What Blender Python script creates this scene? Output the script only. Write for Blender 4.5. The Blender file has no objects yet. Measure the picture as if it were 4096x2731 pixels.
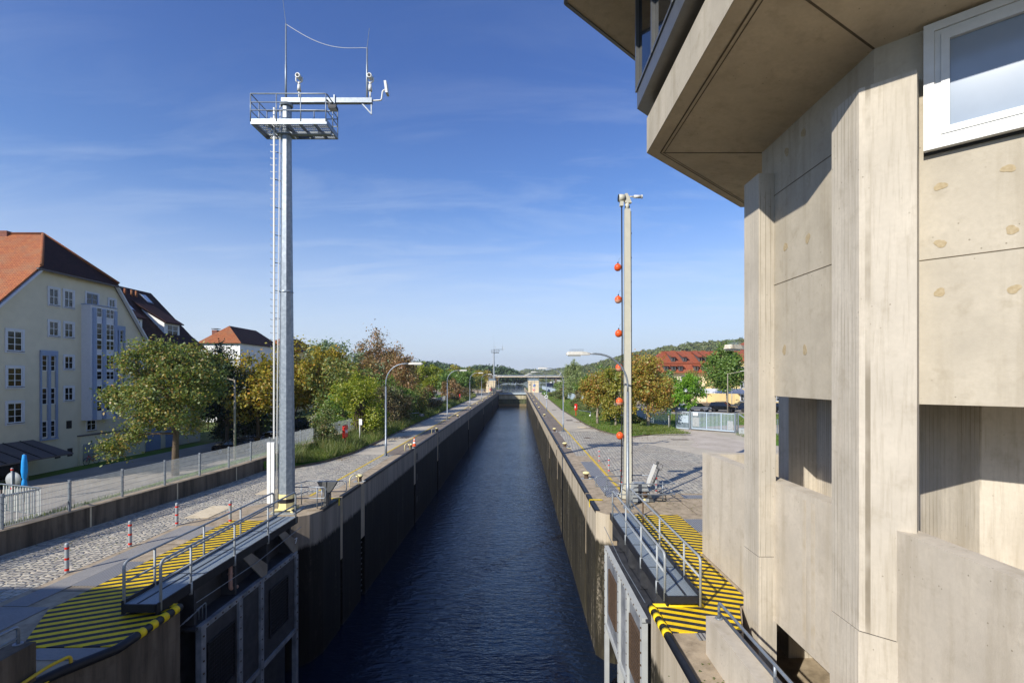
import bpy, math, random
import numpy as np
from mathutils import Vector, Matrix
R = math.radians
S = bpy.context.scene
COL = S.collection
# ------------------------------------------------------------------ camera
F, VX, HY, CZ = 1934.2, 2074.5, 1513.0, 5.8      # focal length in photo px, vanishing point, eye height (m) over the quay
cam = bpy.data.cameras.new('camera'); camo = bpy.data.objects.new('camera', cam); COL.objects.link(camo)
cam.lens = 17.0; cam.sensor_width = 36.0; cam.sensor_fit = 'HORIZONTAL'
cam.shift_x = (2048 - VX) / 4096; cam.shift_y = (HY - 1365.5) / 4096
cam.clip_start = 0.1; cam.clip_end = 6000
camo.location = (0, 0, CZ); camo.rotation_euler = (R(90), 0, 0)
S.camera = camo
# ------------------------------------------------------------------ light
EL, AZ = R(31.5), R(40)                           # sun height; heading its light travels, from +Y towards +X
ldir = Vector((math.sin(AZ) * math.cos(EL), math.cos(AZ) * math.cos(EL), -math.sin(EL)))
sun = bpy.data.lights.new('sun', 'SUN'); sun.energy = 4.6; sun.angle = R(0.5); sun.color = (1.0, 0.945, 0.86)
suno = bpy.data.objects.new('sun', sun); COL.objects.link(suno)
suno.rotation_euler = ldir.to_track_quat('-Z', 'Y').to_euler(); suno.location = (-30, -40, 60)
w = bpy.data.worlds.new('World'); S.world = w; w.use_nodes = True
nt = w.node_tree; nt.nodes.clear()
def wn(t, **k):
    n = nt.nodes.new(t)
    for a, b in k.items(): setattr(n, a, b)
    return n
out = wn('ShaderNodeOutputWorld'); bg = wn('ShaderNodeBackground'); bg.inputs['Strength'].default_value = 0.096
sky = wn('ShaderNodeTexSky', sky_type='NISHITA', sun_disc=False)
sky.sun_elevation = EL; sky.sun_rotation = AZ + math.pi; sky.altitude = 300; sky.air_density = 1.15; sky.dust_density = 0.25; sky.ozone_density = 3.2
tc = wn('ShaderNodeTexCoord'); sep = wn('ShaderNodeSeparateXYZ'); nt.links.new(tc.outputs['Generated'], sep.inputs[0])
zz = wn('ShaderNodeMath', operation='ADD'); zz.inputs[1].default_value = 0.12; nt.links.new(sep.outputs[2], zz.inputs[0])
zc = wn('ShaderNodeMath', operation='MAXIMUM'); zc.inputs[1].default_value = 0.05; nt.links.new(zz.outputs[0], zc.inputs[0])
dv = wn('ShaderNodeVectorMath', operation='DIVIDE'); nt.links.new(tc.outputs['Generated'], dv.inputs[0])
cb = wn('ShaderNodeCombineXYZ')
for i in range(3): nt.links.new(zc.outputs[0], cb.inputs[i])
nt.links.new(cb.outputs[0], dv.inputs[1])
mp = wn('ShaderNodeMapping'); mp.inputs['Scale'].default_value = (0.55, 1.7, 0.2); mp.inputs['Rotation'].default_value = (0, 0, R(-18)); mp.inputs['Location'].default_value = (3.1, 1.7, 0)
nt.links.new(dv.outputs[0], mp.inputs[0])
nz = wn('ShaderNodeTexNoise'); nz.inputs['Scale'].default_value = 1.9; nz.inputs['Detail'].default_value = 8; nz.inputs['Roughness'].default_value = 0.62; nz.inputs['Distortion'].default_value = 0.6
nt.links.new(mp.outputs[0], nz.inputs[0])
nz2 = wn('ShaderNodeTexNoise'); nz2.inputs['Scale'].default_value = 0.45; nz2.inputs['Detail'].default_value = 3; nt.links.new(dv.outputs[0], nz2.inputs[0])
rp = wn('ShaderNodeMapRange'); rp.inputs['From Min'].default_value = 0.47; rp.inputs['From Max'].default_value = 0.80; nt.links.new(nz.outputs[0], rp.inputs[0])
rp2 = wn('ShaderNodeMapRange'); rp2.inputs['From Min'].default_value = 0.36; rp2.inputs['From Max'].default_value = 0.62; nt.links.new(nz2.outputs[0], rp2.inputs[0])
# thin cirrus lies mostly in the lower half of the sky
lo = wn('ShaderNodeMapRange'); lo.inputs['From Min'].default_value = 0.60; lo.inputs['From Max'].default_value = 0.12; lo.inputs['To Min'].default_value = 0.12; lo.inputs['To Max'].default_value = 1.0
nt.links.new(sep.outputs[2], lo.inputs[0])
m1 = wn('ShaderNodeMath', operation='MULTIPLY'); nt.links.new(rp.outputs[0], m1.inputs[0]); nt.links.new(rp2.outputs[0], m1.inputs[1])
m1b = wn('ShaderNodeMath', operation='MULTIPLY'); nt.links.new(m1.outputs[0], m1b.inputs[0]); nt.links.new(lo.outputs[0], m1b.inputs[1])
m2 = wn('ShaderNodeMath', operation='MULTIPLY'); m2.inputs[1].default_value = 0.45; nt.links.new(m1b.outputs[0], m2.inputs[0])
# deepen the zenith blue a little and keep a pale band of thick air at the horizon
hz = wn('ShaderNodeMapRange'); hz.interpolation_type = 'SMOOTHSTEP'; hz.inputs['From Min'].default_value = 0.36; hz.inputs['From Max'].default_value = -0.03; hz.inputs['To Max'].default_value = 0.88
nt.links.new(sep.outputs[2], hz.inputs[0])
tint = wn('ShaderNodeMix', data_type='RGBA', blend_type='MULTIPLY'); tint.inputs[0].default_value = 1.0; 
tm = wn('ShaderNodeMapRange'); tm.interpolation_type = 'SMOOTHSTEP'; tm.inputs['From Min'].default_value = 0.28; tm.inputs['From Max'].default_value = 0.58; nt.links.new(sep.outputs[2], tm.inputs[0])
tcol = wn('ShaderNodeMix', data_type='RGBA'); tcol.inputs[6].default_value = (0.71, 0.91, 1.26, 1); tcol.inputs[7].default_value = (0.53, 0.73, 1.19, 1); nt.links.new(tm.outputs[0], tcol.inputs[0]); nt.links.new(tcol.outputs[2], tint.inputs[7])
nt.links.new(sky.outputs[0], tint.inputs[6])
mxh = wn('ShaderNodeMix', data_type='RGBA'); mxh.inputs[7].default_value = (5.6, 6.3, 7.2, 1)
nt.links.new(hz.outputs[0], mxh.inputs[0]); nt.links.new(tint.outputs[2], mxh.inputs[6])
mx = wn('ShaderNodeMix', data_type='RGBA'); mx.inputs[7].default_value = (6.2, 6.9, 7.8, 1)
nt.links.new(m2.outputs[0], mx.inputs[0]); nt.links.new(mxh.outputs[2], mx.inputs[6])
nt.links.new(mx.outputs[2], bg.inputs[0]); nt.links.new(bg.outputs[0], out.inputs[0])
S.view_settings.view_transform = 'Standard'; S.view_settings.look = 'None'; S.view_settings.exposure = 0.46; S.view_settings.gamma = 1.0
S.render.engine = 'CYCLES'; S.cycles.max_bounces = 6; S.cycles.transparent_max_bounces = 6; S.cycles.caustics_reflective = False; S.cycles.caustics_refractive = False
# ------------------------------------------------------------------ where a photo pixel lies
def PG(u, v, z=0.0):
    d = F * (CZ - z) / (v - HY); return Vector(((u - VX) * d / F, d, z))
def PX(u, v, X):
    d = X * F / (u - VX); return Vector((X, d, CZ + (HY - v) * d / F))
def PD(u, v, d): return Vector(((u - VX) * d / F, d, CZ + (HY - v) * d / F))
# ------------------------------------------------------------------ materials
def srgb(h):
    h = h.lstrip('#'); c = [int(h[i:i + 2], 16) / 255 for i in (0, 2, 4)]
    return tuple(x / 12.92 if x <= 0.04045 else ((x + 0.055) / 1.055) ** 2.4 for x in c)
def C4(c): return (c[0], c[1], c[2], 1.0)
class NT:
    def __init__(s, name):
        s.m = bpy.data.materials.new(name); s.m.use_nodes = True; s.t = s.m.node_tree
        s.b = s.t.nodes['Principled BSDF']; s.o = s.t.nodes['Material Output']; s._p = None
    def n(s, t, **k):
        x = s.t.nodes.new(t)
        for a, b in k.items(): setattr(x, a, b)
        return x
    def l(s, a, b): s.t.links.new(a, b)
    def pos(s):
        if s._p is None: s._p = s.n('ShaderNodeNewGeometry').outputs['Position']
        return s._p
    def mapped(s, scale=(1, 1, 1), rot=(0, 0, 0), src=None):
        m = s.n('ShaderNodeMapping'); m.inputs['Scale'].default_value = scale; m.inputs['Rotation'].default_value = rot
        s.l(src if src is not None else s.pos(), m.inputs[0]); return m.outputs[0]
    def noise(s, scale, detail=4, rough=0.55, vec=None, dist=0.0):
        x = s.n('ShaderNodeTexNoise'); x.inputs['Scale'].default_value = scale; x.inputs['Detail'].default_value = detail; x.inputs['Roughness'].default_value = rough; x.inputs['Distortion'].default_value = dist
        s.l(vec if vec is not None else s.pos(), x.inputs[0]); return x.outputs[0]
    def rng(s, val, a, b, c=0.0, d=1.0):
        x = s.n('ShaderNodeMapRange'); s.l(val, x.inputs[0])
        for i, q in enumerate((a, b, c, d)): x.inputs[i + 1].default_value = q
        return x.outputs[0]
    def mix(s, fac, a, b, mode='MIX'):
        x = s.n('ShaderNodeMix', data_type='RGBA', blend_type=mode)
        for i, q in ((0, fac), (6, a), (7, b)):
            if hasattr(q, 'is_linked'): s.l(q, x.inputs[i])
            else: x.inputs[i].default_value = q if i == 0 else C4(q)
        return x.outputs[2]
    def math(s, op, a, b=None, c=None):
        x = s.n('ShaderNodeMath', operation=op)
        for i, q in enumerate((a, b, c)):
            if q is None: continue
            if hasattr(q, 'is_linked'): s.l(q, x.inputs[i])
            else: x.inputs[i].default_value = q
        return x.outputs[0]
    def xyz(s, src=None):
        x = s.n('ShaderNodeSeparateXYZ'); s.l(src if src is not None else s.pos(), x.inputs[0]); return x.outputs
    def bump(s, h, strength=0.3, dist=0.02):
        x = s.n('ShaderNodeBump'); x.inputs['Strength'].default_value = strength; x.inputs['Distance'].default_value = dist
        s.l(h, x.inputs['Height']); s.l(x.outputs[0], s.b.inputs['Normal'])
    def fin(s, col=None, rough=0.7, metal=0.0, spec=0.35):
        if col is not None:
            if hasattr(col, 'is_linked'): s.l(col, s.b.inputs['Base Color'])
            else: s.b.inputs['Base Color'].default_value = C4(col)
        if hasattr(rough, 'is_linked'): s.l(rough, s.b.inputs['Roughness'])
        else: s.b.inputs['Roughness'].default_value = rough
        s.b.inputs['Metallic'].default_value = metal; s.b.inputs['Specular IOR Level'].default_value = spec
        return s.m
def k(c, f): return tuple(min(1, x * f) for x in c)
def plain(name, col, rough=0.6, metal=0.0, var=0.12, scale=4.0, bump=0.0, bscale=40, spec=0.35, col2=None, thr=(0.3, 0.7)):
    t = NT(name); f = t.rng(t.noise(scale, 5), *thr)
    c = t.mix(f, k(col, 1 - var), col2 if col2 else k(col, 1 + var))
    if bump: t.bump(t.noise(bscale, 4), bump, 0.01)
    return t.fin(c, rough, metal, spec)
def concrete(name, col, dirt, lo=0.45, hi=0.75, vert=0.35, pores=True, board=False, amt=0.75, bump=0.25):
    t = NT(name)
    base = t.mix(t.rng(t.noise(0.9, 6, 0.62), 0.3, 0.7), k(col, 0.84), k(col, 1.10))
    base = t.mix(t.rng(t.noise(14, 5), 0.35, 0.7, 0, 0.35), base, k(col, 0.80))
    st = t.noise(1.0, 5, 0.6, t.mapped((2.6, 2.6, 0.22)))
    base = t.mix(t.math('MULTIPLY', t.rng(st, lo, hi), amt * vert / 0.35), base, dirt)
    base = t.mix(t.rng(t.noise(2.3, 6, 0.65), 0.56, 0.74, 0, 0.4), base, dirt)
    h = t.noise(35, 4)
    if board:
        x = t.xyz(); s_ = t.math('MULTIPLY_ADD', x[0], 0.86, t.math('MULTIPLY', x[1], 1.13))
        fl = t.math('FLOOR', t.math('MULTIPLY', s_, 9.5)); wnz = t.n('ShaderNodeTexWhiteNoise', noise_dimensions='1D'); t.l(fl, wnz.inputs['W'])
        base = t.mix(t.rng(wnz.outputs[0], 0, 1, 0, 0.38), base, k(col, 0.64))
        fr = t.math('FRACT', t.math('MULTIPLY', s_, 9.5)); ln = t.math('LESS_THAN', fr, 0.09)
        base = t.mix(t.math('MULTIPLY', ln, t.rng(t.noise(1.2, 3, vec=t.mapped((1, 1, 0.5))), 0.38, 0.6, 0.0, 0.8)), base, k(dirt, 0.6))
        gr = t.noise(22, 4, 0.6, t.mapped((1, 1, 0.06)))
        base = t.mix(t.rng(gr, 0.5, 0.75, 0, 0.35), base, k(dirt, 0.9))
        h = t.math('ADD', t.math('MULTIPLY', wnz.outputs[0], 0.6), t.math('MULTIPLY', gr, 0.8))
    if pores:
        v = t.n('ShaderNodeTexVoronoi'); v.inputs['Scale'].default_value = 7.0; t.l(t.pos(), v.inputs[0])
        dd = t.math('LESS_THAN', v.outputs['Distance'], 0.085)
        base = t.mix(t.math('MULTIPLY', dd, t.rng(t.noise(0.7, 2), 0.48, 0.6, 0, 0.6)), base, k(dirt, 0.45))
    t.bump(h, bump, 0.012)
    return t.fin(base, 0.85, 0, 0.2)
M = {}
M['conc_build'] = concrete('concrete_building', srgb('#b3aa98'), srgb('#887d66'), 0.5, 0.78, 0.3, bump=0.2)
M['conc_board'] = concrete('concrete_boarded', srgb('#c6bdac'), srgb('#91856f'), 0.5, 0.8, 0.3, board=True, bump=0.35)
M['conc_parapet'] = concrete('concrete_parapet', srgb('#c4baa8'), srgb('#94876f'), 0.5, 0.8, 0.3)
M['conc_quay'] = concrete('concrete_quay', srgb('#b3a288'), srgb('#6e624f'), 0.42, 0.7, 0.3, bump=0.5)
M['conc_dark'] = concrete('concrete_weathered_shaded', srgb('#75695a'), srgb('#38322b'), 0.38, 0.66, 0.4, bump=0.4)  # weathered concrete; its dark tone also paints shade on the town pier
M['conc_hut'] = concrete('concrete_hut', srgb('#d8c8a8'), srgb('#a08e6c'), 0.5, 0.8, 0.3)
M['soffit'] = concrete('concrete_soffit', srgb('#cdbb9d'), srgb('#978468'), 0.5, 0.8, 0.2, bump=0.1)
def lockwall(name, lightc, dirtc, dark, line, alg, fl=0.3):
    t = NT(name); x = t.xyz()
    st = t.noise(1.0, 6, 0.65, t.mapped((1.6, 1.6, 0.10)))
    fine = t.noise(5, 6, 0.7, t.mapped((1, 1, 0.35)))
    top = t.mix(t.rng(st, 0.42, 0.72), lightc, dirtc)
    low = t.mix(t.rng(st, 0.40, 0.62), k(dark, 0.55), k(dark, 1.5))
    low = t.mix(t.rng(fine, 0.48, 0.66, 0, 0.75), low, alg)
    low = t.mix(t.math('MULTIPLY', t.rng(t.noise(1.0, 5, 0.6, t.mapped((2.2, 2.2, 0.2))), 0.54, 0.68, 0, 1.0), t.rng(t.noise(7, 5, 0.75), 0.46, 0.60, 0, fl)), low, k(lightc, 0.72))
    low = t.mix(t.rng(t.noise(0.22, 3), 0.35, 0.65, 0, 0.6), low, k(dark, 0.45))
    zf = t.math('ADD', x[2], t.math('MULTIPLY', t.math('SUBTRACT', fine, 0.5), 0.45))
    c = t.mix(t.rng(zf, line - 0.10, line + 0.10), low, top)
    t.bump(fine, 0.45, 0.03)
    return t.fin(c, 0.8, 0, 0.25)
M['wall_shade'] = lockwall('lock_wall_shade', srgb('#94897b'), srgb('#5d564e'), srgb('#1b1917'), -1.32, srgb('#24221c'))  # two chamber wall copies, shade and sunlight painted into their tones
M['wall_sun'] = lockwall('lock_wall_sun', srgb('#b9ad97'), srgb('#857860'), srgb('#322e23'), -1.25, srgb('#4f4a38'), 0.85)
def gatewall():
    t = NT('gate_sill'); x = t.xyz(); st = t.noise(1, 5, 0.6, t.mapped((1.3, 1.3, 0.12)))
    up = t.mix(t.rng(st, 0.4, 0.7), srgb('#b9b093'), srgb('#8b8468')); mid = t.mix(t.rng(st, 0.4, 0.65), srgb('#3f4430'), srgb('#5e6440')); lo = t.mix(st, srgb('#8d7c58'), srgb('#6d6045'))
    c = t.mix(t.rng(x[2], -3.3, -3.15), mid, up); c = t.mix(t.rng(x[2], -5.5, -5.3), lo, c); return t.fin(c, 0.7)
M['gatewall'] = gatewall()
def cobble():
    t = NT('cobbles'); wob = t.n('ShaderNodeMix', data_type='VECTOR'); wob.inputs[0].default_value = 0.055
    t.l(t.pos(), wob.inputs[4]); nn = t.n('ShaderNodeTexNoise'); nn.inputs['Scale'].default_value = 1.7; t.l(t.pos(), nn.inputs[0]); t.l(nn.outputs[1], wob.inputs[5])
    v = t.mapped((1, 1, 1), (0, 0, R(4)), wob.outputs[1])
    vs = t.mapped((1 / 0.215, 1 / 0.16, 1.0), (0, 0, 0), v)
    vo = t.n('ShaderNodeTexVoronoi', voronoi_dimensions='2D'); vo.inputs['Scale'].default_value = 1.0; vo.inputs['Randomness'].default_value = 0.5; t.l(vs, vo.inputs['Vector'])
    ve = t.n('ShaderNodeTexVoronoi', voronoi_dimensions='2D', feature='DISTANCE_TO_EDGE'); ve.inputs['Scale'].default_value = 1.0; ve.inputs['Randomness'].default_value = 0.5; t.l(vs, ve.inputs['Vector'])
    sp = t.n('ShaderNodeSeparateColor'); t.l(vo.outputs['Color'], sp.inputs[0])
    c = t.mix(sp.outputs[0], srgb('#c7c0ae'), srgb('#9d9a8f'))
    c = t.mix(t.math('MULTIPLY', t.math('GREATER_THAN', sp.outputs[1], 0.82), 0.4), c, srgb('#d2c6b0'))
    c = t.mix(t.math('MULTIPLY', t.math('GREATER_THAN', sp.outputs[2], 0.86), 0.55), c, srgb('#77787c'))
    c = t.mix(t.rng(t.noise(0.33, 5, 0.6), 0.42, 0.72, 0, 0.45), c, srgb('#9a8d7b'))
    gap = t.rng(ve.outputs['Distance'], 0.015, 0.085)
    c = t.mix(gap, t.mix(t.rng(t.noise(0.6, 5, 0.7), 0.45, 0.65), srgb('#766b5c'), srgb('#867e62')), c)
    t.bump(t.math('ADD', t.rng(ve.outputs['Distance'], 0.0, 0.22), t.math('MULTIPLY', t.noise(22, 3), 0.4)), 0.9, 0.03)
    return t.fin(c, 0.75, 0, 0.25)
M['cobble'] = cobble()
def ground(name, c1, c2, sc, c3, bump=0.4, fine=40):
    t = NT(name); c = t.mix(t.rng(t.noise(sc, 6, 0.6), 0.35, 0.68), c1, c2); c = t.mix(t.rng(t.noise(fine, 3), 0.45, 0.7, 0, 0.45), c, c3)
    c = t.mix(t.rng(t.noise(sc * 0.25, 4), 0.4, 0.7, 0, 0.35), c, k(c1, 0.75))
    t.bump(t.noise(fine, 4), bump, 0.02); return t.fin(c, 0.9, 0, 0.15)
M['asphalt'] = ground('asphalt', srgb('#beb49f'), srgb('#aaa08d'), 0.5, srgb('#c6c2ba'), 0.25, 60)
M['asphalt_dark'] = ground('asphalt_edge', srgb('#877c6f'), srgb('#6b625a'), 0.8, srgb('#9b8f80'), 0.3, 50)
M['asphalt_street'] = ground('street', srgb('#a8a093'), srgb('#918a80'), 0.4, srgb('#979089'), 0.25, 60)
M['gravel'] = ground('gravel', srgb('#c0b5a5'), srgb('#a89c8b'), 0.6, srgb('#ddd4c4'), 0.8, 16)
M['soil'] = ground('verge_soil', srgb('#5b5a30'), srgb('#4a5a24'), 0.5, srgb('#7d7648'), 0.8, 9)
M['lawn'] = ground('lawn', srgb('#5b7c28'), srgb('#4a6a20'), 0.5, srgb('#7f9a3e'), 0.9, 12)
M['land'] = ground('countryside', srgb('#56662f'), srgb('#6a6c3c'), 0.02, srgb('#4b5a2a'), 0.3, 0.4)
def stripes(name, nx, ny, pitch):
    t = NT(name); x = t.xyz(); c = t.math('MULTIPLY_ADD', x[0], nx / pitch, t.math('MULTIPLY', x[1], ny / pitch))
    s = t.math('LESS_THAN', t.math('FRACT', c), 0.5)
    wear = t.noise(16, 5, 0.7)
    yl = t.mix(t.rng(t.noise(3.5, 6, 0.75), 0.42, 0.68, 0, 0.65), srgb('#f0ca16'), srgb('#b3922c')); bk = t.mix(wear, srgb('#1e2026'), srgb('#33343a'))
    bk = t.mix(t.rng(t.noise(40, 2), 0.66, 0.7, 0, 0.5), bk, srgb('#8d8873'))
    ch = t.n('ShaderNodeTexChecker'); ch.inputs['Scale'].default_value = 22; t.l(t.pos(), ch.inputs[0])
    t.bump(ch.outputs[1], 0.25, 0.006)
    return t.fin(t.mix(s, bk, yl), 0.62, 0, 0.3)
M['stripe_l'] = stripes('hazard_stripes_a', -0.402, 0.916, 0.29); M['stripe_r'] = stripes('hazard_stripes_b', 0.34, 0.94, 0.29)
M['yellow'] = plain('yellow_paint', srgb('#eccb1c'), 0.6, var=0.12, scale=9); M['yellow_worn'] = plain('yellow_line', srgb('#dcba2a'), 0.75, var=0.1, scale=6, col2=srgb('#b79d4c'), thr=(0.45, 0.75))
M['cream_paint'] = plain('cream_yellow_paint', srgb('#e6d79c'), 0.5, var=0.05)
M['galv'] = plain('galvanized_steel', srgb('#868e95'), 0.45, 0.45, 0.16, 9, 0.08, 30, 0.5)
M['galv_mast'] = plain('galvanized_mast', srgb('#8d98a1'), 0.45, 0.3, 0.14, 7, 0.1, 18, 0.5, srgb('#a4aeb5'), (0.4, 0.75))
M['galv_dull'] = plain('dull_steel', srgb('#9ba0a1'), 0.6, 0.25, 0.14, 5, 0.1, 20, 0.4)
M['white_metal'] = plain('white_metal', srgb('#cbccc8'), 0.45, 0.05, 0.05, 6)
M['cream_metal'] = plain('cream_metal', srgb('#bfbcab'), 0.5, 0.0, 0.05, 3)
M['lamp_head'] = plain('lamp_housing', srgb('#bab8ae'), 0.5, 0.0, 0.07, 12, col2=srgb('#cbc9c0'))
M['lamp_worn'] = plain('weathered_lamp_housing', srgb('#d9d4c6'), 0.65, 0, 0.1, 11, 0.2, 20, 0.3, srgb('#a79d86'), (0.52, 0.62))
M['glass'] = plain('window_glass', srgb('#12161a'), 0.06, 0, 0.1, 1.2, spec=0.6)
M['lens'] = plain('lamp_lens', srgb('#b9bcb8'), 0.25, 0, 0.05, spec=0.6)
M['black'] = plain('black_steel', srgb('#26272b'), 0.5, 0.1, 0.25, 5, 0.15, 25)
M['gatesteel'] = plain('dark_gate_steel', srgb('#34363b'), 0.55, 0.1, 0.2, 3, 0.15, 22, col2=srgb('#46474a'))
M['gatepanel'] = plain('grey_gate_panel', srgb('#6c7076'), 0.6, 0.1, 0.14, 2.5, 0.1, 12, col2=srgb('#95989b'))
M['gateframe'] = plain('pale_gate_frame', srgb('#b3b6b3'), 0.6, 0.1, 0.08, 2.5, 0.1, 14)
M['brace'] = plain('brace_plate', srgb('#7d7467'), 0.7, 0.1, 0.12, 3)
M['rubber'] = plain('rubber', srgb('#1a1a1c'), 0.7, var=0.2)
M['red'] = plain('red_paint', srgb('#cf2a1c'), 0.45, var=0.08); M['orange'] = plain('orange_float', srgb('#e2521f'), 0.35, var=0.1, scale=3, col2=srgb('#e96a35'))
M['float_pale'] = plain('faded_float', srgb('#d99e82'), 0.5, var=0.08)
M['white'] = plain('white_paint', srgb('#e2e2de'), 0.5, var=0.04); M['blue_sign'] = plain('blue_sign', srgb('#1b62b8'), 0.4, var=0.04)
M['green_sign'] = plain('green_sign', srgb('#3d7a55'), 0.45, var=0.08)
M['rust'] = plain('rusty_iron', srgb('#574637'), 0.85, 0.1, 0.25, 14, 0.4, 40)
M['wood_post'] = plain('grey_wood', srgb('#8d8576'), 0.85, 0, 0.15, 9)
M['bark'] = plain('bark', srgb('#5d5041'), 0.95, 0, 0.3, 9, 0.7, 25); M['bark_pale'] = plain('pale_bark', srgb('#93887a'), 0.95, 0, 0.22, 9, 0.6, 25)
def grating(name, c1, c2, ax, pitch, duty=0.45):
    t = NT(name); x = t.xyz(); f = t.math('FRACT', t.math('MULTIPLY', x[ax], 1 / pitch)); s = t.math('LESS_THAN', f, duty)
    g = t.noise(3, 4); t.bump(t.math('PINGPONG', f, 0.5), 0.5, 0.02)
    return t.fin(t.mix(s, t.mix(g, c1, k(c1, 1.15)), c2), 0.5, 0.3, 0.4)
M['walkway'] = grating('walkway_grating', srgb('#9fabb0'), srgb('#62686c'), 0, 0.035, 0.35)
M['grate'] = grating('floor_grating', srgb('#a3a19c'), srgb('#5c5a57'), 0, 0.09, 0.4)
M['chequer'] = ground('chequer_plate', srgb('#8c8a86'), srgb('#9a9791'), 1.2, srgb('#797672'), 0.5, 30)
def tiles(name, c1, c2, c3, sc=3.4):
    t = NT(name); b = t.n('ShaderNodeTexBrick'); x = t.xyz(); cb_ = t.n('ShaderNodeCombineXYZ')
    t.l(t.math('ADD', x[0], t.math('MULTIPLY', x[1], 1.0)), cb_.inputs[0]); t.l(t.math('MULTIPLY', x[2], 1.0), cb_.inputs[1]); t.l(cb_.outputs[0], b.inputs['Vector'])
    for nme, q in (('Scale', sc), ('Mortar Size', 0.045), ('Mortar Smooth', 0.8), ('Brick Width', 0.75), ('Row Height', 0.62)): b.inputs[nme].default_value = q
    b.inputs['Color1'].default_value = C4(c1); b.inputs['Color2'].default_value = C4(c2); b.inputs['Mortar'].default_value = C4(k(c1, 0.4))
    c = t.mix(t.rng(t.noise(0.8, 6, 0.65), 0.45, 0.7, 0, 0.7), b.outputs[0], c3)
    t.bump(t.math('SUBTRACT', 1, b.outputs[1]), 0.8, 0.05); return t.fin(c, 0.8, 0, 0.25)
M['tile_orange'] = tiles('roof_tiles_orange', srgb('#a8673f'), srgb('#95573a'), srgb('#8a6b50'))
M['tile_dark'] = tiles('roof_tiles_brown_shade', srgb('#3d2220'), srgb('#301a19'), srgb('#241516'))  # darker tile copy that paints shade on slopes turned from the sun
M['tile_red'] = tiles('roof_tiles_red', srgb('#a5583a'), srgb('#964f36'), srgb('#8a5a48'), 2.0)
M['plaster'] = plain('beige_plaster', srgb('#d2c9b2'), 0.9, 0, 0.05, 1.5, 0.15, 60); M['plaster_white'] = plain('white_plaster', srgb('#e6e6e2'), 0.9, 0, 0.04, 1.0)
M['plaster_yellow'] = plain('yellow_plaster', srgb('#e6cd92'), 0.9, 0, 0.05, 1.0); M['plaster_cream'] = plain('cream_plaster', srgb('#d8cfb4'), 0.9, 0, 0.05, 1.0)
M['bluegrey'] = plain('blue_grey_paint', srgb('#8797b3'), 0.6, 0, 0.05); M['frame_white'] = plain('white_frame', srgb('#dcdfe2'), 0.5, 0, 0.03)
M['surround'] = plain('pale_surround', srgb('#ccced4'), 0.8, 0, 0.04); M['brick'] = plain('chimney_brick', srgb('#7a4f42'), 0.9, 0, 0.2, 8)
M['slate'] = plain('slate_cladding', srgb('#5b5657'), 0.7, 0, 0.12, 4); M['roof_grey'] = plain('grey_roofing', srgb('#7d8b94'), 0.5, 0.2, 0.1, 2)
M['dark_metal'] = plain('dark_anodised_metal', srgb('#6b6d6d'), 0.38, 0.5, 0.1, 5, spec=0.5)
M['black_fill'] = plain('flat_black', srgb('#17181a'), 0.6)
M['joint'] = plain('joint_filler', srgb('#5f5340'), 0.9); M['plug'] = plain('filled_tie_hole', srgb('#a3916f'), 0.9, 0, 0.12, 25, col2=srgb('#ad9e80'))  # plain dark brown for joints and grooves
M['blind'] = plain('window_blind', srgb('#c8d4e0'), 0.6, 0, 0.04, 3)
M['blue_cloth'] = plain('blue_parasol_cloth', srgb('#1890d8'), 0.7, 0, 0.1, 6); M['cable'] = plain('black_cable', srgb('#1d1a19'), 0.6)
M['car_black'] = plain('car_paint_black', srgb('#14161b'), 0.18, 0.2, 0.05, spec=0.6); M['car_blue'] = plain('car_paint_blue', srgb('#1c2740'), 0.2, 0.3, 0.05, spec=0.6)
M['car_white'] = plain('car_paint_white', srgb('#d8dade'), 0.25, 0, 0.03, spec=0.6); M['car_grey'] = plain('car_paint_grey', srgb('#6b7078'), 0.25, 0.4, 0.05, spec=0.6)
M['alu'] = plain('alloy_rim', srgb('#b5b8bc'), 0.35, 0.6); M['taillight'] = plain('tail_lamp', srgb('#a81a16'), 0.25); M['headlight'] = plain('head_lamp', srgb('#d5dade'), 0.15, 0, 0.05, spec=0.7)
def water(name, c, sx, sy, strength, dist, rough):
    t = NT(name)
    a = t.noise(1.0, 3, 0.5, t.mapped((sx, sy, 1), (0, 0, R(7))), 0.35); b = t.noise(1.0, 3, 0.55, t.mapped((sx * 2.7, sy * 2.9, 1), (0, 0, R(-13))), 0.3)
    d = t.noise(0.14, 2)
    h = t.math('ADD', t.math('MULTIPLY', a, t.rng(d, 0.3, 0.7, 0.7, 1.2)), t.math('MULTIPLY', b, 0.36)); t.bump(h, strength, dist)
    t.b.inputs['IOR'].default_value = 1.5
    return t.fin(c, rough, 0, 0.5)
M['water'] = water('canal_water', (0.004, 0.011, 0.027), 1.2, 3.2, 1.0, 0.085, 0.03)
M['river'] = water('river_water', (0.025, 0.055, 0.12), 0.35, 0.9, 0.8, 0.04, 0.08)
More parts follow.
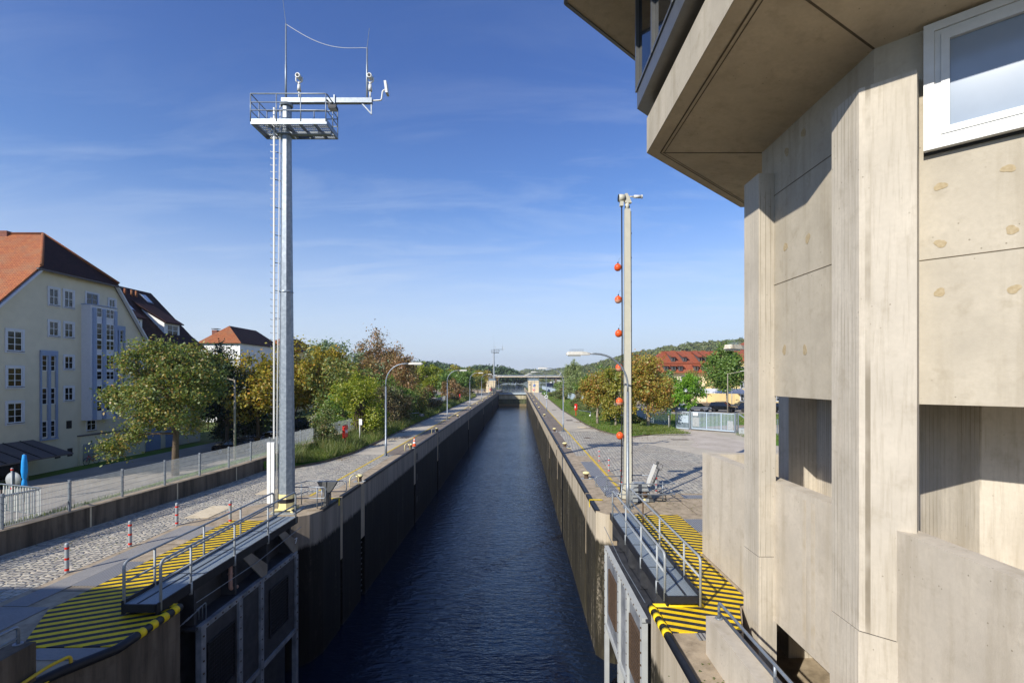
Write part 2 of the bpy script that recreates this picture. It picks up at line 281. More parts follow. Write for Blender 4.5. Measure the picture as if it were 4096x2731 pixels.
def leafmat(name, cols, trans=0.35):
    t = NT(name); g = t.n('ShaderNodeNewGeometry'); r = t.n('ShaderNodeValToRGB'); t.l(g.outputs['Random Per Island'], r.inputs[0])
    cr = r.color_ramp
    while len(cr.elements) > 1: cr.elements.remove(cr.elements[-1])
    cr.elements[0].position = 0; cr.elements[0].color = C4(cols[0])
    for i, c in enumerate(cols[1:]): e = cr.elements.new((i + 1) / len(cols)); e.color = C4(c)
    cr.interpolation = 'CONSTANT'
    big = t.noise(0.55, 3); c = t.mix(t.rng(big, 0.4, 0.65, 0, 0.55), r.outputs[0], cols[-1])
    df = t.n('ShaderNodeBsdfDiffuse'); tr = t.n('ShaderNodeBsdfTranslucent'); gl = t.n('ShaderNodeBsdfGlossy'); gl.inputs['Roughness'].default_value = 0.5
    t.l(c, df.inputs[0]); t.l(t.mix(1.0, c, (1.1, 1.15, 0.6), 'MULTIPLY'), tr.inputs[0])
    m_ = t.n('ShaderNodeMixShader'); m_.inputs[0].default_value = trans; t.l(df.outputs[0], m_.inputs[1]); t.l(tr.outputs[0], m_.inputs[2])
    m2_ = t.n('ShaderNodeMixShader'); m2_.inputs[0].default_value = 0.04; t.l(m_.outputs[0], m2_.inputs[1]); t.l(gl.outputs[0], m2_.inputs[2])
    t.l(m2_.outputs[0], t.o.inputs[0]); return t.m
def LC(*h): return [tuple(min(1.0, x * 1.5 + 0.004) for x in srgb(c)) for c in h]
def LD(*h): return [srgb(c) for c in h]
L = {}
L['olive'] = leafmat('leaves_olive', LC('#5c6a30', '#6d7436', '#4a5a2c', '#85803c', '#8a7038', '#56662f'))
L['gold'] = leafmat('leaves_gold', LC('#8a7c22', '#7a7424', '#9a8424', '#64682a', '#a0762a', '#7f7a26'))
L['dark'] = leafmat('leaves_dark_green', LD('#22331c', '#2b3f22', '#1d2c1a', '#33482a'), 0.2)
L['silver'] = leafmat('leaves_grey_green', LC('#7d8a6c', '#6a7c5c', '#8c9878', '#5b6e4e'))
L['rust'] = leafmat('leaves_rust', LC('#7a5a3c', '#8a6240', '#6a543a', '#96744a', '#66603a'))
L['lime'] = leafmat('leaves_yellow_green', LD('#8a9a26', '#7a9024', '#9aa22c', '#66801f', '#a8a636'), 0.45)
L['green'] = leafmat('leaves_mid_green', LC('#4a6a26', '#56762c', '#3d5a22', '#667c30', '#5c6e2c'))
L['bush'] = leafmat('leaves_hedge', LC('#5a6a38', '#4c5c30', '#6c7440', '#77683c', '#48582e'))
L['brown'] = leafmat('leaves_brown_thicket', LC('#5c4c38', '#6c5640', '#4c4432', '#7c6a48', '#565a34'))
L['amber'] = leafmat('leaves_amber', LC('#8a6a2a', '#7f7a2e', '#95702c', '#6f7a2e', '#8a5a28', '#7f7a2e'))
L['yellowgreen'] = leafmat('leaves_olive_green', LC('#7a7e2c', '#6a7628', '#868634', '#5c6c28', '#8a7a30'), 0.4)
L['poplar'] = leafmat('leaves_poplar', LC('#7c8650', '#6c7846', '#8a9060', '#5f6e40'), 0.3)
L['fresh'] = leafmat('leaves_fresh_green', LD('#6a9a20', '#7aa82a', '#5c8a1e', '#8ab034'), 0.5)
L['wood'] = leafmat('leaves_far_wood', LD('#3e5630', '#4a6236', '#34492a', '#566a3e', '#44583a'), 0.15)
L['hill'] = leafmat('leaves_hill_wood', LD('#57692f', '#4c602c', '#667438', '#5c6630', '#72703a'), 0.15)
L['grass'] = leafmat('grass_blades', LD('#5c7a28', '#6c8430', '#4c6a24', '#8a8c48', '#7a8238'), 0.4)
L['drygrass'] = leafmat('tall_dry_grass', LD('#8c8a50', '#9a9660', '#76803e', '#667a34', '#5a7030'), 0.4)
# ------------------------------------------------------------------ mesh tools
ORG = {}
class MB:
    def __init__(s): s.v = []; s.f = []; s.sm = []; s.mi = []
    def add(s, vs, fs, sm=False, mi=0):
        b = len(s.v); s.v += [tuple(p) for p in vs]; s.f += [tuple(i + b for i in f) for f in fs]; s.sm += [sm] * len(fs); s.mi += [mi] * len(fs); return s
    def box(s, x0, x1, y0, y1, z0, z1, mi=0):
        vs = [(x, y, z) for z in (z0, z1) for x, y in ((x0, y0), (x1, y0), (x1, y1), (x0, y1))]
        return s.add(vs, [(3, 2, 1, 0), (4, 5, 6, 7), (0, 1, 5, 4), (1, 2, 6, 5), (2, 3, 7, 6), (3, 0, 4, 7)], mi=mi)
    def obox(s, O, a, n, a0, a1, n0, n1, z0, z1, mi=0):
        O = Vector(O); a = Vector(a); n = Vector(n); vs = []
        for z in (z0, z1):
            for p, q in ((a0, n0), (a1, n0), (a1, n1), (a0, n1)): vs.append(O + a * p + n * q + Vector((0, 0, z)))
        return s.add(vs, [(3, 2, 1, 0), (4, 5, 6, 7), (0, 1, 5, 4), (1, 2, 6, 5), (2, 3, 7, 6), (3, 0, 4, 7)], mi=mi)
    def beam(s, p, q, w, h, up=(0, 0, 1), mi=0):
        p = Vector(p); q = Vector(q); d = (q - p).normalized(); up = Vector(up)
        if abs(d.dot(up)) > 0.98: up = Vector((0, 1, 0))
        x = d.cross(up).normalized() * (w / 2); y = x.cross(d).normalized() * (h / 2)
        vs = [c + i * x + j * y for c in (p, q) for i, j in ((-1, -1), (1, -1), (1, 1), (-1, 1))]
        return s.add(vs, [(0, 1, 2, 3), (7, 6, 5, 4), (0, 4, 5, 1), (1, 5, 6, 2), (2, 6, 7, 3), (3, 7, 4, 0)], mi=mi)
    def tube(s, pts, r, n=8, cap=True, mi=0, closed=False):
        pts = [Vector(p) for p in pts]; rs = r if isinstance(r, (list, tuple)) else [r] * len(pts); vs = []; u = None
        for i, p in enumerate(pts):
            a = pts[i - 1] if i else (pts[-1] if closed else p); b = pts[i + 1] if i < len(pts) - 1 else (pts[0] if closed else p); t = (b - a).normalized()
            if u is None: u = t.orthogonal().normalized()
            else:
                u = u - t * u.dot(t); u = u.normalized() if u.length > 1e-6 else t.orthogonal().normalized()
            w_ = t.cross(u)
            vs += [p + (u * math.cos(2 * math.pi * j / n) + w_ * math.sin(2 * math.pi * j / n)) * rs[i] for j in range(n)]
        m = len(pts); fs = []
        for i in range(m if closed else m - 1):
            q = (i + 1) % m
            for j in range(n): fs.append((i * n + j, i * n + (j + 1) % n, q * n + (j + 1) % n, q * n + j))
        s.add(vs, fs, n > 5, mi)
        if cap and not closed: b = len(s.v) - m * n; s.f += [tuple(b + j for j in reversed(range(n))), tuple(b + (m - 1) * n + j for j in range(n))]; s.sm += [False] * 2; s.mi += [mi] * 2
        return s
    def cyl(s, p, q, r0, r1=None, n=12, mi=0): return s.tube([p, q], [r0, r0 if r1 is None else r1], n, True, mi)
    def prism(s, poly, z0, z1, mi=0, bottom=True):
        n = len(poly); vs = [(x, y, z0) for x, y in poly] + [(x, y, z1) for x, y in poly]
        area = sum(poly[i][0] * poly[(i + 1) % n][1] - poly[(i + 1) % n][0] * poly[i][1] for i in range(n)); o = list(range(n)) if area > 0 else list(reversed(range(n)))
        fs = [tuple(n + i for i in o)] + ([tuple(reversed(o))] if bottom else [])
        fs += [(o[i], o[(i + 1) % n], n + o[(i + 1) % n], n + o[i]) for i in range(n)]
        return s.add(vs, fs, mi=mi)
    def face(s, *pts, mi=0): return s.add(pts, [tuple(range(len(pts)))], mi=mi)
    def slab(s, pts, off, mi=0):
        off = Vector(off); n = len(pts); vs = [Vector(p) for p in pts] + [Vector(p) + off for p in pts]
        return s.add(vs, [tuple(reversed(range(n))), tuple(range(n, 2 * n))] + [(i, (i + 1) % n, n + (i + 1) % n, n + i) for i in range(n)], mi=mi)
    def lathe(s, prof, c=(0, 0, 0), n=16, mi=0, axis='z', half=False):
        vs = []; fs = []; m = len(prof)
        for r, z in prof:
            for j in range(n):
                a = 2 * math.pi * j / n
                if axis == 'z': vs.append((c[0] + r * math.cos(a), c[1] + r * math.sin(a), c[2] + z))
                elif axis == 'y': vs.append((c[0] + r * math.cos(a), c[1] + z, c[2] + r * math.sin(a)))
                else: vs.append((c[0] + z, c[1] + r * math.cos(a), c[2] + r * math.sin(a)))
        for i in range(m - 1):
            for j in range(n): fs.append((i * n + j, i * n + (j + 1) % n, (i + 1) * n + (j + 1) % n, (i + 1) * n + j))
        return s.add(vs, fs, True, mi)
    def build(s, name, mat, parent=None, org=None, fix=True):
        o_ = ORG[parent.name] if parent is not None else Vector(org if org is not None else (0, 0, 0))
        me = bpy.data.meshes.new(name); me.from_pydata([(x - o_[0], y - o_[1], z - o_[2]) for x, y, z in s.v], [], s.f)
        for m in (mat if isinstance(mat, (list, tuple)) else [mat]): me.materials.append(m)
        me.polygons.foreach_set('use_smooth', s.sm); me.polygons.foreach_set('material_index', s.mi)
        if fix:
            import bmesh
            b = bmesh.new(); b.from_mesh(me); bmesh.ops.recalc_face_normals(b, faces=b.faces); b.to_mesh(me); b.free()
        me.update(); o = bpy.data.objects.new(name, me); COL.objects.link(o); o.parent = parent
        if parent is None: o.location = o_
        ORG[o.name] = o_.copy(); return o
def tag(o, label, cat, group=None, kind=None):
    o['label'] = label
    if cat: o['category'] = cat
    if group: o['group'] = group
    if kind: o['kind'] = kind
    return o
def thing(name, label, cat, loc, group=None):
    o = bpy.data.objects.new(name, None); COL.objects.link(o); o.location = loc; o.empty_display_size = 0.3; ORG[o.name] = Vector(loc); return tag(o, label, cat, group)
def struct(o, kind='structure', label=None):
    o['kind'] = kind
    if label: o['label'] = label
    return o
def kids(o): return [c for c in ORGKIDS.get(o.name, [])]
def tree_of(o): return [c for c in bpy.data.objects if c.parent == o]
def dup(o, loc, label=None, rz=0.0, sc=None, parent=None, cache={}):
    if o.name not in cache: cache[o.name] = tree_of(o)
    c = o.copy(); COL.objects.link(c); c.parent = parent
    if parent is None:
        c.location = loc; c.rotation_euler = (0, 0, rz)
        if sc: c.scale = (sc, sc, sc) if not isinstance(sc, tuple) else sc
        if label: c['label'] = label
    ORG[c.name] = Vector(loc)
    for ch in cache[o.name]: dup(ch, loc, parent=c)
    return c
Z = (0, 0, 1)
def arc(c, r, a0, a1, n, plane='xz'):
    out = []
    for i in range(n + 1):
        a = R(a0 + (a1 - a0) * i / n); p, q = r * math.cos(a), r * math.sin(a)
        out.append((c[0] + p, c[1], c[2] + q) if plane == 'xz' else (c[0] + p, c[1] + q, c[2]) if plane == 'xy' else (c[0], c[1] + p, c[2] + q))
    return out
def rounded(pts, r=0.12, n=5):
    pts = [Vector(p) for p in pts]; out = [pts[0]]
    for i in range(1, len(pts) - 1):
        a, b, c = pts[i - 1], pts[i], pts[i + 1]; ra = min(r, (b - a).length * 0.45, (c - b).length * 0.45)
        p, q = b + (a - b).normalized() * ra, b + (c - b).normalized() * ra
        for j in range(n + 1):
            t = j / n; out.append(p.lerp(b, t).lerp(b.lerp(q, t), t))
    return out + [pts[-1]]
def pix(g, u): return g
# letters and digits built from strokes on a plane: origin O, axis a, up z, proud along n
GL = {'0': [[(0, 0), (1, 0), (1, 2), (0, 2), (0, 0)]], '1': [[(.2, 1.5), (.6, 2), (.6, 0)]], '5': [[(1, 2), (0, 2), (0, 1.1), (1, 1.1), (1, 0), (0, 0)]], '7': [[(0, 2), (1, 2), (.35, 0)]]}
def glyphs(mb, txt, O, a, n, h, w):
    O, a, n = Vector(O), Vector(a), Vector(n)
    for i, ch in enumerate(txt):
        for st in GL.get(ch, []):
            for p, q in zip(st, st[1:]):
                P = [O + a * ((i * 1.5 + t[0]) * h / 2) + Vector((0, 0, t[1] * h / 2)) + n * 0.006 for t in (p, q)]
                mb.beam(P[0], P[1], 0.008, w, up=n.cross((P[1] - P[0]).normalized()))
# ------------------------------------------------------------------ leaves
def leafmesh(name, P, size, rng, mat, parent, upb=0.35, outw=None, asp=0.62):
    N = len(P); nrm = rng.normal(size=(N, 3)); nrm[:, 2] += upb * 1.5
    if outw is not None: nrm += outw * 0.9
    nrm /= np.linalg.norm(nrm, axis=1)[:, None] + 1e-9
    t = np.cross(nrm, rng.normal(size=(N, 3))); t /= np.linalg.norm(t, axis=1)[:, None] + 1e-9; b = np.cross(nrm, t)
    sz = size * rng.uniform(0.6, 1.35, size=(N, 1))
    V = np.empty((N, 4, 3)); V[:, 0] = P - t * sz * 0.5; V[:, 1] = P + b * sz * 0.5 * asp - t * sz * 0.05; V[:, 2] = P + t * sz * 0.5 - nrm * sz * 0.12; V[:, 3] = P - b * sz * 0.5 * asp - t * sz * 0.05
    return quads(name, V, mat, parent)
def quads(name, V, mat, parent, org=None):
    N = len(V); me = bpy.data.meshes.new(name); me.vertices.add(4 * N); me.loops.add(4 * N); me.polygons.add(N)
    me.vertices.foreach_set('co', V.reshape(-1).astype(np.float32)); me.loops.foreach_set('vertex_index', np.arange(4 * N, dtype=np.int32))
    me.polygons.foreach_set('loop_start', np.arange(0, 4 * N, 4, dtype=np.int32)); me.polygons.foreach_set('loop_total', np.full(N, 4, dtype=np.int32))
    me.materials.append(mat); me.update(); me.validate()
    o = bpy.data.objects.new(name, me); COL.objects.link(o); o.parent = parent
    if parent is None and org is not None: o.location = org
    ORG[o.name] = Vector(org) if org is not None else (ORG[parent.name] if parent is not None else Vector((0, 0, 0))); return o
def crownpts(rng, n, rx, rz, zc, lobes=14, clumps=110, lean=0.0, shape='round', spread=0.5, extra=()):
    """leaf positions: clumps sitting on lobes that sit on an uneven crown"""
    L_ = []
    for i in range(lobes):
        a = rng.uniform(0, 2 * np.pi); h = rng.uniform(-0.85, 0.95)
        rr = math.sqrt(max(0.05, 1 - h * h))
        if shape == 'cone': rr = max(0.12, (1 - h) * 0.55)
        if shape == 'column': rr = 0.75 * max(0.2, 1 - max(0, h) ** 2 * 0.8)
        q = rng.uniform(0.45, 0.85); L_.append((np.array([math.cos(a) * rr * rx * q, math.sin(a) * rr * rx * q, zc + h * rz * 0.78]), rng.uniform(0.28, 0.46)))
    L_.append((np.array([0, 0, zc]), 0.5))
    for ex in extra: L_.append((np.array(ex[:3]), ex[3]))
    cl = []; per = max(1, clumps // len(L_))
    for c, r in L_:
        for _ in range(per):
            d = rng.normal(size=3); d /= np.linalg.norm(d); d[2] *= 0.9
            cl.append((c + d * np.array([rx, rx, rz]) * r * rng.uniform(0.75, 1.05), d))
    m = max(1, n // len(cl)); P = []; D = []
    sg = np.array([rx, rx, rz * 0.75]) * 0.13 * spread / 0.5
    for c, d in cl:
        mm = max(1, int(m * rng.uniform(0.4, 1.6))); P.append(c + rng.normal(size=(mm, 3)) * sg * rng.uniform(0.6, 1.2)); D.append(np.repeat(d[None], mm, 0))
    return np.concatenate(P), np.concatenate(D), L_
def plant(name, label, cat, loc, h, rx, mat, seed, n=5000, leaf=0.3, trunk=0.16, clear=0.25, shape='round', group=None, lobes=14, clumps=110, bark='bark', stems=1, spread=0.5, cut=0.05, extra=()):
    rng = np.random.default_rng(seed); t = thing(name, label, cat, loc, group)
    z0 = h * clear; rz = (h - z0) / 2; zc = z0 + rz
    P, D, LB = crownpts(rng, n, rx, rz, zc, lobes, clumps, shape=shape, spread=spread, extra=extra)
    keep = P[:, 2] > cut; P, D = P[keep], D[keep]
    leafmesh('crown', P, leaf, rng, L[mat], t, outw=D)
    mb = MB(); lx, ly, lz = loc
    for sx in range(stems):
        o = rng.normal(size=2) * (0.0 if stems == 1 else rx * 0.12)
        top = Vector((rng.normal() * rx * 0.12 + o[0], rng.normal() * rx * 0.12 + o[1], zc + rz * 0.35))
        pts = [Vector((o[0], o[1], -0.3)), Vector((o[0] * 1.2 + rng.normal() * 0.05, o[1] * 1.2, z0 * 0.6 + 0.05)), Vector((o[0] * 1.5 + rng.normal() * rx * 0.05, o[1] * 1.5, zc - rz * 0.4)), top]
        mb.tube([(p.x + lx, p.y + ly, p.z + lz) for p in pts], [trunk * 1.25, trunk, trunk * 0.7, trunk * 0.25], 7)
        for c, r in LB[::1 if stems == 1 else 2]:
            a = pts[1].lerp(pts[3], rng.uniform(0.15, 0.75)); c = Vector(c); m_ = a.lerp(c, 0.55) + Vector((0, 0, 0.06 * h))
            mb.tube([(p.x + lx, p.y + ly, p.z + lz) for p in (a, m_, c)], [trunk * 0.42, trunk * 0.28, trunk * 0.1], 5)
    mb.build('trunk' if trunk > 0.09 else 'stem', M[bark], t); return t
def blades(name, label, pts, hmin, hmax, wdt, mat, seed, lean=0.35):
    rng = np.random.default_rng(seed); P = np.array(pts); N = len(P); h = rng.uniform(hmin, hmax, (N, 1)); a = rng.uniform(0, 2 * np.pi, N)
    s_ = np.stack([np.cos(a), np.sin(a), np.zeros(N)], 1) * wdt * 0.5; ln = rng.normal(size=(N, 3)) * lean * h; ln[:, 2] = 0
    V = np.empty((N, 4, 3)); V[:, 0] = P - s_; V[:, 1] = P + s_; V[:, 2] = P + ln + s_ * 0.25; V[:, 2, 2] += h[:, 0]; V[:, 3] = P + ln - s_ * 0.25; V[:, 3, 2] += h[:, 0]
    o = quads(name, V, mat, None); return tag(o, label, None, kind='stuff')
def window(parent, O, a, n, a0, a1, z0, z1, cols=2, rows=2, sur=0.12, fr=0.05, proud=0.05, mats=None, frame_c='frame_white', glass='glass', sill=True, name='window'):
    """a framed window standing on a wall plane: frame (with its surround) and one pane mesh as a sub-part"""
    mb = MB(); sm, fm = (M['surround'], M[frame_c])
    if sur > 0:
        mb.obox(O, a, n, a0, a1, 0, proud + 0.03, z1 - sur, z1); mb.obox(O, a, n, a0, a1, 0, proud + 0.03, z0, z0 + sur)
        mb.obox(O, a, n, a0, a0 + sur, 0, proud + 0.03, z0 + sur, z1 - sur); mb.obox(O, a, n, a1 - sur, a1, 0, proud + 0.03, z0 + sur, z1 - sur)
    b0, b1, y0, y1 = a0 + sur, a1 - sur, z0 + sur, z1 - sur; q = proud * 0.6
    for p0, p1, c0, c1 in [(b0, b1, y1 - fr, y1), (b0, b1, y0, y0 + fr), (b0, b0 + fr, y0 + fr, y1 - fr), (b1 - fr, b1, y0 + fr, y1 - fr)]: mb.obox(O, a, n, p0, p1, 0, q, c0, c1, mi=1)
    for i in range(1, cols): x = b0 + (b1 - b0) * i / cols; mb.obox(O, a, n, x - fr * 0.45, x + fr * 0.45, 0, q - 0.004, y0 + fr, y1 - fr, mi=1)
    for i in range(1, rows): y = y0 + (y1 - y0) * i / rows; mb.obox(O, a, n, b0 + fr, b1 - fr, 0, q - 0.008, y - fr * 0.3, y + fr * 0.3, mi=1)
    w_ = mb.build(name, [sm, fm], parent)
    pb = MB(); pb.obox(O, a, n, b0 + fr, b1 - fr, 0.002, q * 0.4, y0 + fr, y1 - fr); pb.build('pane', M[glass], w_)
    if sill and sur > 0:
        sb = MB(); sb.obox(O, a, n, a0 + sur * 0.6, a1 - sur * 0.3, proud * 0.6 + 0.001, proud + 0.09, z0 + sur - 0.05, z0 + sur - 0.01); sb.build('sill', M['slate'], w_)
    return w_
# ================================================================== THE SETTING
XL, XR, ZW = -8.64, 3.38, -6.3
def rects(mb, rs, z0, z1):
    for a, b, c, d in rs: mb.box(a, b, c, d, z0, z1)
# quay slabs (concrete) --------------------------------------------------
XL_, XR_ = XL - .006, XR + .006
m = MB(); rects(m, [(XR_, 4.35, -60, 11), (4.726, 6.12, 12.335, 20.3), (6.121, 14, 16, 20.3), (14.001, 60, -60, 20.3), (4.0, 60, 20.301, 21.2), (XR_, 60, 21.201, 211.9)], -3.0, -0.004)
m.prism([(XR_, 11.001), (5.12, 11.001), (5.68, 12.334), (XR_, 12.334)], -3, -.004); m.prism([(4.0, 20.55), (3.77, 20.66), (XR_ + .01, 21.2), (4.0, 21.2)], -3, -.004)
m.prism([(XR, 211.9), (3000, 211.9), (3000, 1300), (260, 1300), (160, 1000), (80, 700), (70, 330), (24, 310), (XR, 300)], -3, -0.006)
m.box(60.001, 3000, -300, 211.89, -3, -0.008); m.prism([(260, 1300.01), (3000, 1300.01), (3000, 5000), (700, 5000)], -3, -0.008)
struct(m.build('ground', M['land'] if False else [M['conc_quay']]))
m = MB()
rects(m, [(-17.7, -9.63, -60, 8), (-17.7, -10.026, 8.001, 19.79), (-17.7, XL_, 21.401, 164.9)], -3.0, -0.004)
m.prism([(-17.7, 19.806), (-9.91, 19.806), (-8.91, 20.61), (XL_ - .006, 21.4), (-17.7, 21.4)], -3, -0.004)
m.prism([(-10.02, 8), (-10.02, 12.334), (XL_, 12.334), (XL_, 10.4), (-9.106, 9.6), (-9.62, 8)], -3, -0.004)
m.box(-60, XL_, 164.901, 259.9, -3, -0.005)
struct(m.build('quay', M['conc_quay']))
# town ground behind the retaining wall: lower near us, level with the quay farther up
m = MB(); rows = [(-300, -2.3), (20, -2.3), (75, -2.25), (100, -1.1), (130, -0.1), (300, -0.06), (1200, -0.05), (5000, -0.05)]
for (ya, za), (yb, zb) in zip(rows, rows[1:]):
    xr = -17.5 if yb <= 300 else (-22 if yb < 1300 else 0)
    m.face((-3000, ya, za), (xr if ya < 300 else xr, ya, za), (xr, yb, zb), (-3000, yb, zb))
struct(m.build('terrain', M['land'], fix=True))
m = MB(); m.prism([(XL, 260), (-22, 400), (-30, 750), (0, 1050), (200, 1300), (560, 5000), (-30, 5000), (-30, 260)], -3, -0.02); struct(m.build('land', M['land']))
m = MB(); m.face((24, 311, .01), (69, 331, .01), (79, 700, .01), (400, 900, .01), (3000, 900, .01), (3000, 60, .01), (60, 60, .01), (30, 212, .01), (4, 214, .01), (4, 299, .01)); m.face((60, -300, .02), (3000, -300, .02), (3000, 60, .02), (60, 60, .02)); struct(m.build('field', M['land']))
# street on the town side
m = MB(); m.face((-39.0, -20, -2.24), (-24, -20, -2.24), (-23, 60, -2.22), (-24, 76, -2.2), (-38, 76, -2.2)); m.face((-24, 76, -2.2), (-22, 100, -1.04), (-40, 100, -1.04), (-38, 76, -2.2)); m.face((-22, 100, -1.04), (-20, 130, -.04), (-70, 130, -.04), (-40, 100, -1.04)); m.face((-20, 130, -.04), (-20, 164, -.02), (-80, 164, -.02), (-70, 130, -.04)); struct(m.build('street', M['asphalt_street']))
m = MB(); m.face((-23.9, -20, -2.2), (-17.9, -20, .66), (-17.9, 20, .66), (-16.9, 31, .66), (-16.9, 100, .66), (-21, 100, -.9), (-22.8, 60, -2.2)); m.face((-40.3, 34, -2.22), (-36.8, 37, -2.22), (-36.8, 60, -2.22), (-40.3, 60, -2.22)); struct(m.build('lawn', M['lawn']))
# paved sheets on the quays, each 4 mm above the one below
KL = [(-16.0, 30.4), (-14.5, 31.2), (-13.35, 33.7), (-12.75, 37.5), (-12.8, 43), (-13.0, 60), (-13.2, 110), (-13.35, 150), (-13.9, 160), (-15.0, 165), (-16.0, 167)]
KR = [(8.4, 178), (8.3, 129), (7.9, 88), (8.4, 60), (9.0, 53), (10.0, 49), (11.3, 47.8), (13.2, 49.3), (15.2, 51.5), (17.6, 54.6)]
m = MB(); m.face(*[(x, y, 0.0) for x, y in [(-17.5, -10), (-13.5, -10), (-13.4, 19.3), (-12.6, 21.4), (-11.0, 23.6), (-9.55, 25.5), (-9.5, 36.8), (-12.75, 36.8), (-13.35, 33.7), (-14.5, 31.2), (-16.0, 30.4), (-16.2, 27), (-17.0, 16)]])
m.face(*[(x, y, 0.0) for x, y in [(4.3, 53), (9.0, 53), (10, 49), (11.3, 47.8), (10.5, 44.3), (12.1, 41), (13.9, 36.5), (16, 30), (20, 24.4), (5.75, 24.4), (5.75, 36.2), (4.3, 36.2)]])
struct(m.build('cobbles', M['cobble']))
m = MB(); m.face(*[(x, y, 0.0) for x, y in [(-10.3, 36.8), (-10.3, 200), (-30, 200), (-30, 167), (-16.0, 167), (-15, 165), (-13.9, 160), (-13.35, 150), (-13.2, 110), (-13.0, 60), (-12.8, 43), (-12.75, 36.8)]])
m.face(*[(x, y, 0.0) for x, y in [(5.3, 53), (9.0, 53), (8.4, 60), (7.9, 88), (8.3, 129), (8.4, 178), (11, 205), (24, 240), (24, 262), (5.3, 262)]])
m.face(*[(x, y, -.001) for x, y in [(10.5, 44.3), (11.3, 47.8), (15.2, 51.5), (17.8, 55), (22.5, 51.7), (32, 58), (60, 58), (60, 20), (20, 24.4), (16, 30), (13.9, 36.5), (12.1, 41)]])
struct(m.build('path', M['asphalt']))
m = MB(); m.face(*[(x, y, 0.0) for x, y in [(XL, 36.8), (XL, 200), (-10.3, 200), (-10.3, 36.8)]]); m.face(*[(x, y, 0.0) for x, y in [(XR, 38), (4.3, 38), (4.3, 53.001), (5.3, 53.001), (5.3, 200), (XR, 200)]]); struct(m.build('pavement', M['asphalt_dark']))
m = MB(); m.face(*[PG(u, v, 0.006) for u, v in [(2704, 1727), (2732, 1716), (2849, 1730), (2946, 1759), (3020, 1775), (3000, 1815), (2935, 1809), (2828, 1799), (2755, 1783), (2781, 1768)]]); struct(m.build('gravel_patch', M['gravel']), 'structure')
m = MB()
m.box(-10.37, -10.23, 23.9, 200, 0.002, 0.007); m.box(5.23, 5.37, 24.2, 200, 0.002, 0.007); struct(m.build('road_markings', M['yellow_worn']))
# kerbs
m = MB()
for K in (KL, KR):
    for a, b in zip(K, K[1:]): m.beam((a[0], a[1], .03), (b[0], b[1], .03), .14, .16)
struct(m.build('kerb', M['conc_dark']))
# verges
m = MB(); n_ = len(KL)
for a, b in zip(KL, KL[1:]):
    m.face((a[0], a[1], .07), (b[0], b[1], .07), (min(b[0], -14.8), b[1], .22), (min(a[0], -14.8), a[1], .22)); m.face((min(a[0], -14.8), a[1], .22), (min(b[0], -14.8), b[1], .22), (-16.05, b[1], .6), (-16.05, a[1], .6))
m.face((-30, 168, .02), (-16, 168, .02), (-17, 130, .04), (-21, 130, .01))
FR_ = [(12.5, 205), (14, 178), (14, 129), (14, 100), (14.6, 80), (15.5, 68), (16.3, 62), (16.8, 59), (17.2, 57), (17.7, 55.5)]
KK = [(9.5, 198)] + KR[:]
FF = [(11, 204), (13.9, 180), (14, 129), (14, 100), (15, 75), (15.6, 66), (16.2, 62), (16.5, 60.5), (16.9, 58.5), (17.3, 57), (17.8, 55.2)]
for (a, b), (c, d) in zip(zip(KK, KK[1:]), zip(FF, FF[1:])): m.face((a[0], a[1], .06), (b[0], b[1], .06), (d[0], d[1], .25), (c[0], c[1], .25))
m.face((17.8, 55.3, .03), (26, 60, .03), (60, 62, .03), (60, 78, .03), (14, 78, .03), (15.5, 66, .03))
m.face((24, 52.5, .02), (40, 43, .02), (60, 43, .02), (60, 24, .02), (26, 30, .02), (21.5, 44, .02))
struct(m.build('verge', M['lawn']))
m = MB(); m.face((18, 78.1, .02), (60, 78.1, .02), (60, 104, .02), (18, 104, .02)); struct(m.build('car_park', M['asphalt_street']))
# water
m = MB(); m.face((-11, -60, ZW), (5.5, -60, ZW), (5.5, 212, ZW), (-11, 212, ZW)); struct(m.build('canal_water', M['water']))
m = MB(); m.face((XL, 213.2, -1), (XR, 213.2, -1), (XR, 300, -1), (24, 310, -1), (70, 330, -1), (90, 700, -1), (170, 1000, -1), (330, 1400, -1), (700, 5000, -1), (500, 5000, -1), (190, 1300, -1), (-10, 1050, -1), (-40, 750, -1), (-30, 400, -1), (-10, 260, -1)); struct(m.build('river', M['river']))
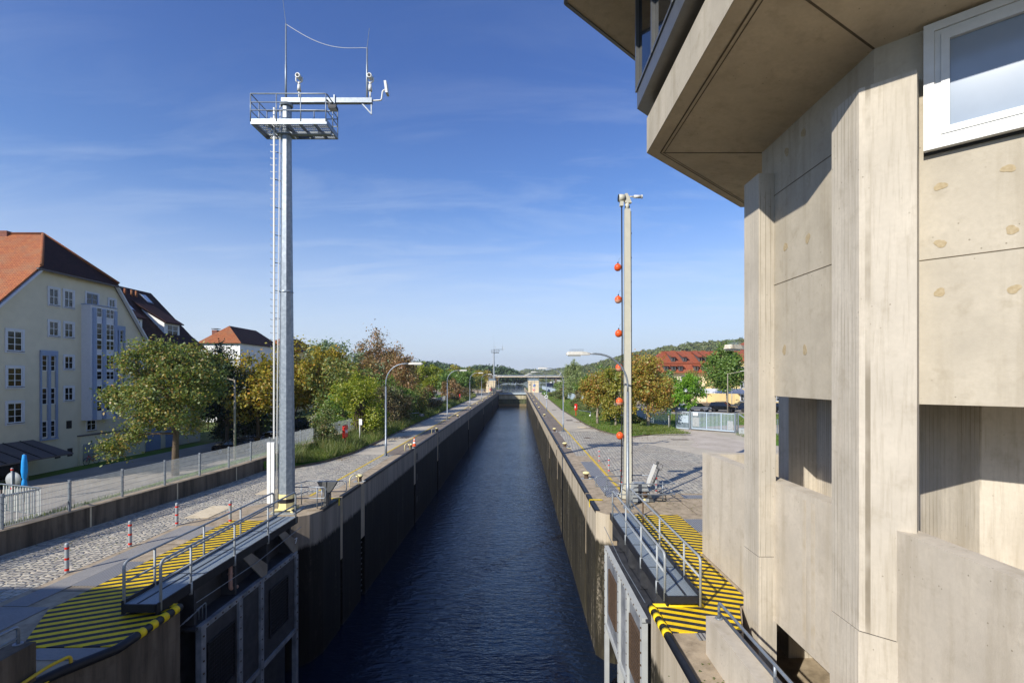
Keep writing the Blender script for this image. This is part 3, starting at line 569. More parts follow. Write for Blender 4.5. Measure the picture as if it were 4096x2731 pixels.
# lock chamber walls ------------------------------------------------------
def lock_wall(side):
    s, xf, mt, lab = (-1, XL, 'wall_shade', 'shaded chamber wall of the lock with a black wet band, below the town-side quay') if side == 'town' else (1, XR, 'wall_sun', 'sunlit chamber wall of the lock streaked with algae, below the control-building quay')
    y0 = 21.4 if s < 0 else 21.2
    slots = [(23.45, 23.75), (26.5, 27.15), (39.9, 40.55), (51.3, 51.95), (83, 83.7), (118, 118.8), (158, 158.8)] if s < 0 else [(24.2, 24.5), (38.35, 38.55), (42, 42.5), (53, 53.5), (84, 84.7), (118, 118.8), (158, 158.8)]
    t = thing('lock_wall', lab, 'lock wall', (xf, 100, -3))
    bx = lambda mb, q0, q1, a, b, z0, z1: mb.box(min(xf + s * q0, xf + s * q1), max(xf + s * q0, xf + s * q1), a, b, z0, z1)
    mb = MB(); y = y0
    for a, b in slots + [(211.9, 0)]: bx(mb, 0, 1.2, y, a, -8, -0.012); y = b
    cp = MB()
    for a, b in slots: bx(cp, .03, 1.18, a + .002, b - .002, -.2, -.015)
    cp.build('slot_cover', M['conc_quay'], t)
    sbk = MB(); bx(sbk, 0.5, 1.19, y0 + .2, 211.7, -8, -.016); sbk.build('slot_back_shade', M['black'], t)  # backs blackened to paint in the shade of the recesses
    if s < 0: mb.prism([(-10.3, 19.8), (-9.9, 19.8), (-8.9, 20.6), (XL, 21.399), (-10.3, 21.399)], -8, -0.012); mb.box(-10.35, -10.02, 12.36, 19.79, -8, -.012)
    else: mb.prism([(4.95, 20.3), (4.55, 20.3), (3.75, 20.65), (XR, 21.199), (4.95, 21.199)], -8, -0.012); mb.box(4.72, 5.0, 12.36, 20.29, -8, -.012)
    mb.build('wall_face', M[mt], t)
    c = MB(); y = y0
    for a, b in slots + [(211.9, 0)]:
        if a - y > .3: bx(c, -.015, .17, y, a, -.10, .035)
        y = b
    c.build('edge_rail', M['black'], t)
    jm = MB()
    for yy in [30.5, 34.5, 46, 58, 65, 73, 93, 103, 110, 129, 140, 150, 170, 182, 195]: bx(jm, -.006, .02, yy, yy + .05, -7, -.11)
    jm.build('joint', M['rubber'], t)
    bm_ = MB()
    for a, b in slots[2 if s < 0 else 2:]: 
        for zz_ in (-.55, -2.3, -4.2): bx(bm_, .02 - .03, .1, b + .35, b + .75, zz_ - .55, zz_)
    bm_.build('mooring_niche', M['black_fill'], t)
    if s < 0:
        ld = MB()
        for i in range(24): ld.beam((xf - .16, 26.52, -.35 - i * .3), (xf - .16, 27.13, -.35 - i * .3), .035, .035)
        ld.build('ladder', M['galv'], t)
    yb = MB(); ys = 23.3 if s < 0 else 23.05
    bx(yb, -.025, .6, ys - .12, ys, .036, .05); bx(yb, -.022, -.005, ys - .12, ys, -.3, .05); yb.build('edge_marking', M['yellow'], t)
    return t
lock_wall('town'); lock_wall('office')
# piers at the lower end, with their rubber edge rolls
def pier(side):
    if side == 'town':
        t = thing('pier', 'shaded concrete pier head with black edge roll beside the open gate on the town side', 'pier', (-9, 9, 0)); poly = [(XL, 12.34), (-10.2, 12.34), (-10.2, -20), (-9.61, -20), (-9.61, 8), (-9.1, 9.6), (XL, 10.4)]; mt = 'wall_shade'; e = [(XL, 12.33), (XL, 10.4), (-9.1, 9.6), (-9.6, 8), (-9.6, -10)]; x2 = -9.9
    else:
        t = thing('pier', 'sunlit concrete pier head with steel edge beside the open gate below the control building', 'pier', (4, 9, 0)); poly = [(XR, 12.34), (4.34, 12.34), (4.34, -20), (XR, -20)]; mt = 'wall_sun'; e = [(XR, 12.33), (XR, -10)]; x2 = 4.7
    mb = MB(); mb.prism(poly, -8, -.013); mb.build('pier_body', M[mt if side != 'town' else 'conc_dark'], t)  # town pier gets darker concrete, its shade painted into the colour
    r = MB(); pts = [Vector((x, y, -.02)) for x, y in e]
    r.tube(pts, .10, 10); r.build('edge_roll', M['black'], t)
    y = 12.2
    while y > 10.95: yr = MB(); yr.tube([(e[0][0], y, -.018), (e[0][0], y - .17, -.018)], .106, 12); y -= .36; yr.build('yellow_band', M['yellow'], t)
    yr = MB(); yr.tube([(e[0][0], 12.31, -.012), (x2, 12.31, -.012)], .085, 10); yr.build('yellow_edge', M['yellow'], t)
pier('town'); pier('office')
# lower gate leaves, folded open into their recesses ------------------------------
def gate(side):
    sg, xf, q0, zt = (-1, XL, .17, -.95) if side == 'town' else (1, XR, .37, -.72)
    X = lambda q: xf + sg * q
    def bx(mb, qa, qb, ya, yb, za, zb): a, b = X(qa), X(qb); mb.box(min(a, b), max(a, b), ya, yb, za, zb)
    lab = 'open dark steel lock gate leaf in shadow, with numbered brace plates' if side == 'town' else 'open steel lock gate leaf in sunshine, with pale grey frame and walkway'
    t = thing('lock_gate', lab, 'lock gate', (X(.8), 16, 0)); ya, yb, q1 = (12.2, 19.75, q0 + .8) if side != 'town' else (11.75, 19.25, q0 + .82)
    d = MB(); d.slab([(X(q0 + .02), ya, .27), (X(q1 - .02), ya, .27), (X(q1 - .02), yb, .27), (X(q0 + .02), yb, .27)], (0, 0, .04)); d.build('walkway_deck', M['walkway'], t)
    kp = MB(); bx(kp, q0 - .02, q0 + .02, ya, yb, .06, .315); bx(kp, q1 - .02, q1 + .03, ya, yb, .06, .40); bx(kp, q0 + .021, q1 - .021, ya - .03, ya + .02, .13, .318)
    bx(kp, q0 + .45, q0 + .51, ya + .05, yb, .302, .316)
    for i in range(1, 4): bx(kp, q0 + .03, q1 - .03, ya + (yb - ya) * i / 4 - .02, ya + (yb - ya) * i / 4 + .02, .303, .314)
    kp.build('deck_frame', M['black'], t)
    body = MB(); bx(body, .62, .9, 12.75, yb - .1, -6.6, .06)
    for y in ([13.2, 15.1, 17.0, 18.7] if side == 'town' else [13.3, 15.0, 16.6, 18.2, 19.4]): bx(body, q0 + .02, .62, y - .05, y + .05, zt + .02, .058)
    body.build('gate_body', M['gatesteel'], t)
    led = MB(); bx(led, .06, .9, 13.0, 18.9, zt - .06, zt); led.build('ledge', M['gatesteel'], t)
    fr = MB(); P0, P1, zb = 13.12, 18.85, zt - 3.05
    bx(fr, -.03, .12, P0, P1, zt - .12, zt + .02); bx(fr, -.03, .12, P0, P1, zb, zb + .16)
    for y in (P0, P0 + 1.75, P0 + 3.0, P1 - .16): bx(fr, -.05 if y in (P0 + 1.75, P0 + 3.0) else -.034, .125, y, y + .2, (zt - 3.7 if y < P1 - .5 else -6.8) if y not in (P0,) else -6.8, zt - .1)
    fr.build('gate_frame', M['gateframe' if side != 'town' else 'gatepanel'], t)
    pn = MB(); bx(pn, .03, .06, P0 + .1, P1 - .1, zb + .1, zt - .1); pn.build('gate_panel', M['gatepanel' if side != 'town' else 'gatesteel'], t)  # town leaf takes darker steels, its shadow painted into the colours
    for g0, g1 in ((P0 + .33, P0 + 1.6), (P1 - 2.05, P1 - .75)):
        gm = MB(); z0, z1 = zt - 2.25, zt - .62
        for i in range(15): z = z0 + (z1 - z0) * i / 14; gm.beam((X(.012), g0, z), (X(.012), g1, z), .018, .02)
        for i in range(13): y = g0 + (g1 - g0) * i / 12; gm.beam((X(.018), y, z0), (X(.018), y, z1), .014, .012)
        for p, q in (((g0, z0), (g1, z0)), ((g1, z0), (g1, z1)), ((g1, z1), (g0, z1)), ((g0, z1), (g0, z0))): gm.beam((X(.0), *p), (X(.0), *q), .05, .05)
        w_ = gm.build('mesh_grille', M['rust'] if side != 'town' else M['black'], t)
        bk = MB(); bx(bk, .022, .026, g0, g1, z0, z1); bk.build('backing', M['black_fill'], w_)
    bolt = MB()
    for i in range(17): bx(bolt, -.048, -.02, P0 + .25 + i * .34, P0 + .29 + i * .34, zt - .07, zt - .03)
    for y in (P0 + .08, P0 + 1.83, P0 + 3.08, P1 - .07):
        for i in range(10): bx(bolt, -.062, -.04, y - .02, y + .02, zt - .3 - i * .34, zt - .26 - i * .34)
    bolt.build('bolt', M['rust'], t, ).__setitem__('kind', 'stuff')
    if side == 'town':
        for j, y in enumerate((16.05, 18.35)):
            b = MB(); b.slab([(X(q0 - .005), y - .62, .08), (X(q0 - .005), y - 0.15, .08), (X(.02), y + .62, zt + .35), (X(.02), y + .62, zt), (X(.02), y + .3, zt)], (-.035, 0, 0)); w_ = b.build('brace', M['brace'], t)
            if j == 1:
                g_ = MB(); O = Vector((X(.02) + .022, y + .33, zt + .42)); g_.beam(O + Vector((0, 0, .13)), O + Vector((0, .17, .13)), .02, .018); g_.beam(O + Vector((0, .17, .13)), O + Vector((0, .04, -.05)), .02, .018); g_.build('numeral', M['white'], w_)
        pp = MB(); pp.tube(rounded([(X(.3), 15.0, 0), (X(.3), 15.0, -.72), (X(.3), 15.35, -.8)], .1), .06, 10); pp.lathe([(.075, -.02), (.075, .02)], (X(.3), 15, -.25)); pp.build('pipe', plain('pinkish_pipe', srgb('#b08878'), 0.5), t)
        hb = MB()
        for i in range(3): hb.tube(rounded([(X(.12 + .1 * i), 13.55, zt), (X(.12 + .1 * i), 13.55, zt + .5 - .08 * i), (X(.12 + .1 * i), 12.75, zt + .35 - .08 * i)], .08), .014, 6)
        hb.build('grab_bar', M['galv'], t)
    cb_ = MB(); zc_ = -.12; cb_.tube([(X(.02), 13.0, zc_ - .1), (X(.02), 16, zc_ - .16), (X(.04), 19.3, zc_)], .012, 5); cb_.build('tension_wire', M['galv'], t)
    # railings
    for q, nm in ((q0 + .0, 'inner'), (q1, 'outer')):
        ys = [11.9, 13, 15, 17, 19.1] if (side == 'town' and nm == 'inner') else ([11.8, 12.8, 14.8, 16.75, 19.0] if side == 'town' else ([12.4, 13.1, 14.8, 16.9, 19.3] if nm == 'inner' else [12.1, 13.3, 15.6, 17.7, 19.7]))
        r_ = MB(); top = 1.32
        r_.tube(rounded([(X(q), ys[0], .1), (X(q), ys[0], top), (X(q), ys[-1], top), (X(q), ys[-1], .1)], .16), .034, 8)
        r_.tube([(X(q), ys[0], .82), (X(q), ys[-1], .82)], .03, 8)
        rl = r_.build('railing', M['galv_dull'], t)
        for y in ys[1:-1]:
            p_ = MB(); p_.tube([(X(q), y, .05), (X(q), y, 1.3)], .03, 8); p_.tube([(X(q), y, .0), (X(q), y, .33)], .045, 8); p_.build('post', M['rust' if (side != 'town' and nm == 'outer' and y == 17.7) else 'galv_dull'], rl)
    return t
gate('town'); gate('office')
# hazard mats
m = MB(); m.slab([(-11.75, 19.7, 0.002), (-10.0, 19.7, 0.002), (-9.78, 12.35, 0.002), (-8.75, 12.3, 0.002), (-8.75, 10.45, 0.002), (-10.7, 10.4, 0.002), (-11.75, 12.07, 0.002)], (0, 0, .022)); tag(m.build('hazard_mat', M['stripe_l'], org=(-10.7, 15, 0)), 'yellow and black striped safety mat half in shadow beside the town-side gate leaf', 'safety mat')
m = MB(); m.slab([(4.75, 20.5, 0.002), (6.75, 20.5, 0.002), (6.75, 16.02, 0.002), (5.98, 16.02, 0.002), (5.98, 12.5, 0.002), (5.62, 12.3, 0.002), (5.09, 11.02, 0.002), (3.5, 11.02, 0.002), (3.5, 12.28, 0.002), (4.75, 12.36, 0.002)], (0, 0, .022)); tag(m.build('hazard_mat', M['stripe_r'], org=(5, 15, 0)), 'sunlit yellow and black striped safety mat at the foot of the control building', 'safety mat')
m = MB(); m.slab([(-9.1, 8.2, .002), (-9.1, 8.9, .002), (-8.98, 9.25, .002), (-9.55, 8.2, .002)], (0, 0, .02)); tag(m.build('threshold_plate', M['yellow'], org=(-9.2, 8.6, 0)), 'small yellow painted plate at the rounded end of the shaded pier', 'plate')
# upper gate, sill and gate bridge
t = thing('upper_gate', 'far lock gate with pale steel beam and railings closing the upper end of the chamber', 'lock gate', (-2.6, 212, -1))
m = MB(); m.box(XL, XR, 212.0, 213.1, -8, -1.25); m.box(XL, XR, 211.85, 212.02, -3.35, -3.1); 
for x in (-3.6, 2.9): m.box(x, x + .22, 211.9, 212.01, -3.1, -1.3)
m.build('sill_wall', M['gatewall'], t)
for x in (-1.5, 1.6):
    m = MB()
    for a, b, c, d in ((x, x + .9, -2.0, -1.9), (x, x + .9, -2.7, -2.6), (x, x + .1, -2.6, -2.0), (x + .8, x + .9, -2.6, -2.0)): m.box(a, b, 211.95, 212.01, c, d)
    m.build('niche_frame', M['conc_hut'], t)
m = MB(); m.box(XL + .25, XR - .05, 211.4, 212.0, -1.2, -.45); m.build('gate_beam', plain('pale_blue_gate_paint', srgb('#aab6bc'), .5, .1, .06), t)
m = MB(); m.box(XL + .1, -4.4, 211.3, 212.4, -.44, -.25); m.build('footbridge', M['black'], t)
m = MB()
for i in range(4): m.beam((XL + .3 + i * 1.28, 211.4, -.25), (XL + .3 + i * 1.28, 211.4, .75), .07, .07)
for z in (.25, .75): m.beam((XL + .3, 211.4, z), (-4.5, 211.4, z), .06, .06)
for i in range(7): m.beam((-4.0 + i * 1.2, 212, -.45), (-4.0 + i * 1.2, 212, .5), .05, .05)
m.beam((-4.4, 212, .5), (XR, 212, .5), .04, .04)
m.build('railing', M['galv'], t)
# left bank retaining wall
WP = [(-18.3, -14), (-17.85, 8), (-16.95, 16.2), (-16.05, 27), (-16.02, 60), (-16.1, 110), (-16.8, 160)]
t = thing('retaining_wall', 'long low weathered concrete retaining wall under the wire fence beside the cobbles', 'wall', (-17, 20, 0))
m = MB()
for a, b in zip(WP, WP[1:]): m.slab([(a[0], a[1], -2.5), (b[0], b[1], -2.5), (b[0], b[1], .78), (a[0], a[1], .78)], (-.42, 0, 0))
m.build('wall_face', M['conc_dark'], t)
m = MB()
for a, b in zip(WP, WP[1:]): m.slab([(a[0] + .03, a[1], .781), (b[0] + .03, b[1], .781), (b[0] + .03, b[1], .80), (a[0] + .03, a[1], .80)], (-.5, 0, 0))
m.build('coping', M['conc_quay'], t)
m = MB()
for y in (10.3, 14.6, 18.9, 23.2, 27.5):
    x = np.interp(y, [p[1] for p in WP], [p[0] for p in WP]); m.box(x - .05, x + .006, y - .035, y + .035, 0.0, .77)
m.build('joint', M['conc_hut'], t)
# construction joints and seams of the quay surfaces
m = MB()
for y in list(range(27, 36, 4)) + list(range(41, 200, 6)):
    m.face((XL + .2, y, .003), (-9.5 if y < 37 else -10.25, y, .003), (-9.5 if y < 37 else -10.25, y + .035, .003), (XL + .2, y + .035, .003)); m.face((XR + .2, y + 1.5, .003), (4.25 if y < 52 else 5.2, y + 1.5, .003), (4.25 if y < 52 else 5.2, y + 1.535, .003), (XR + .2, y + 1.535, .003))
for y in (36.78, 60, 92, 131): m.face((-12.7, y, .003), (-10.4, y, .003), (-10.4, y + .05, .003), (-12.7, y + .05, .003))
for y in (53.0, 71, 97, 140): m.face((5.4, y, .003), (7.9, y + .1, .003), (7.9, y + .15, .003), (5.4, y + .05, .003))
for x, ya, yb in ((-9.35, 37, 200), (4.32, 53, 200)): m.face((x, ya, .003), (x, yb, .003), (x + .03, yb, .003), (x + .03, ya, .003))
for y in (16.9, 13.2): m.face((-13.3, y, .0015), (-11.8, y, .0015), (-11.8, y + .03, .0015), (-13.3, y + .03, .0015))
for x in (6.0, 7.6, 9.6): m.face((x, 20.6, .0015), (x, 24.2, .0015), (x + .03, 24.2, .0015), (x + .03, 20.6, .0015))
struct(m.build('surface_joints', M['joint']))
m = MB()
for x, y, a, b in ((6.6, 66, .9, 2.2), (6.1, 88, .8, 1.6), (-11.6, 47, .9, 1.7), (-11.4, 78, .8, 2.4), (14.5, 45.5, 1.6, .8), (-11.9, 110, .7, 2)): m.face((x, y, .004), (x + a, y, .004), (x + a, y + b, .004), (x, y + b, .004))
struct(m.build('asphalt_patch', M['asphalt_dark']), 'structure')
# ================================================================== CONTROL BUILDING
def offset(poly, d):
    n = len(poly); out = []
    for i in range(n):
        p0, p1, p2 = Vector(poly[i - 1]), Vector(poly[i]), Vector(poly[(i + 1) % n])
        e1, e2 = (p1 - p0).normalized(), (p2 - p1).normalized(); n1, n2 = Vector((-e1.y, e1.x)), Vector((-e2.y, e2.x)); b = (n1 + n2).normalized(); out.append(tuple(p1 + b * (d / b.dot(n1))))
    return out
I8 = [(6.1, 8.3), (6.1, 12.12), (9.02, 14.85), (12.9, 14.85), (15.8, 12.1), (15.8, 8.3), (12.9, 5.58), (9.04, 5.58)]   # clockwise; outward is to the left of each edge
t = thing('control_building', 'octagonal bare concrete lock control building with an overhanging glazed cabin', 'control building', (9, 10, -2.4)); CB = t
m = MB(); m.prism(I8, 5.38, 11.6); m.build('upper_wall', M['conc_build'], t)
for z in (10.15, 8.02):
    jt = MB(); jt.box(6.092, 6.105, 8.9, 11.54, z - .006, z + .006); jt.build('joint', M['joint'], t)
jt = MB()
ca = Vector((.734, -.679, 0)); cn = Vector((-.679, -.734, 0)); O0 = Vector((6.1, 8.3, 0))
jt.obox(O0, ca, cn, .6, 4, -.01, .008, 7.71, 7.722)
jt.build('joint', M['joint'], t)
# columns
for nm, poly, zs in (('A', [(5.73, 11.54), (6.14, 11.54), (6.14, 12.28), (5.73, 12.28)], (1.54, 10.69)), ('B', [(5.73, 8.14), (5.73, 8.85), (6.14, 8.85), (6.45, 8.2), (6.545, 7.9), (6.285, 7.63)], (1.55, 10.67))):
    m = MB(); m.prism(poly, zs[0] + .012, zs[1]); 
    col = m.build('column', M['conc_board'], t)
    c = Vector((sum(p[0] for p in poly) / len(poly), sum(p[1] for p in poly) / len(poly))); big = [tuple(c + (Vector(p) - c) * 1.045) for p in poly]
    m = MB(); m.prism(big, -2.4, zs[0]); m.build('column_base', M['conc_board'], col)
    m = MB(); m.prism([tuple(c + (Vector(p) - c) * .985) for p in poly], zs[0], zs[0] + .012); m.build('bearing_gap', M['black_fill'], col)
# filled tie holes
def blob(mb, C, a, n, rx, rz, seed):
    rr = random.Random(seed); pts = []
    for i in range(22):
        q = 2 * math.pi * i / 22; r = 1 + .16 * math.sin(2 * q + seed) + .1 * math.sin(3 * q + seed * 2) + rr.uniform(-.05, .05); pts.append(Vector(C) + Vector(a) * rx * r * math.cos(q) + Vector(Z) * rz * r * math.sin(q) + Vector(n) * .002)
    mb.slab(pts, Vector(n) * .004)
for i, (y, z) in enumerate([(11.0, 10.95), (10.35, 11.05), (11.05, 8.8), (10.2, 8.75), (11.1, 6.45), (10.3, 6.4), (10.9, 9.4)][:6]):
    m = MB(); blob(m, (6.1, y, z), (0, 1, 0), (-1, 0, 0), .075, .1, i); m.build('filled_hole', M['plug'], t)
for i, (tt, z) in enumerate([(.86, 8.86), (1.62, 8.92), (.86, 7.95), (1.66, 8.0), (.85, 7.17), (1.68, 7.12), (2.5, 8.0), (2.5, 8.9)]):
    m = MB(); blob(m, O0 + ca * tt + Vector((0, 0, z)), ca, cn, .075, .062, 20 + i); m.build('filled_hole', M['plug'], t)
# parapet and walkway
m = MB(); m.box(6.1, 6.45, -6, 16.05, 0.02, 3.35); m.box(6.451, 10.5, 15.7, 16.05, 0.02, 3.34); m.build('parapet', M['conc_parapet'], t)
for y, w_, zb in ((10.33, .11, .25), (10.02, .13, .2)):
    stn = MB(); stn.box(6.0975, 6.102, y - w_ / 2, y + w_ / 2, zb, 3.2); stn.build('rust_streak', plain('rust_stain', srgb('#b9ab92'), .9, 0, .06, 3.0, col2=srgb('#c4baa8')), t)
m = MB(); m.prism([(6.451, -5), (6.451, 15.69), (16, 15.69), (16, -5)], 2.1, 2.3); m.build('walkway_floor', M['conc_parapet'], t)
m = MB(); m.prism([(8.75, 9.18), (8.75, 14.2), (7.93, 14.2), (7.93, 14.75), (12.8, 14.75), (15.4, 12), (15.4, 8), (13, 5.9), (12.0, 6.18)], -2.4, 5.379); m.build('core_wall', M['conc_board'], t)
# white window on the near splay
wb = MB(); wm = M['white_metal']; F0 = O0 + ca * 0 
def ring(mb, a0, a1, z0, z1, w_, n0, n1):
    mb.obox(O0, ca, cn, a0, a1, n0, n1, z0, z0 + w_); mb.obox(O0, ca, cn, a0, a1, n0, n1, z1 - w_, z1); mb.obox(O0, ca, cn, a0, a0 + w_, n0, n1, z0 + w_, z1 - w_); mb.obox(O0, ca, cn, a1 - w_, a1, n0, n1, z0 + w_, z1 - w_)
ring(wb, .66, 4.1, 9.43, 11.42, .13, .02, .16); ring(wb, .792, 3.968, 9.562, 11.288, .075, .02, .13); ring(wb, .869, 3.891, 9.639, 11.211, .105, .02, .145)
wf = wb.build('window_frame', wm, t)
pb = MB(); pb.obox(O0, ca, cn, .976, 3.784, .05, .08, 9.746, 11.104); pb.build('pane', M['blind_glass'] if 'blind_glass' in M else plain('pale_window_pane', srgb('#8592a0'), 0.14, 0, .05, 2, spec=.6), wf)
gs = MB(); gs.obox(O0, ca, cn, .66, 4.1, .002, .05, 9.395, 9.43); gs.build('black_fill', M['black_fill'], wf)  # black strip that paints the shadow gap below the window frame
# overhanging cabin
O8 = offset(I8, 2.58); ZS, ZI = 11.97, 11.45
m = MB(); n = 8
for i in range(n):
    j = (i + 1) % n; m.face((*I8[i], ZI), (*I8[j], ZI), (*O8[j], ZS), (*O8[i], ZS))
for i in range(n):
    j = (i + 1) % n; m.face((*O8[i], ZS), (*O8[j], ZS), (*O8[j], 12.9), (*O8[i], 12.9))
m.face(*[(*p, 12.9) for p in O8]); m.build('cabin_base', M['soffit'], t)
fm = MB()
for i in range(n):
    j = (i + 1) % n; a, b = Vector(O8[i]), Vector(O8[j]); e = (b - a).normalized(); nn = Vector((-e.y, e.x)) * .012
    fm.slab([(*a, ZS - .004), (*b, ZS - .004), (*b, 12.905), (*a, 12.905)], (nn.x, nn.y, 0))
fm.build('fascia', M['conc_build'], t)
gr = MB()
for k0, wd in ((2.24, .035), (2.16, .02)):
    A, B = offset(I8, k0), offset(I8, k0 + wd)
    za, zb = ZI + (ZS - ZI) * k0 / 2.58 - .006, ZI + (ZS - ZI) * (k0 + wd) / 2.58 - .006
    for i in range(n): j = (i + 1) % n; gr.face((*A[i], za), (*A[j], za), (*B[j], zb), (*B[i], zb))
Q = offset(I8, 2.2)
for i in range(n): gr.beam((*I8[i], ZI + .0), (*Q[i], ZI + (ZS - ZI) * 2.2 / 2.58 + .0), .035, .014)
gr.build('drip_groove', M['joint'], t)
rc = offset(I8, 2.42); m = MB(); m.prism(rc, 12.9, 13.24); m.build('recess', M['black_fill'], t)
G8 = offset(I8, 2.83); G7 = offset(I8, 2.79)
m = MB(); m.prism(G8, 13.23, 13.72); m.build('sill_band', M['dark_metal'], t)
gl = MB(); gl.prism(G7, 13.721, 16.79); gz = gl.build('glazing', M['glass'], t)
mu = MB()
for i in range(n):
    j = (i + 1) % n; a, b = Vector(G8[i]), Vector(G8[j]); k_ = max(1, round((b - a).length / 1.55))
    for q in range(k_):
        p = a.lerp(b, q / k_); mu.beam((*p, 13.7), (*p, 16.8), .09, .09)
    e = (b - a).normalized()
    for z in (13.74, 16.7): mu.beam((*(a), z), (*(b), z), .07, .07)
mu.build('mullion', M['dark_metal'], gz)
RF = offset(I8, 4.73); m = MB(); m.prism(RF, 16.8, 17.3); rf = m.build('cabin_roof', M['soffit'], t)
m = MB()
for i in range(n): j = (i + 1) % n; m.beam((*RF[i], 17.05), (*RF[j], 17.05), .1, .58)
m.build('roof_edge', M['dark_metal'], rf)
# lower yard and stair walls beside the building
m = MB(); m.box(4.36, 14, -20, 15.69, -3.2, -2.4); struct(m.build('yard_floor', M['conc_quay']))
def low_wall(x0, x1, lab, y1):
    t = thing('stair_wall', lab, 'low wall', ((x0 + x1) / 2, 6, 0))
    m = MB(); m.box(x0, x1, -8, y1, -.01, .8); m.build('wall_face', M['conc_parapet'] if x0 > 0 else M['conc_dark'], t)  # shaded wall gets darker concrete, the shade painted into its colour
    xc = (x0 + x1) / 2 + (.03 if x0 > 0 else -.03); r = MB(); ye = y1 - .12 if x0 > 0 else y1 - .1
    r.tube(rounded([(xc, ye, .8), (xc, ye, 1.14), (xc, -6, 1.14)], .09), .03, 8); r.tube([(xc, ye, .93), (xc, -6, .93)], .024, 8); r.cyl((xc, ye, .8), (xc, ye, .82), .08)
    for y in (ye - 2.2, ye - 4.4): r.tube([(xc, y, .8), (xc, y, 1.14)], .026, 8)
    r.build('handrail', M['galv'], t)
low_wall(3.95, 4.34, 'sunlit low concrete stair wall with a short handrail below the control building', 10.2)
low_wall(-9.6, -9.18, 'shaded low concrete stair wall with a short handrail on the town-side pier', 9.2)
t = thing('grab_rail', 'bent yellow grab rail on the shaded pier next to the low stair wall', 'grab rail', (-9.05, 9.4, 0))
m = MB(); m.tube(rounded([(-9.03, 9.75, 0), (-9.03, 9.75, .22), (-9.06, 9.3, .26), (-9.1, 8.7, .2), (-9.12, 8.5, 0)], .14, 6), .032, 9); m.build('rail', M['yellow_worn'], t); m = MB(); m.cyl((-9.03, 9.75, 0), (-9.03, 9.75, .015), .06); m.build('foot_plate', M['rust'], t)
# unseen block added behind the viewer, shaped to cast the shadow on the town-side quay
t = thing('shadow_block', 'unseen concrete block added behind the viewer to shade the town-side quay', 'shadow block', (-30, -8, 0))
m = MB(); m.prism([(-60, -14), (-16.4, -14), (-15.9, -8), (-17.4, -1.6), (-60, -1.4)], -2.3, 12.0); m.build('block_wall', M['conc_build'], t)
# ================================================================== LAMPS
def lamp_proto(loc, lab, grp):
    t = thing('street_lamp', lab, 'street lamp', loc, grp); x, y, z = loc
    m = MB(); m.tube([(x, y, 0), (x, y, 1.0), (x, y, 1.02), (x, y, 5.2)], [.085, .085, .068, .058], 12); 
    ar = [(x, y, 5.2)] + arc((x - 1.45, y, 5.45), 1.45, 0, 90, 10) ; ar = [(p[0], y, p[2]) for p in ar]; m.tube(ar + [(x - 1.75, y, 6.91)], .045, 10); m.build('pole', M['galv'], t)
    h = MB(); x0 = x - 1.7; P = [(0, .08, .07), (-.12, .13, .11), (-.35, .17, .14), (-.98, .17, .13), (-1.05, .14, .08)]
    for i, (dx, w_, hh) in enumerate(P):
        h.v += [(x0 + dx, y - w_, 6.84), (x0 + dx, y + w_, 6.84), (x0 + dx, y + w_ * .75, 6.86 + hh), (x0 + dx, y - w_ * .75, 6.86 + hh)]
        if i: b = 4 * (i - 1); fs = [(b + j, b + (j + 1) % 4, b + 4 + (j + 1) % 4, b + 4 + j) for j in range(4)]; h.f += fs; h.sm += [False] * 4; h.mi += [0] * 4
    h.f += [(0, 1, 2, 3), (16, 17, 18, 19)]; h.sm += [False] * 2; h.mi += [0] * 2
    hd = h.build('lamp_head', M['lamp_head'], t); l = MB(); l.box(x0 - .97, x0 - .42, y - .13, y + .13, 6.79, 6.838); l.build('lens', M['lens'], hd)
    sp = MB()
    for i in range(13):
        for s_ in (-.07, .0, .07): sp.beam((x0 - .3 - i * .05, y + s_, 6.98), (x0 - .3 - i * .05 + .01, y + s_ * 1.3, 7.12), .004, .004)
    sp.build('bird_spikes', M['galv'], hd)
    b = MB(); b.box(x - .2, x + .2, y - .2, y + .2, .004, .03)
    for a in (0, 90, 180, 270): c, s_ = math.cos(R(a)), math.sin(R(a)); b.slab([(x + c * .08, y + s_ * .08, .03), (x + c * .19, y + s_ * .19, .03), (x + c * .08, y + s_ * .08, .22)], (-s_ * .015, c * .015, 0))
    b.build('base_plate', M['galv'], t); return t
RL = [(4.89, 21.66), (4.87, 52.8), (4.87, 84.0), (4.87, 115.2), (4.87, 146.4), (4.87, 177.4), (4.87, 240)]
LLm = [(-9.94, 36.2), (-9.94, 67.4), (-9.94, 98.6), (-9.94, 129.8), (-9.94, 161), (-9.94, 192), (-9.94, 240)]
rlab = ['tallest-looking grey curved street lamp in front of the cream float mast', 'grey curved street lamp by the manhole at the end of the cobbles, control-building quay', 'grey curved street lamp with a white ring tied on its pole', 'grey curved street lamp third before the telephone-sign hut, control-building quay', 'grey curved street lamp second before the telephone-sign hut, control-building quay', 'grey curved street lamp standing directly before the telephone-sign hut', 'grey curved street lamp beyond the telephone-sign hut by the river']
llab = ['grey curved street lamp beside the traffic cone, town-side quay', 'grey curved street lamp where tree shadows cross the path, town-side quay', 'grey curved street lamp third along the town-side quay, near a red lifebuoy box', 'grey curved street lamp fourth along the town-side quay', 'grey curved street lamp directly before the far mast, town-side quay', 'grey curved street lamp beside the far hut, town-side quay', 'grey curved street lamp beyond the far hut, town-side quay']
P0_ = lamp_proto((RL[0][0], RL[0][1], 0), rlab[0], 'street lamps along both quays')
for i, (x, y) in enumerate(RL[1:]): dup(P0_, (x, y, 0), rlab[i + 1])
for i, (x, y) in enumerate(LLm): dup(P0_, (x, y, 0), llab[i], rz=math.pi)
rs = random.Random(4)
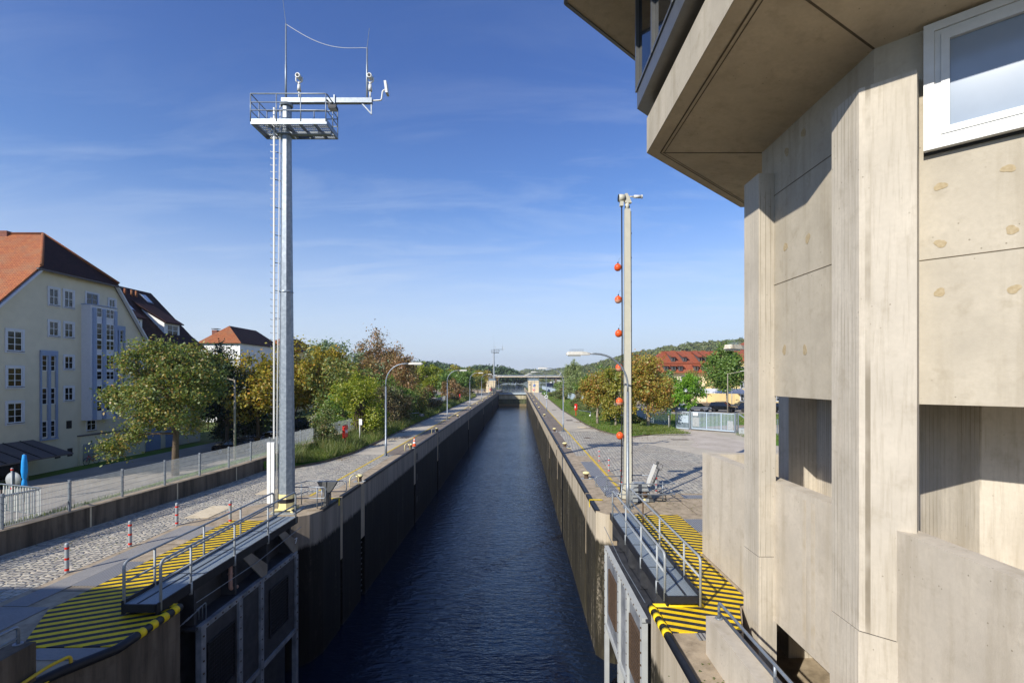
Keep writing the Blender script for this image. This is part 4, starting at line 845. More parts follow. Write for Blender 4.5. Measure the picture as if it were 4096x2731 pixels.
for i, (x, y, a) in enumerate([(-14.5, 196, 0), (-20, 206, 0), (-17, 224, 180), (-24, 240, 0), (-15, 262, 180), (14, 255, 0), (21, 290, 0)]):
    dup(P0_, (x, y, 0), ['lamp beside the car park before the far hut', 'lamp behind the parked vans far up the town side', 'lamp past the far town-side hut turned towards the trees', 'lamp at the far end of the van park', 'lamp near the river bridge on the town side', 'lamp on the grass tip beyond the telephone-sign hut', 'lamp nearest the moored ship'][i] + ', grey and curved', rz=R(a) + rs.uniform(-.3, .3))
bl = dup(P0_, (9.55, 18.6, 0), 'weathered white lamp head jutting out behind the control building column', rz=R(36))
for c in tree_of(bl):
    if c.name.startswith('lamp_head'): c.data = c.data.copy(); c.data.materials[0] = M['lamp_worn']
# rings tied to two lamp poles
def ringbuoy(loc, lab):
    t = thing('ring_buoy', lab, 'ring buoy', loc); m = MB(); x, y, z = loc; m.tube(arc((x, y, z), .24, 0, 345, 20), .07, 8, closed=False); m.build('ring', M['white'], t)
    m = MB(); m.tube([(x, y + .12, z + .2), (x + .05, y + .02, z + .26)], .02, 6); m.build('strap', M['cable'], t)
ringbuoy((4.80, 83.85, 2.6), 'white ring buoy hung on a lamp pole beside the hedge'); ringbuoy((4.80, 146.2, 2.6), 'white ring buoy hung on the lamp pole near the telephone-sign hut')
# ================================================================== MASTS
def mast(x, y, lab):
    t = thing('signal_mast', lab, 'mast', (x, y, 0), 'camera masts of the lock')
    m = MB(); n = 8; 
    def oct_(r, z): return [(x + r * math.cos(R(22.5 + 45 * i)), y + r * math.sin(R(22.5 + 45 * i)), z) for i in range(n)]
    rg = [oct_(.348, .1), oct_(.3465, .17), oct_(.19, 17.72)]
    for a, b in zip(rg[1:], rg[2:]):
        for i in range(n): j = (i + 1) % n; m.face(a[i], a[j], b[j], b[i])
    m.face(*rg[2]); m.lathe([(.24, 17.66), (.27, 17.7), (.27, 17.78), (.02, 17.8)], (x, y, 0)); m.lathe([(.30, 9.55), (.275, 9.62)], (x, y, 0), n=8); m.build('pole', M['galv_mast'], t)
    for nm, z0, z1, mt in (('base_band', .17, .41, 'cream_paint'), ('base_band', .41, .585, 'black'), ('base_band', .585, .80, 'cream_paint')):
        b = MB(); A, B = oct_(.3535 - z0 * .0087, z0 + .001), oct_(.3535 - z1 * .0087, z1)
        for i in range(n): j = (i + 1) % n; b.face(A[i], A[j], B[j], B[i])
        b.build(nm, M[mt], t)
    f = MB(); f.box(x - .38, x + .38, y - .38, y + .38, .12, .165)
    for a in range(45, 405, 90): c, s_ = math.cos(R(a)), math.sin(R(a)); f.slab([(x + c * .2, y + s_ * .2, .04), (x + c * .66, y + s_ * .66, .04), (x + c * .5, y + s_ * .5, .12), (x + c * .2, y + s_ * .2, .12)], (-s_ * .05, c * .05, 0))
    f.build('foot', M['cream_paint'], t); f = MB(); f.box(x - .58, x + .58, y - .58, y + .58, .004, .04); f.build('base_plate', M['galv_dull'], t)
    # climbing ladder rail with rungs, cable and boxes
    l = MB(); lx, ly = x - .42, y - .25; l.box(lx - .03, lx + .03, ly - .03, ly + .03, 3.2, 17.5); ld = l.build('ladder_rail', M['white_metal'], t)
    r = MB()
    for i in range(48): z = 3.4 + i * .29; r.beam((lx - .14, ly, z), (lx + .14, ly, z), .018, .018); r.beam((lx - .14, ly, z), (lx - .14, ly, z + .05), .018, .018); 
    for i in range(12): z = 3.6 + i * 1.2; r.beam((lx, ly, z), (x - .2, y, z), .02, .03)
    r.build('rung', M['dark_metal'], ld).__setitem__('kind', 'stuff')
    c = MB(); c.tube([(x - .30, y - .28, .3), (x - .29, y - .27, 4), (x - .2, y - .2, 17.6)], .014, 6); c.tube([(x - .26, y - .31, .3), (x - .25, y - .30, 4), (x - .15, y - .22, 17.6)], .012, 6); c.build('cable', M['white_metal'], t)
    g = MB(); g.box(lx - .26, lx - .13, ly - .1, ly + .02, .42, 3.05); g.box(lx - .09, lx + .05, ly - .1, ly + .02, .3, 3.05); g.build('ladder_guard', M['white'], t)
    # platform
    x0, x1, y0, y1, zp = x - 1.2, x + 2.02, y - .68, y + .66, 16.72
    p = MB()
    for a, b, c_, d in ((x0, x1, y0, y0 + .06), (x0, x1, y1 - .06, y1), (x0, x0 + .06, y0 + .06, y1 - .06), (x1 - .06, x1, y0 + .06, y1 - .06)): p.box(a, b, c_, d, zp - .16, zp + .06)
    for xx in (x - .5, x + .25, x + .85, x + 1.45): p.box(xx - .03, xx + .03, y0 + .06, y1 - .06, zp - .15, zp - .03)
    p.box(x - .1, x1 - .06, y - .08, y + .08, zp - .3, zp - .152); p.box(x - .3, x + .3, y - .3, y + .3, zp - .34, zp - .301)
    pf = p.build('platform', M['galv'], t)
    g = MB()
    for i in range(40): xx = x0 + .07 + i * (x1 - x0 - .14) / 39; g.box(xx - .009, xx + .009, y0 + .06, y1 - .06, zp - .028, zp + .008)
    for i in range(8): yy = y0 + .1 + i * .165; g.box(x0 + .06, x1 - .06, yy - .008, yy + .008, zp - .026, zp + .004)
    g.build('platform_grating', M['galv_dull'], pf)
    rl = MB()
    for z in (zp + .42, zp + .76, zp + 1.12): rl.tube(rounded([(x0, y0, z), (x1, y0, z), (x1, y1, z), (x0, y1, z)], .1) + [(x0, y0, z)], .022 if z < zp + 1 else .028, 6)
    for xx in (x0, x0 + .03 + (x1 - x0) * .33, x0 + (x1 - x0) * .66, x1 - .03):
        for yy in (y0, y1): rl.tube([(xx, yy, zp - .05), (xx, yy, zp + 1.12)], .024, 6)
    for yy in (y, ): rl.tube([(x0, yy, zp), (x0, yy, zp + 1.1)], .022, 6); rl.tube([(x1, yy, zp), (x1, yy, zp + 1.1)], .022, 6)
    rl.build('railing', M['galv'], pf)
    # arm, rods, cameras, radar, floodlight
    a = MB(); a.box(x - .2, x + 3.75, y - .09, y + .09, 17.81, 18.02); a.beam((x + 3.3, y, 17.8), (x + 3.7, y, 17.36), .07, .05); a.beam((x + 3.71, y, 17.8), (x + 3.71, y, 17.33), .05, .05); a.box(x + 2.1, x + 2.16, y - .14, y + .14, 17.72, 18.12); ab = a.build('cross_arm', M['galv'], t)
    for dx, zt, wx in ((-.03, 21.3, -.28), (3.52, 20.25, .1)):
        r = MB(); r.tube([(x + dx, y, 17.8), (x + dx, y, 19.5), (x + dx, y, 19.52), (x + dx, y, zt)], [.045, .045, .036, .03], 8); r.tube([(x + dx, y, zt), (x + dx + wx * 1.0, y, zt + (2.2 if wx < 0 else .85))], .012, 5); r.build('lightning_rod', M['galv'], t)
    c = MB(); pts = [(x - .03 + 3.55 * i / 16, y, 21.28 - 1.05 * (i / 16) - .62 * math.sin(math.pi * min(1, i / 16 * 1.02)) * .62) for i in range(17)]; c.tube(pts, .012, 5); c.build('bonding_wire', M['white_metal'], t)
    for cx, ph in ((x + .55, 0), (x + 3.66, 35)):
        k_ = MB(); k_.cyl((cx, y, 18.0), (cx, y, 18.35), .035); k_.cyl((cx, y, 18.35), (cx, y, 18.62), .085, .07); k_.cyl((cx, y, 18.62), (cx, y, 18.74), .05)
        for s_ in (-1, 1): k_.tube([(cx + s_ * .05, y, 18.72), (cx + s_ * .14, y, 18.8), (cx + s_ * .14, y, 18.95)], .028, 7)
        q = [Vector((cx, y - .18, 18.95)), Vector((cx, y + .14, 18.98))]; k_.tube([q[0], q[0] + Vector((0, .03, 0)), q[1]], [.1, .115, .1], 14); cm = k_.build('surveillance_camera', M['white_metal'], t)
        ln = MB(); ln.cyl(q[0] + Vector((0, -.004, 0)), q[0] + Vector((0, -.012, 0)), .065, n=14); ln.build('lens', M['black_fill'], cm)
    d = MB(); d.tube(rounded([(x + 3.75, y, 17.93), (x + 4.15, y, 17.95), (x + 4.2, y, 18.35), (x + 4.32, y, 18.42)], .08), .035, 8); d.slab([(x + 4.36, y - .16, 18.2), (x + 4.36, y + .16, 18.2), (x + 4.29, y + .16, 18.72), (x + 4.29, y - .16, 18.72)], (.1, 0, .01)); d.build('radar_sensor', M['white_metal'], t)
    fl = MB(); fl.beam((x + 1.9, y - .4, 17.75), (x + 2.2, y - .5, 17.4), .07, .07); fl.box(x + 2.08, x + 2.42, y - .72, y - .42, 17.25, 17.36); fo = fl.build('floodlight', M['black'], t); q = MB(); q.box(x + 2.1, x + 2.4, y - .7, y - .44, 17.232, 17.248); q.build('lens', M['lens'], fo)
    return t
MA = mast(-10.15, 21.15, 'tall grey galvanized mast with railed camera platform and yellow foot, rising from the near quay')
dup(MA, (-10.3, 203, 0), 'distant copy of the tall camera mast standing beside the far town-side hut')
# cream float mast
def float_mast():
    x, y = 5.28, 23.5; t = thing('float_mast', 'cream box-section mast with a motor on top and a cable for the orange floats', 'mast', (x, y, 0))
    m = MB(); A = [(x - .17, y - .16), (x + .17, y - .16), (x + .17, y + .16), (x - .17, y + .16)]; B = [(x - .13, y - .12), (x + .13, y - .12), (x + .13, y + .12), (x - .13, y + .12)]
    v = [(a, b, 0) for a, b in A] + [(a, b, 14.0) for a, b in B]; m.add(v, [(0, 1, 5, 4), (1, 2, 6, 5), (2, 3, 7, 6), (3, 0, 4, 7), (4, 5, 6, 7)]); m.build('column', M['cream_metal'], t)
    ft = MB(); ft.slab([(x - .5, y - .18, .004), (x + .3, y - .18, .004), (x + .2, y - .18, .55), (x - .2, y - .18, .55)], (0, .34, 0)); ft.build('foot', M['cream_metal'], t)
    hd = MB(); hd.cyl((x, y, 14), (x, y, 14.3), .1); hd.slab([(x - .12, y - .1, 14.3), (x + .2, y - .1, 14.3), (x - .0, y - .1, 14.75), (x - .12, y - .1, 14.75)], (0, .2, 0)); hd.cyl((x - .42, y, 14.55), (x - .13, y, 14.55), .18, n=16); hd.box(x - .36, x - .2, y - .1, y + .1, 14.15, 14.38); hd.cyl((x + .1, y, 14.62), (x + .35, y, 14.62), .03); hd.build('head', M['cream_metal'], t)
    dr = MB(); dr.cyl((x - .44, y, 14.55), (x - .421, y, 14.55), .175, n=16); dr.cyl((x - .11, y, 14.12), (x + .11, y, 14.12), .06); dr.build('drum_cover', M['black_fill'], t)
    mo = MB(); mo.cyl((x + .32, y, 14.62), (x + .68, y, 14.62), .08, n=14); mo.cyl((x + .68, y, 14.62), (x + .74, y, 14.62), .095, n=14); mo.build('motor', M['white_metal'], t)
    cb_ = MB(); cb_.tube([(x - .27, y, 14.2), (x - .25, y - .02, 8), (x - .28, y - .04, 1.6), (x - .36, y - .1, .35), (x - .5, y - .15, .02)], .032, 7); cb_.build('lifting_cable', M['cable'], t)
    sc = MB(); sc.tube([(x + .16, y - .05, 13.9), (x + .24, y - .05, .4)], .018, 6)
    for i in range(11): sc.box(x + .13, x + .2, y - .08, y - .02, 1 + i * 1.18, 1.05 + i * 1.18)
    sc.build('conduit', M['black'], t)
    lab = ['topmost orange float on the cream mast, clear of the sky', 'second orange float from the top of the cream mast, faded below', 'third orange float from the top of the cream mast', 'faded orange float behind the curved lamp arm on the cream mast', 'half faded orange float second from the bottom of the cream mast', 'lowest bright orange float on the cream mast']
    for i, z in enumerate((11.18, 9.62, 7.98, 6.33, 4.68, 3.03)):
        fx, fy = x - .47 + .02 * i, y - .05; q = thing('mooring_float', lab[i], 'float', (fx, fy, z), 'orange floats hung on the mast cable')
        b = MB(); pr = [(.0, -.19), (.08, -.175), (.145, -.12), (.175, -.03), (.17, .05), (.13, .125), (.07, .165), (.035, .185)]; b.lathe(pr, (fx, fy, z), 20); bb = b.build('ball', M['orange'], q)
        if i in (1, 3, 4):
            f_ = MB(); f_.lathe([(.0, -.1925), (.083, -.177), (.147, -.121), (.177, -.032)], (fx + .0015, fy - .0015, z - .001), 20); f_.build('faded_side', M['float_pale'], bb)
        k_ = MB(); k_.cyl((fx, fy, z + .17), (fx + .01, fy, z + .26), .04, .022, 10); k_.build('neck', M['black_fill'], q); r = MB(); r.tube([(fx + .01, fy, z + .25), (fx + .06, fy, z + .42), (fx + .19, fy + .02, z + .46)], .006, 5); r.build('shackle_line', M['galv'], q)
float_mast()
# ================================================================== QUAY FURNITURE
def post(loc, lab, grp='red banded steel posts', base=None):
    x, y, z = loc; t = thing('marker_post', lab, 'post', loc, grp)
    m = MB(); m.lathe([(.0, .9), (.03, .895), (.052, .87), (.055, .84), (.055, 0)], loc, 14); m.build('post_tube', M['galv_dull'], t)
    for zz in (.10, .42, .74):
        b = MB(); b.lathe([(.0575, zz - .03), (.0575, zz + .035)], loc, 14); b.build('red_band', M['red'], t)
    return t
p0 = post((-13.49, 14.44, 0), 'red banded steel post standing alone nearest the hazard mat, in full sun')
for (x, y), l in (((-13.42, 16.7), 'red banded steel post second from the viewer along the cobbles'), ((-13.5, 19.1), 'red banded steel post by the stone cover slab at the cobble edge'), ((-11.6, 19.45), 'red banded steel post at the far end of the striped mat'),
    ((5.6, 33.6), 'red banded steel post farthest along the yellow line by the floor grating'), ((5.6, 30.0), 'red banded steel post midway along the floor grating'), ((5.65, 26.6), 'red banded steel post just behind the cream mast'), ((7.0, 24.6), 'red banded steel post behind the grey winch')): dup(p0, (x, y, 0), l)
def bollard(loc, lab):
    x, y, z = loc; t = thing('mooring_bollard', lab, 'bollard', loc, 'mooring bollards along the chamber')
    m = MB(); m.lathe([(.17, .0), (.13, .06), (.115, .16), (.13, .24), (.19, .30)], loc, 16); m.build('stem', M['rust'], t)
    m = MB(); m.lathe([(.19, .30), (.21, .33), (.20, .37), (.12, .41), (.0, .42)], loc, 16); m.build('cap', M['cream_paint'], t)
    m = MB(); m.box(x - .3, x + .3, y - .2, y + .2, .003, .02); m.tube([(x + .1, y, .04), (x + .35, y - .05, .04)], .035, 6); m.build('base_plate', M['galv_dull'], t); return t
b0 = bollard((-8.95, 27.2, 0), 'cream capped bollard nearest on the town-side quay, beside the first yellow hoop')
BL = [(-8.95, 40, 'cream capped bollard beside the traffic cone'), (-8.95, 53, 'cream capped bollard behind the hoop where tree shadow crosses the edge'), (-9.0, 71.6, 'cream capped bollard just past the second town-side lamp'), (-9.0, 90.7, 'cream capped bollard before the third town-side lamp'), (-9, 105, 'cream capped bollard just past the third town-side lamp'), (-9, 120.6, 'cream capped bollard before the fourth town-side lamp'), (-9, 135, 'cream capped bollard past the fourth town-side lamp'), (-9, 150, 'cream capped bollard before the fifth town-side lamp'), (-9, 166, 'cream capped bollard past the fifth town-side lamp'), (-9, 185, 'cream capped bollard by the foot of the far mast'),
      (3.92, 28, 'cream capped bollard beside the long floor grating'), (3.9, 40.8, 'cream capped bollard with a yellow plate lying beside it on the control-building quay'), (3.9, 52.6, 'cream capped bollard opposite the lamp at the end of the cobbles'), (3.92, 73.3, 'cream capped bollard with a small white plate, control-building quay'), (3.92, 92.4, 'cream capped bollard past the third lamp, control-building quay'), (3.92, 105, 'cream capped bollard halfway up the control-building quay'), (3.92, 123, 'cream capped bollard past the fourth lamp, control-building quay'), (3.92, 140, 'cream capped bollard before the fifth lamp, control-building quay'), (3.92, 156, 'cream capped bollard past the fifth lamp, control-building quay'), (3.92, 172, 'cream capped bollard near the telephone-sign hut')]
for x, y, l in BL: dup(b0, (x, y, 0), l)
def hoop(x, y, lab):
    t = MB(); t.tube(rounded([(x, y, 0), (x, y + .03, .5), (x + .16, y + .25, .62), (x + .3, y + .5, .5), (x + .32, y + .52, 0)], .25, 6), .026, 8); tag(t.build('ladder_hoop', M['cream_paint'], org=(x, y, 0)), lab, 'grab hoop', 'yellow hoops over the wall ladders')
hoop(-9.05, 25.9, 'cream yellow hoop at the top of the wall ladder nearest the mast'); hoop(-9.1, 38.6, 'cream yellow hoop beside the bollard with the traffic cone'); hoop(-9.1, 50.6, 'cream yellow hoop at the edge in the tree shadow')
for x, y, l in ((3.65, 40.9, 'cream plate lying by the bollard with the yellow stripe'), (3.7, 74.2, 'white plate lying on the quay by a bollard'), (4.2, 40.2, 'yellow plate lying on the quay beside a bollard')):
    m = MB(); m.box(x - .16, x + .16, y - .1, y + .1, .006, .02); tag(m.build('number_plate', M['cream_paint'], org=(x, y, 0)), l, 'plate')
t = thing('traffic_cone', 'orange and white traffic cone at the lock edge next to a bollard', 'traffic cone', (-8.97, 41.6, 0))
for nm, z0, z1, mt in (('cone_body', .03, .22, 'orange'), ('white_band', .22, .38, 'white'), ('cone_body', .38, .5, 'orange'), ('white_band', .5, .6, 'white'), ('cone_body', .6, .74, 'orange')):
    m = MB(); r_ = lambda z: .17 - .19 * z; m.lathe([(r_(z0), z0), (r_(z1), z1)], (-8.97, 41.6, 0), 16); m.build(nm, M[mt], t)
m = MB(); m.box(-9.17, -8.77, 41.4, 41.8, .003, .03); m.build('foot', M['orange'], t)
# cover plates and gratings let into the quay
def plate(name, lab, cat, x0, x1, y0, y1, mt, z=.004, grp=None, h=.012):
    m = MB(); m.box(x0, x1, y0, y1, z, z + h); tag(m.build(name, M[mt], org=((x0 + x1) / 2, (y0 + y1) / 2, 0)), lab, cat, grp)
g_ = 'steel cover plates in the quay'
plate('cover_plate', 'long narrow steel duct cover beside the two nearest posts', 'cover plate', -13.15, -12.5, 12.3, 19.0, 'chequer', grp=g_)
plate('cover_plate', 'square chequered steel cover touching the striped mat halfway along', 'cover plate', -12.49, -11.76, 13.5, 15.3, 'grate', grp=g_)
plate('cover_plate', 'wide steel cover in shadow at the corner of the striped mat', 'cover plate', -15.5, -11.9, 10.2, 12.25, 'chequer', grp=g_)
plate('cover_plate', 'steel cover at the far end of the duct beside the third post', 'cover plate', -12.49, -11.8, 17.4, 18.9, 'chequer', grp=g_)
plate('cover_plate', 'narrow steel plate in shadow at the near edge of the town-side mat', 'cover plate', -10.3, -8.8, 9.95, 10.38, 'chequer', grp=g_)
plate('cover_plate', 'small studded steel plate at the near edge of the sunlit mat', 'cover plate', 4.0, 4.36, 10.7, 11.0, 'grate', grp=g_)
plate('cover_plate', 'steel grid cover between the sunlit mat and the building block', 'cover plate', 6.76, 7.6, 18.3, 19.9, 'grate', grp=g_)
plate('cover_plate', 'steel duct cover strip along the cobbles behind the building block', 'cover plate', 8.0, 12.5, 23.3, 24.0, 'grate', grp=g_)
plate('floor_grating', 'long steel floor grating along the yellow line by the cream mast', 'grating', 4.3, 5.12, 23.6, 33.6, 'grate', grp=g_)
plate('stone_slab', 'pale stone cover slab with a square lid at the cobble edge', 'slab', -13.9, -12.9, 20.1, 22.0, 'conc_hut', grp='stone slabs in the quay'); plate('stone_slab', 'second pale stone slab set between the post and the mast', 'slab', -13.2, -12.2, 24.2, 25.6, 'conc_hut', grp='stone slabs in the quay')
for x, y, l in ((6.7, 47.2, 'round rusty manhole cover in the cobbles'), ): 
    m = MB(); m.lathe([(.0, .012), (.33, .012), (.36, .002)], (x, y, .002), 24); tag(m.build('manhole_cover', M['rust'], org=(x, y, 0)), l, 'manhole')
plate('manhole_cover', 'rectangular concrete manhole cover in the asphalt beside a curved lamp', 'manhole', 7.0, 8.0, 56.5, 58.2, 'conc_hut', z=.002, h=.006)
# handrails at the masts
def rail(name, lab, cat, org, tubes, r=.024):
    t = thing(name, lab, cat, org)
    for nm, pts in tubes:
        m = MB(); m.tube(rounded(pts, .14, 5) if nm != 'post' else pts, r if nm != 'post' else r * 1.1, 8); m.build(nm, M['galv'], t)
    return t
def loop(a, b, z0=.45, z1=.95, y=None):
    (xa, ya), (xb, yb) = a, b; return [(xa, ya, z1), (xb, yb, z1), (xb, yb, z0), (xa, ya, z0)]
rail('handrail', 'tubular steel handrail around the foot of the cream mast and winch', 'handrail', (5.5, 22.6, 0), [
    ('top_rail', [(4.25, 23.3, .94), (4.72, 22.3, .94), (7.25, 22.3, .94), (7.0, 24.2, .94), (5.5, 24.3, .94)]), ('mid_rail', [(4.25, 23.3, .45), (4.72, 22.3, .45), (7.25, 22.3, .45), (7.0, 24.2, .45), (5.5, 24.3, .45)]),
    ('end_bend', [(4.72, 22.3, .94), (4.25, 23.3, .94), (4.25, 23.3, .45), (4.72, 22.3, .45)]), ('post', [(4.75, 22.3, 0), (4.75, 22.3, .94)]), ('post', [(6.78, 22.75, 0), (6.78, 22.75, .94)])])
rail('handrail', 'rounded tubular handrail across the end of the floor grating', 'handrail', (4.4, 23.9, 0), [('loop_rail', loop((5.1, 23.95), (3.82, 23.95))), ('post', [(4.28, 23.95, 0), (4.28, 23.95, .45)]), ('post', [(5.05, 23.95, 0), (5.05, 23.95, .95)])])
rail('handrail', 'rounded tubular handrail behind the foot of the tall grey mast', 'handrail', (-9.6, 22, 0), [('loop_rail', loop((-10.9, 21.0), (-9.97, 22.5))[:1] + loop((-9.97, 22.9), (-8.15, 22.9))), ('low_rail', [(-10.9, 21.0, .45), (-9.97, 22.9, .45)]), ('post', [(-9.97, 22.2, 0), (-9.97, 22.2, .95)]), ('post', [(-8.9, 22.9, 0), (-8.9, 22.9, .95)])])
rail('handrail', 'rounded tubular handrail on the rounded corner in front of the tall grey mast', 'handrail', (-9.3, 21.5, 0), [('loop_rail', loop((-10.1, 21.6), (-8.62, 21.6))), ('post', [(-9.0, 21.6, 0), (-9.0, 21.6, .95)]), ('post', [(-8.85, 21.75, 0), (-8.85, 21.75, .9)])])
# rope guide
t = thing('rope_guide', 'dark blue-grey flared steel rope guide at the lock edge near the tall mast', 'rope guide', (-8.7, 22.5, 0))
m = MB(); m.box(-8.86, -8.66, 21.95, 22.2, -.2, .62); m.build('upright', M['dark_metal'], t)
for s_, nm in ((-1, 'horn'), (1, 'horn')):
    m = MB(); bx_ = -8.76; P = [(bx_, 22.07, .35), (bx_ + s_ * .06, 22.07, .6), (bx_ + s_ * .17, 22.07, .85), (bx_ + s_ * .24, 22.07, 1.08)]
    for i in range(3): m.slab([Vector(P[i]) - Vector((.03 + .06 * i, 0, 0)), Vector(P[i]) + Vector((.03 + .06 * i, 0, 0)), Vector(P[i + 1]) + Vector((.09 + .06 * i, 0, 0)), Vector(P[i + 1]) - Vector((.09 + .06 * i, 0, 0))], (0, .2 + .02 * i, 0))
    m.build(nm, M['dark_metal'], t)
# winch with tilted hydraulic arm
t = thing('winch', 'grey steel winch box with a white tilted hydraulic arm beside the cream mast', 'winch', (5.75, 22.8, 0))
m = MB(); m.prism([(5.35, 22.6), (6.1, 22.6), (6.1, 23.2), (5.35, 23.2)], .02, .5); m.slab([(5.35, 22.6, .501), (6.1, 22.6, .501), (5.98, 22.6, .86), (5.45, 22.6, .86)], (0, .6, 0)); m.build('casing', M['galv_dull'], t)
m = MB(); m.slab([(6.101, 22.62, .02), (6.35, 22.62, .02), (6.101, 22.62, .5)], (0, .56, 0)); m.build('side_plate', M['dark_metal'], t)
m = MB(); m.box(5.34, 6.11, 22.585, 22.6, .47, .53); m.box(5.68, 5.72, 22.586, 22.6, .03, .47); m.box(5.33, 6.12, 22.57, 23.23, .004, .03); m.build('trim_bar', M['black'], t)
m = MB(); m.lathe([(.0, -.1), (.12, -.1), (.13, 0)], (5.9, 22.6, .38), 14, axis='y'); m.cyl((5.57, 22.599, .72), (5.57, 22.585, .72), .03); m.build('motor', M['rust'], t)
m = MB(); m.box(5.83, 5.93, 22.588, 22.599, .1, .2); m.build('plate', M['cream_paint'], t)
m = MB(); m.beam((6.05, 22.95, .62), (6.48, 22.95, 1.72), .17, .13); am = m.build('arm', M['white_metal'], t)
m = MB(); m.tube([(6.3, 22.9, .7), (6.62, 22.9, 1.5)], .02, 6); m.tube([(6.38, 22.98, .7), (6.68, 22.98, 1.5)], .02, 6); m.beam((6.5, 22.94, 1.6), (6.72, 22.94, 1.46), .1, .05); m.beam((6.5, 22.95, 1.55), (6.62, 22.95, 1.85), .1, .1); m.build('piston_rod', M['dark_metal'], am)
m = MB(); m.tube(rounded([(6.58, 22.9, 1.82), (6.85, 22.9, 1.7), (6.75, 22.9, 1.45)], .1), .009, 5); m.tube(rounded([(6.1, 22.9, .7), (6.5, 22.7, .5), (6.9, 22.7, .35), (6.95, 22.8, .02)], .15), .018, 6); m.tube(arc((6.75, 23.0, .05), .28, 0, 320, 16, 'xy'), .018, 6); m.build('hose', M['cable'], t)
# lifebuoy boxes, signs
def buoybox(loc, rz, lab, full=True):
    t = thing('lifebuoy_box', lab, 'lifebuoy box', loc, 'red lifebuoy boxes'); x, y, z = loc
    m = MB(); m.box(x - .04, x + .04, y - .04, y + .04, -.1 + z, .9 + z); m.build('post', M['red'], t)
    m = MB(); w_, h = .38, .5; P = rounded([(x - w_, y, z + 1.35 - h), (x + w_, y, z + 1.35 - h), (x + w_, y, z + 1.35 + h), (x - w_, y, z + 1.35 + h), (x - w_, y, z + 1.35 - h)], .16, 4)[1:]
    m.slab([Vector(p) + Vector((0, -.1, 0)) for p in P], (0, .2, 0)); m.build('box', M['red'], t)
    m = MB(); m.tube([Vector((x + .2 * math.cos(R(a)), y - .102, z + 1.35 + .2 * math.sin(R(a)))) for a in range(-50, 51, 10)], .035, 6); m.tube([Vector((x + .2 * math.cos(R(a)), y - .102, z + 1.35 + .2 * math.sin(R(a)))) for a in range(130, 231, 10)], .035, 6); m.lathe([(.0, -.012), (.1, -.012), (.1, 0)], (x, y - .1, z + 1.35), 16, axis='y'); m.build('ring_symbol', M['white'], t)
    t.rotation_euler = (0, 0, rz); return t
L1 = buoybox((-14.1, 39.3, .15), R(92), 'red lifebuoy box with a white ring symbol on a red post in tall grass')
L1b = dup(L1, (-14.3, 118, .15), 'red lifebuoy box far along the town-side verge by a rusty bush', rz=R(85)); L2 = dup(L1, (8.7, 73.5, .1), 'red lifebuoy box in the grass verge on the control-building side', rz=R(-80))
t = thing('notice_sign', 'white notice sign with three dark text lines on a slim pole in the verge', 'sign', (-13.9, 42.3, .1))
m = MB(); m.cyl((-13.9, 42.3, 0), (-13.9, 42.3, 1.9), .035); m.build('pole', M['white_metal'], t)
m = MB(); m.slab([(-13.62, 42.1, 1.75), (-13.62, 42.1, 2.25), (-13.98, 42.42, 2.25), (-13.98, 42.42, 1.75)], (-.02, -.03, 0)); b_ = m.build('board', M['white'], t)
m = MB(); e_ = Vector((-.36, .32, 0)).normalized()
for i, w_ in enumerate((.28, .32, .25)): P = Vector((-13.655, 42.095, 2.13 - i * .13)); m.beam(P, P + e_ * w_, .006, .045)
m.build('text_lines', M['black_fill'], b_)
t = thing('distance_board', 'small dark board with white figures 150 in the long grass of the town verge', 'sign', (-13.7, 66, .1))
O = PD(1752, 1646, 66); m = MB(); m.box(-13.62, -12.85, 65.98, 66.0, .62, 1.0); m.cyl((-13.25, 66.02, 0), (-13.25, 66.02, .62), .03); m.build('board', M['bush_sign'] if 'bush_sign' in M else M['slate'], t)
m = MB(); glyphs(m, '150', (-13.52, 65.975, .7), (1, 0, 0), (0, -1, 0), .24, .045); m.build('numerals', M['white'], t)
m = MB(); m.tube([(-17.3, 60, .55), (-15.6, 63, 1.05), (-13.6, 66.1, 1.12)], .04, 6); tag(m.build('barrier_bar', M['galv'], org=(-15, 63, .9)), 'pale metal bar slanting through the verge grass beside the figure board', 'bar')
# small steel stand and stakes on the office side verge
t = thing('pipe_stand', 'galvanized pipe frame with a white round plate beside the red lifebuoy box', 'frame', (9.6, 70.5, .1))
m = MB(); m.tube([(8.95, 72.5, 0), (8.95, 72.5, 1.05), (10.2, 68.5, 1.05), (10.2, 68.5, 0)], .035, 6); m.build('frame', M['galv'], t); m = MB(); m.lathe([(.0, -.02), (.13, -.02), (.13, 0)], (10.1, 68.4, .55), 14, axis='y'); m.build('disc', M['white'], t)
for x, y, h, l, mt in ((11.2, 68, 1.0, 'thin yellow marker stake in the verge', 'yellow_worn'), (10.6, 113, 1.5, 'thin pale marker stake before the hedge', 'cream_paint')):
    m = MB(); m.box(x - .04, x + .04, y - .04, y + .04, 0, h); tag(m.build('marker_stake', M[mt], org=(x, y, 0)), l, 'stake')
m = MB(); m.lathe([(.0, .55), (.14, .45), (.17, .3), (.14, .1), (.06, 0)], (9.2, 172, .05), 12); tag(m.build('verge_lantern', M['white'], org=(9.2, 172, 0)), 'small white lantern at the tip of the far verge', 'lantern')
m = MB(); m.lathe([(.0, .55), (.14, .45), (.17, .3), (.14, .1), (.06, 0)], (-14.4, 148, .15), 12); tag(m.build('verge_lantern', M['white'], org=(-14.4, 148, 0)), 'small white lantern in the verge near the far hut', 'lantern')
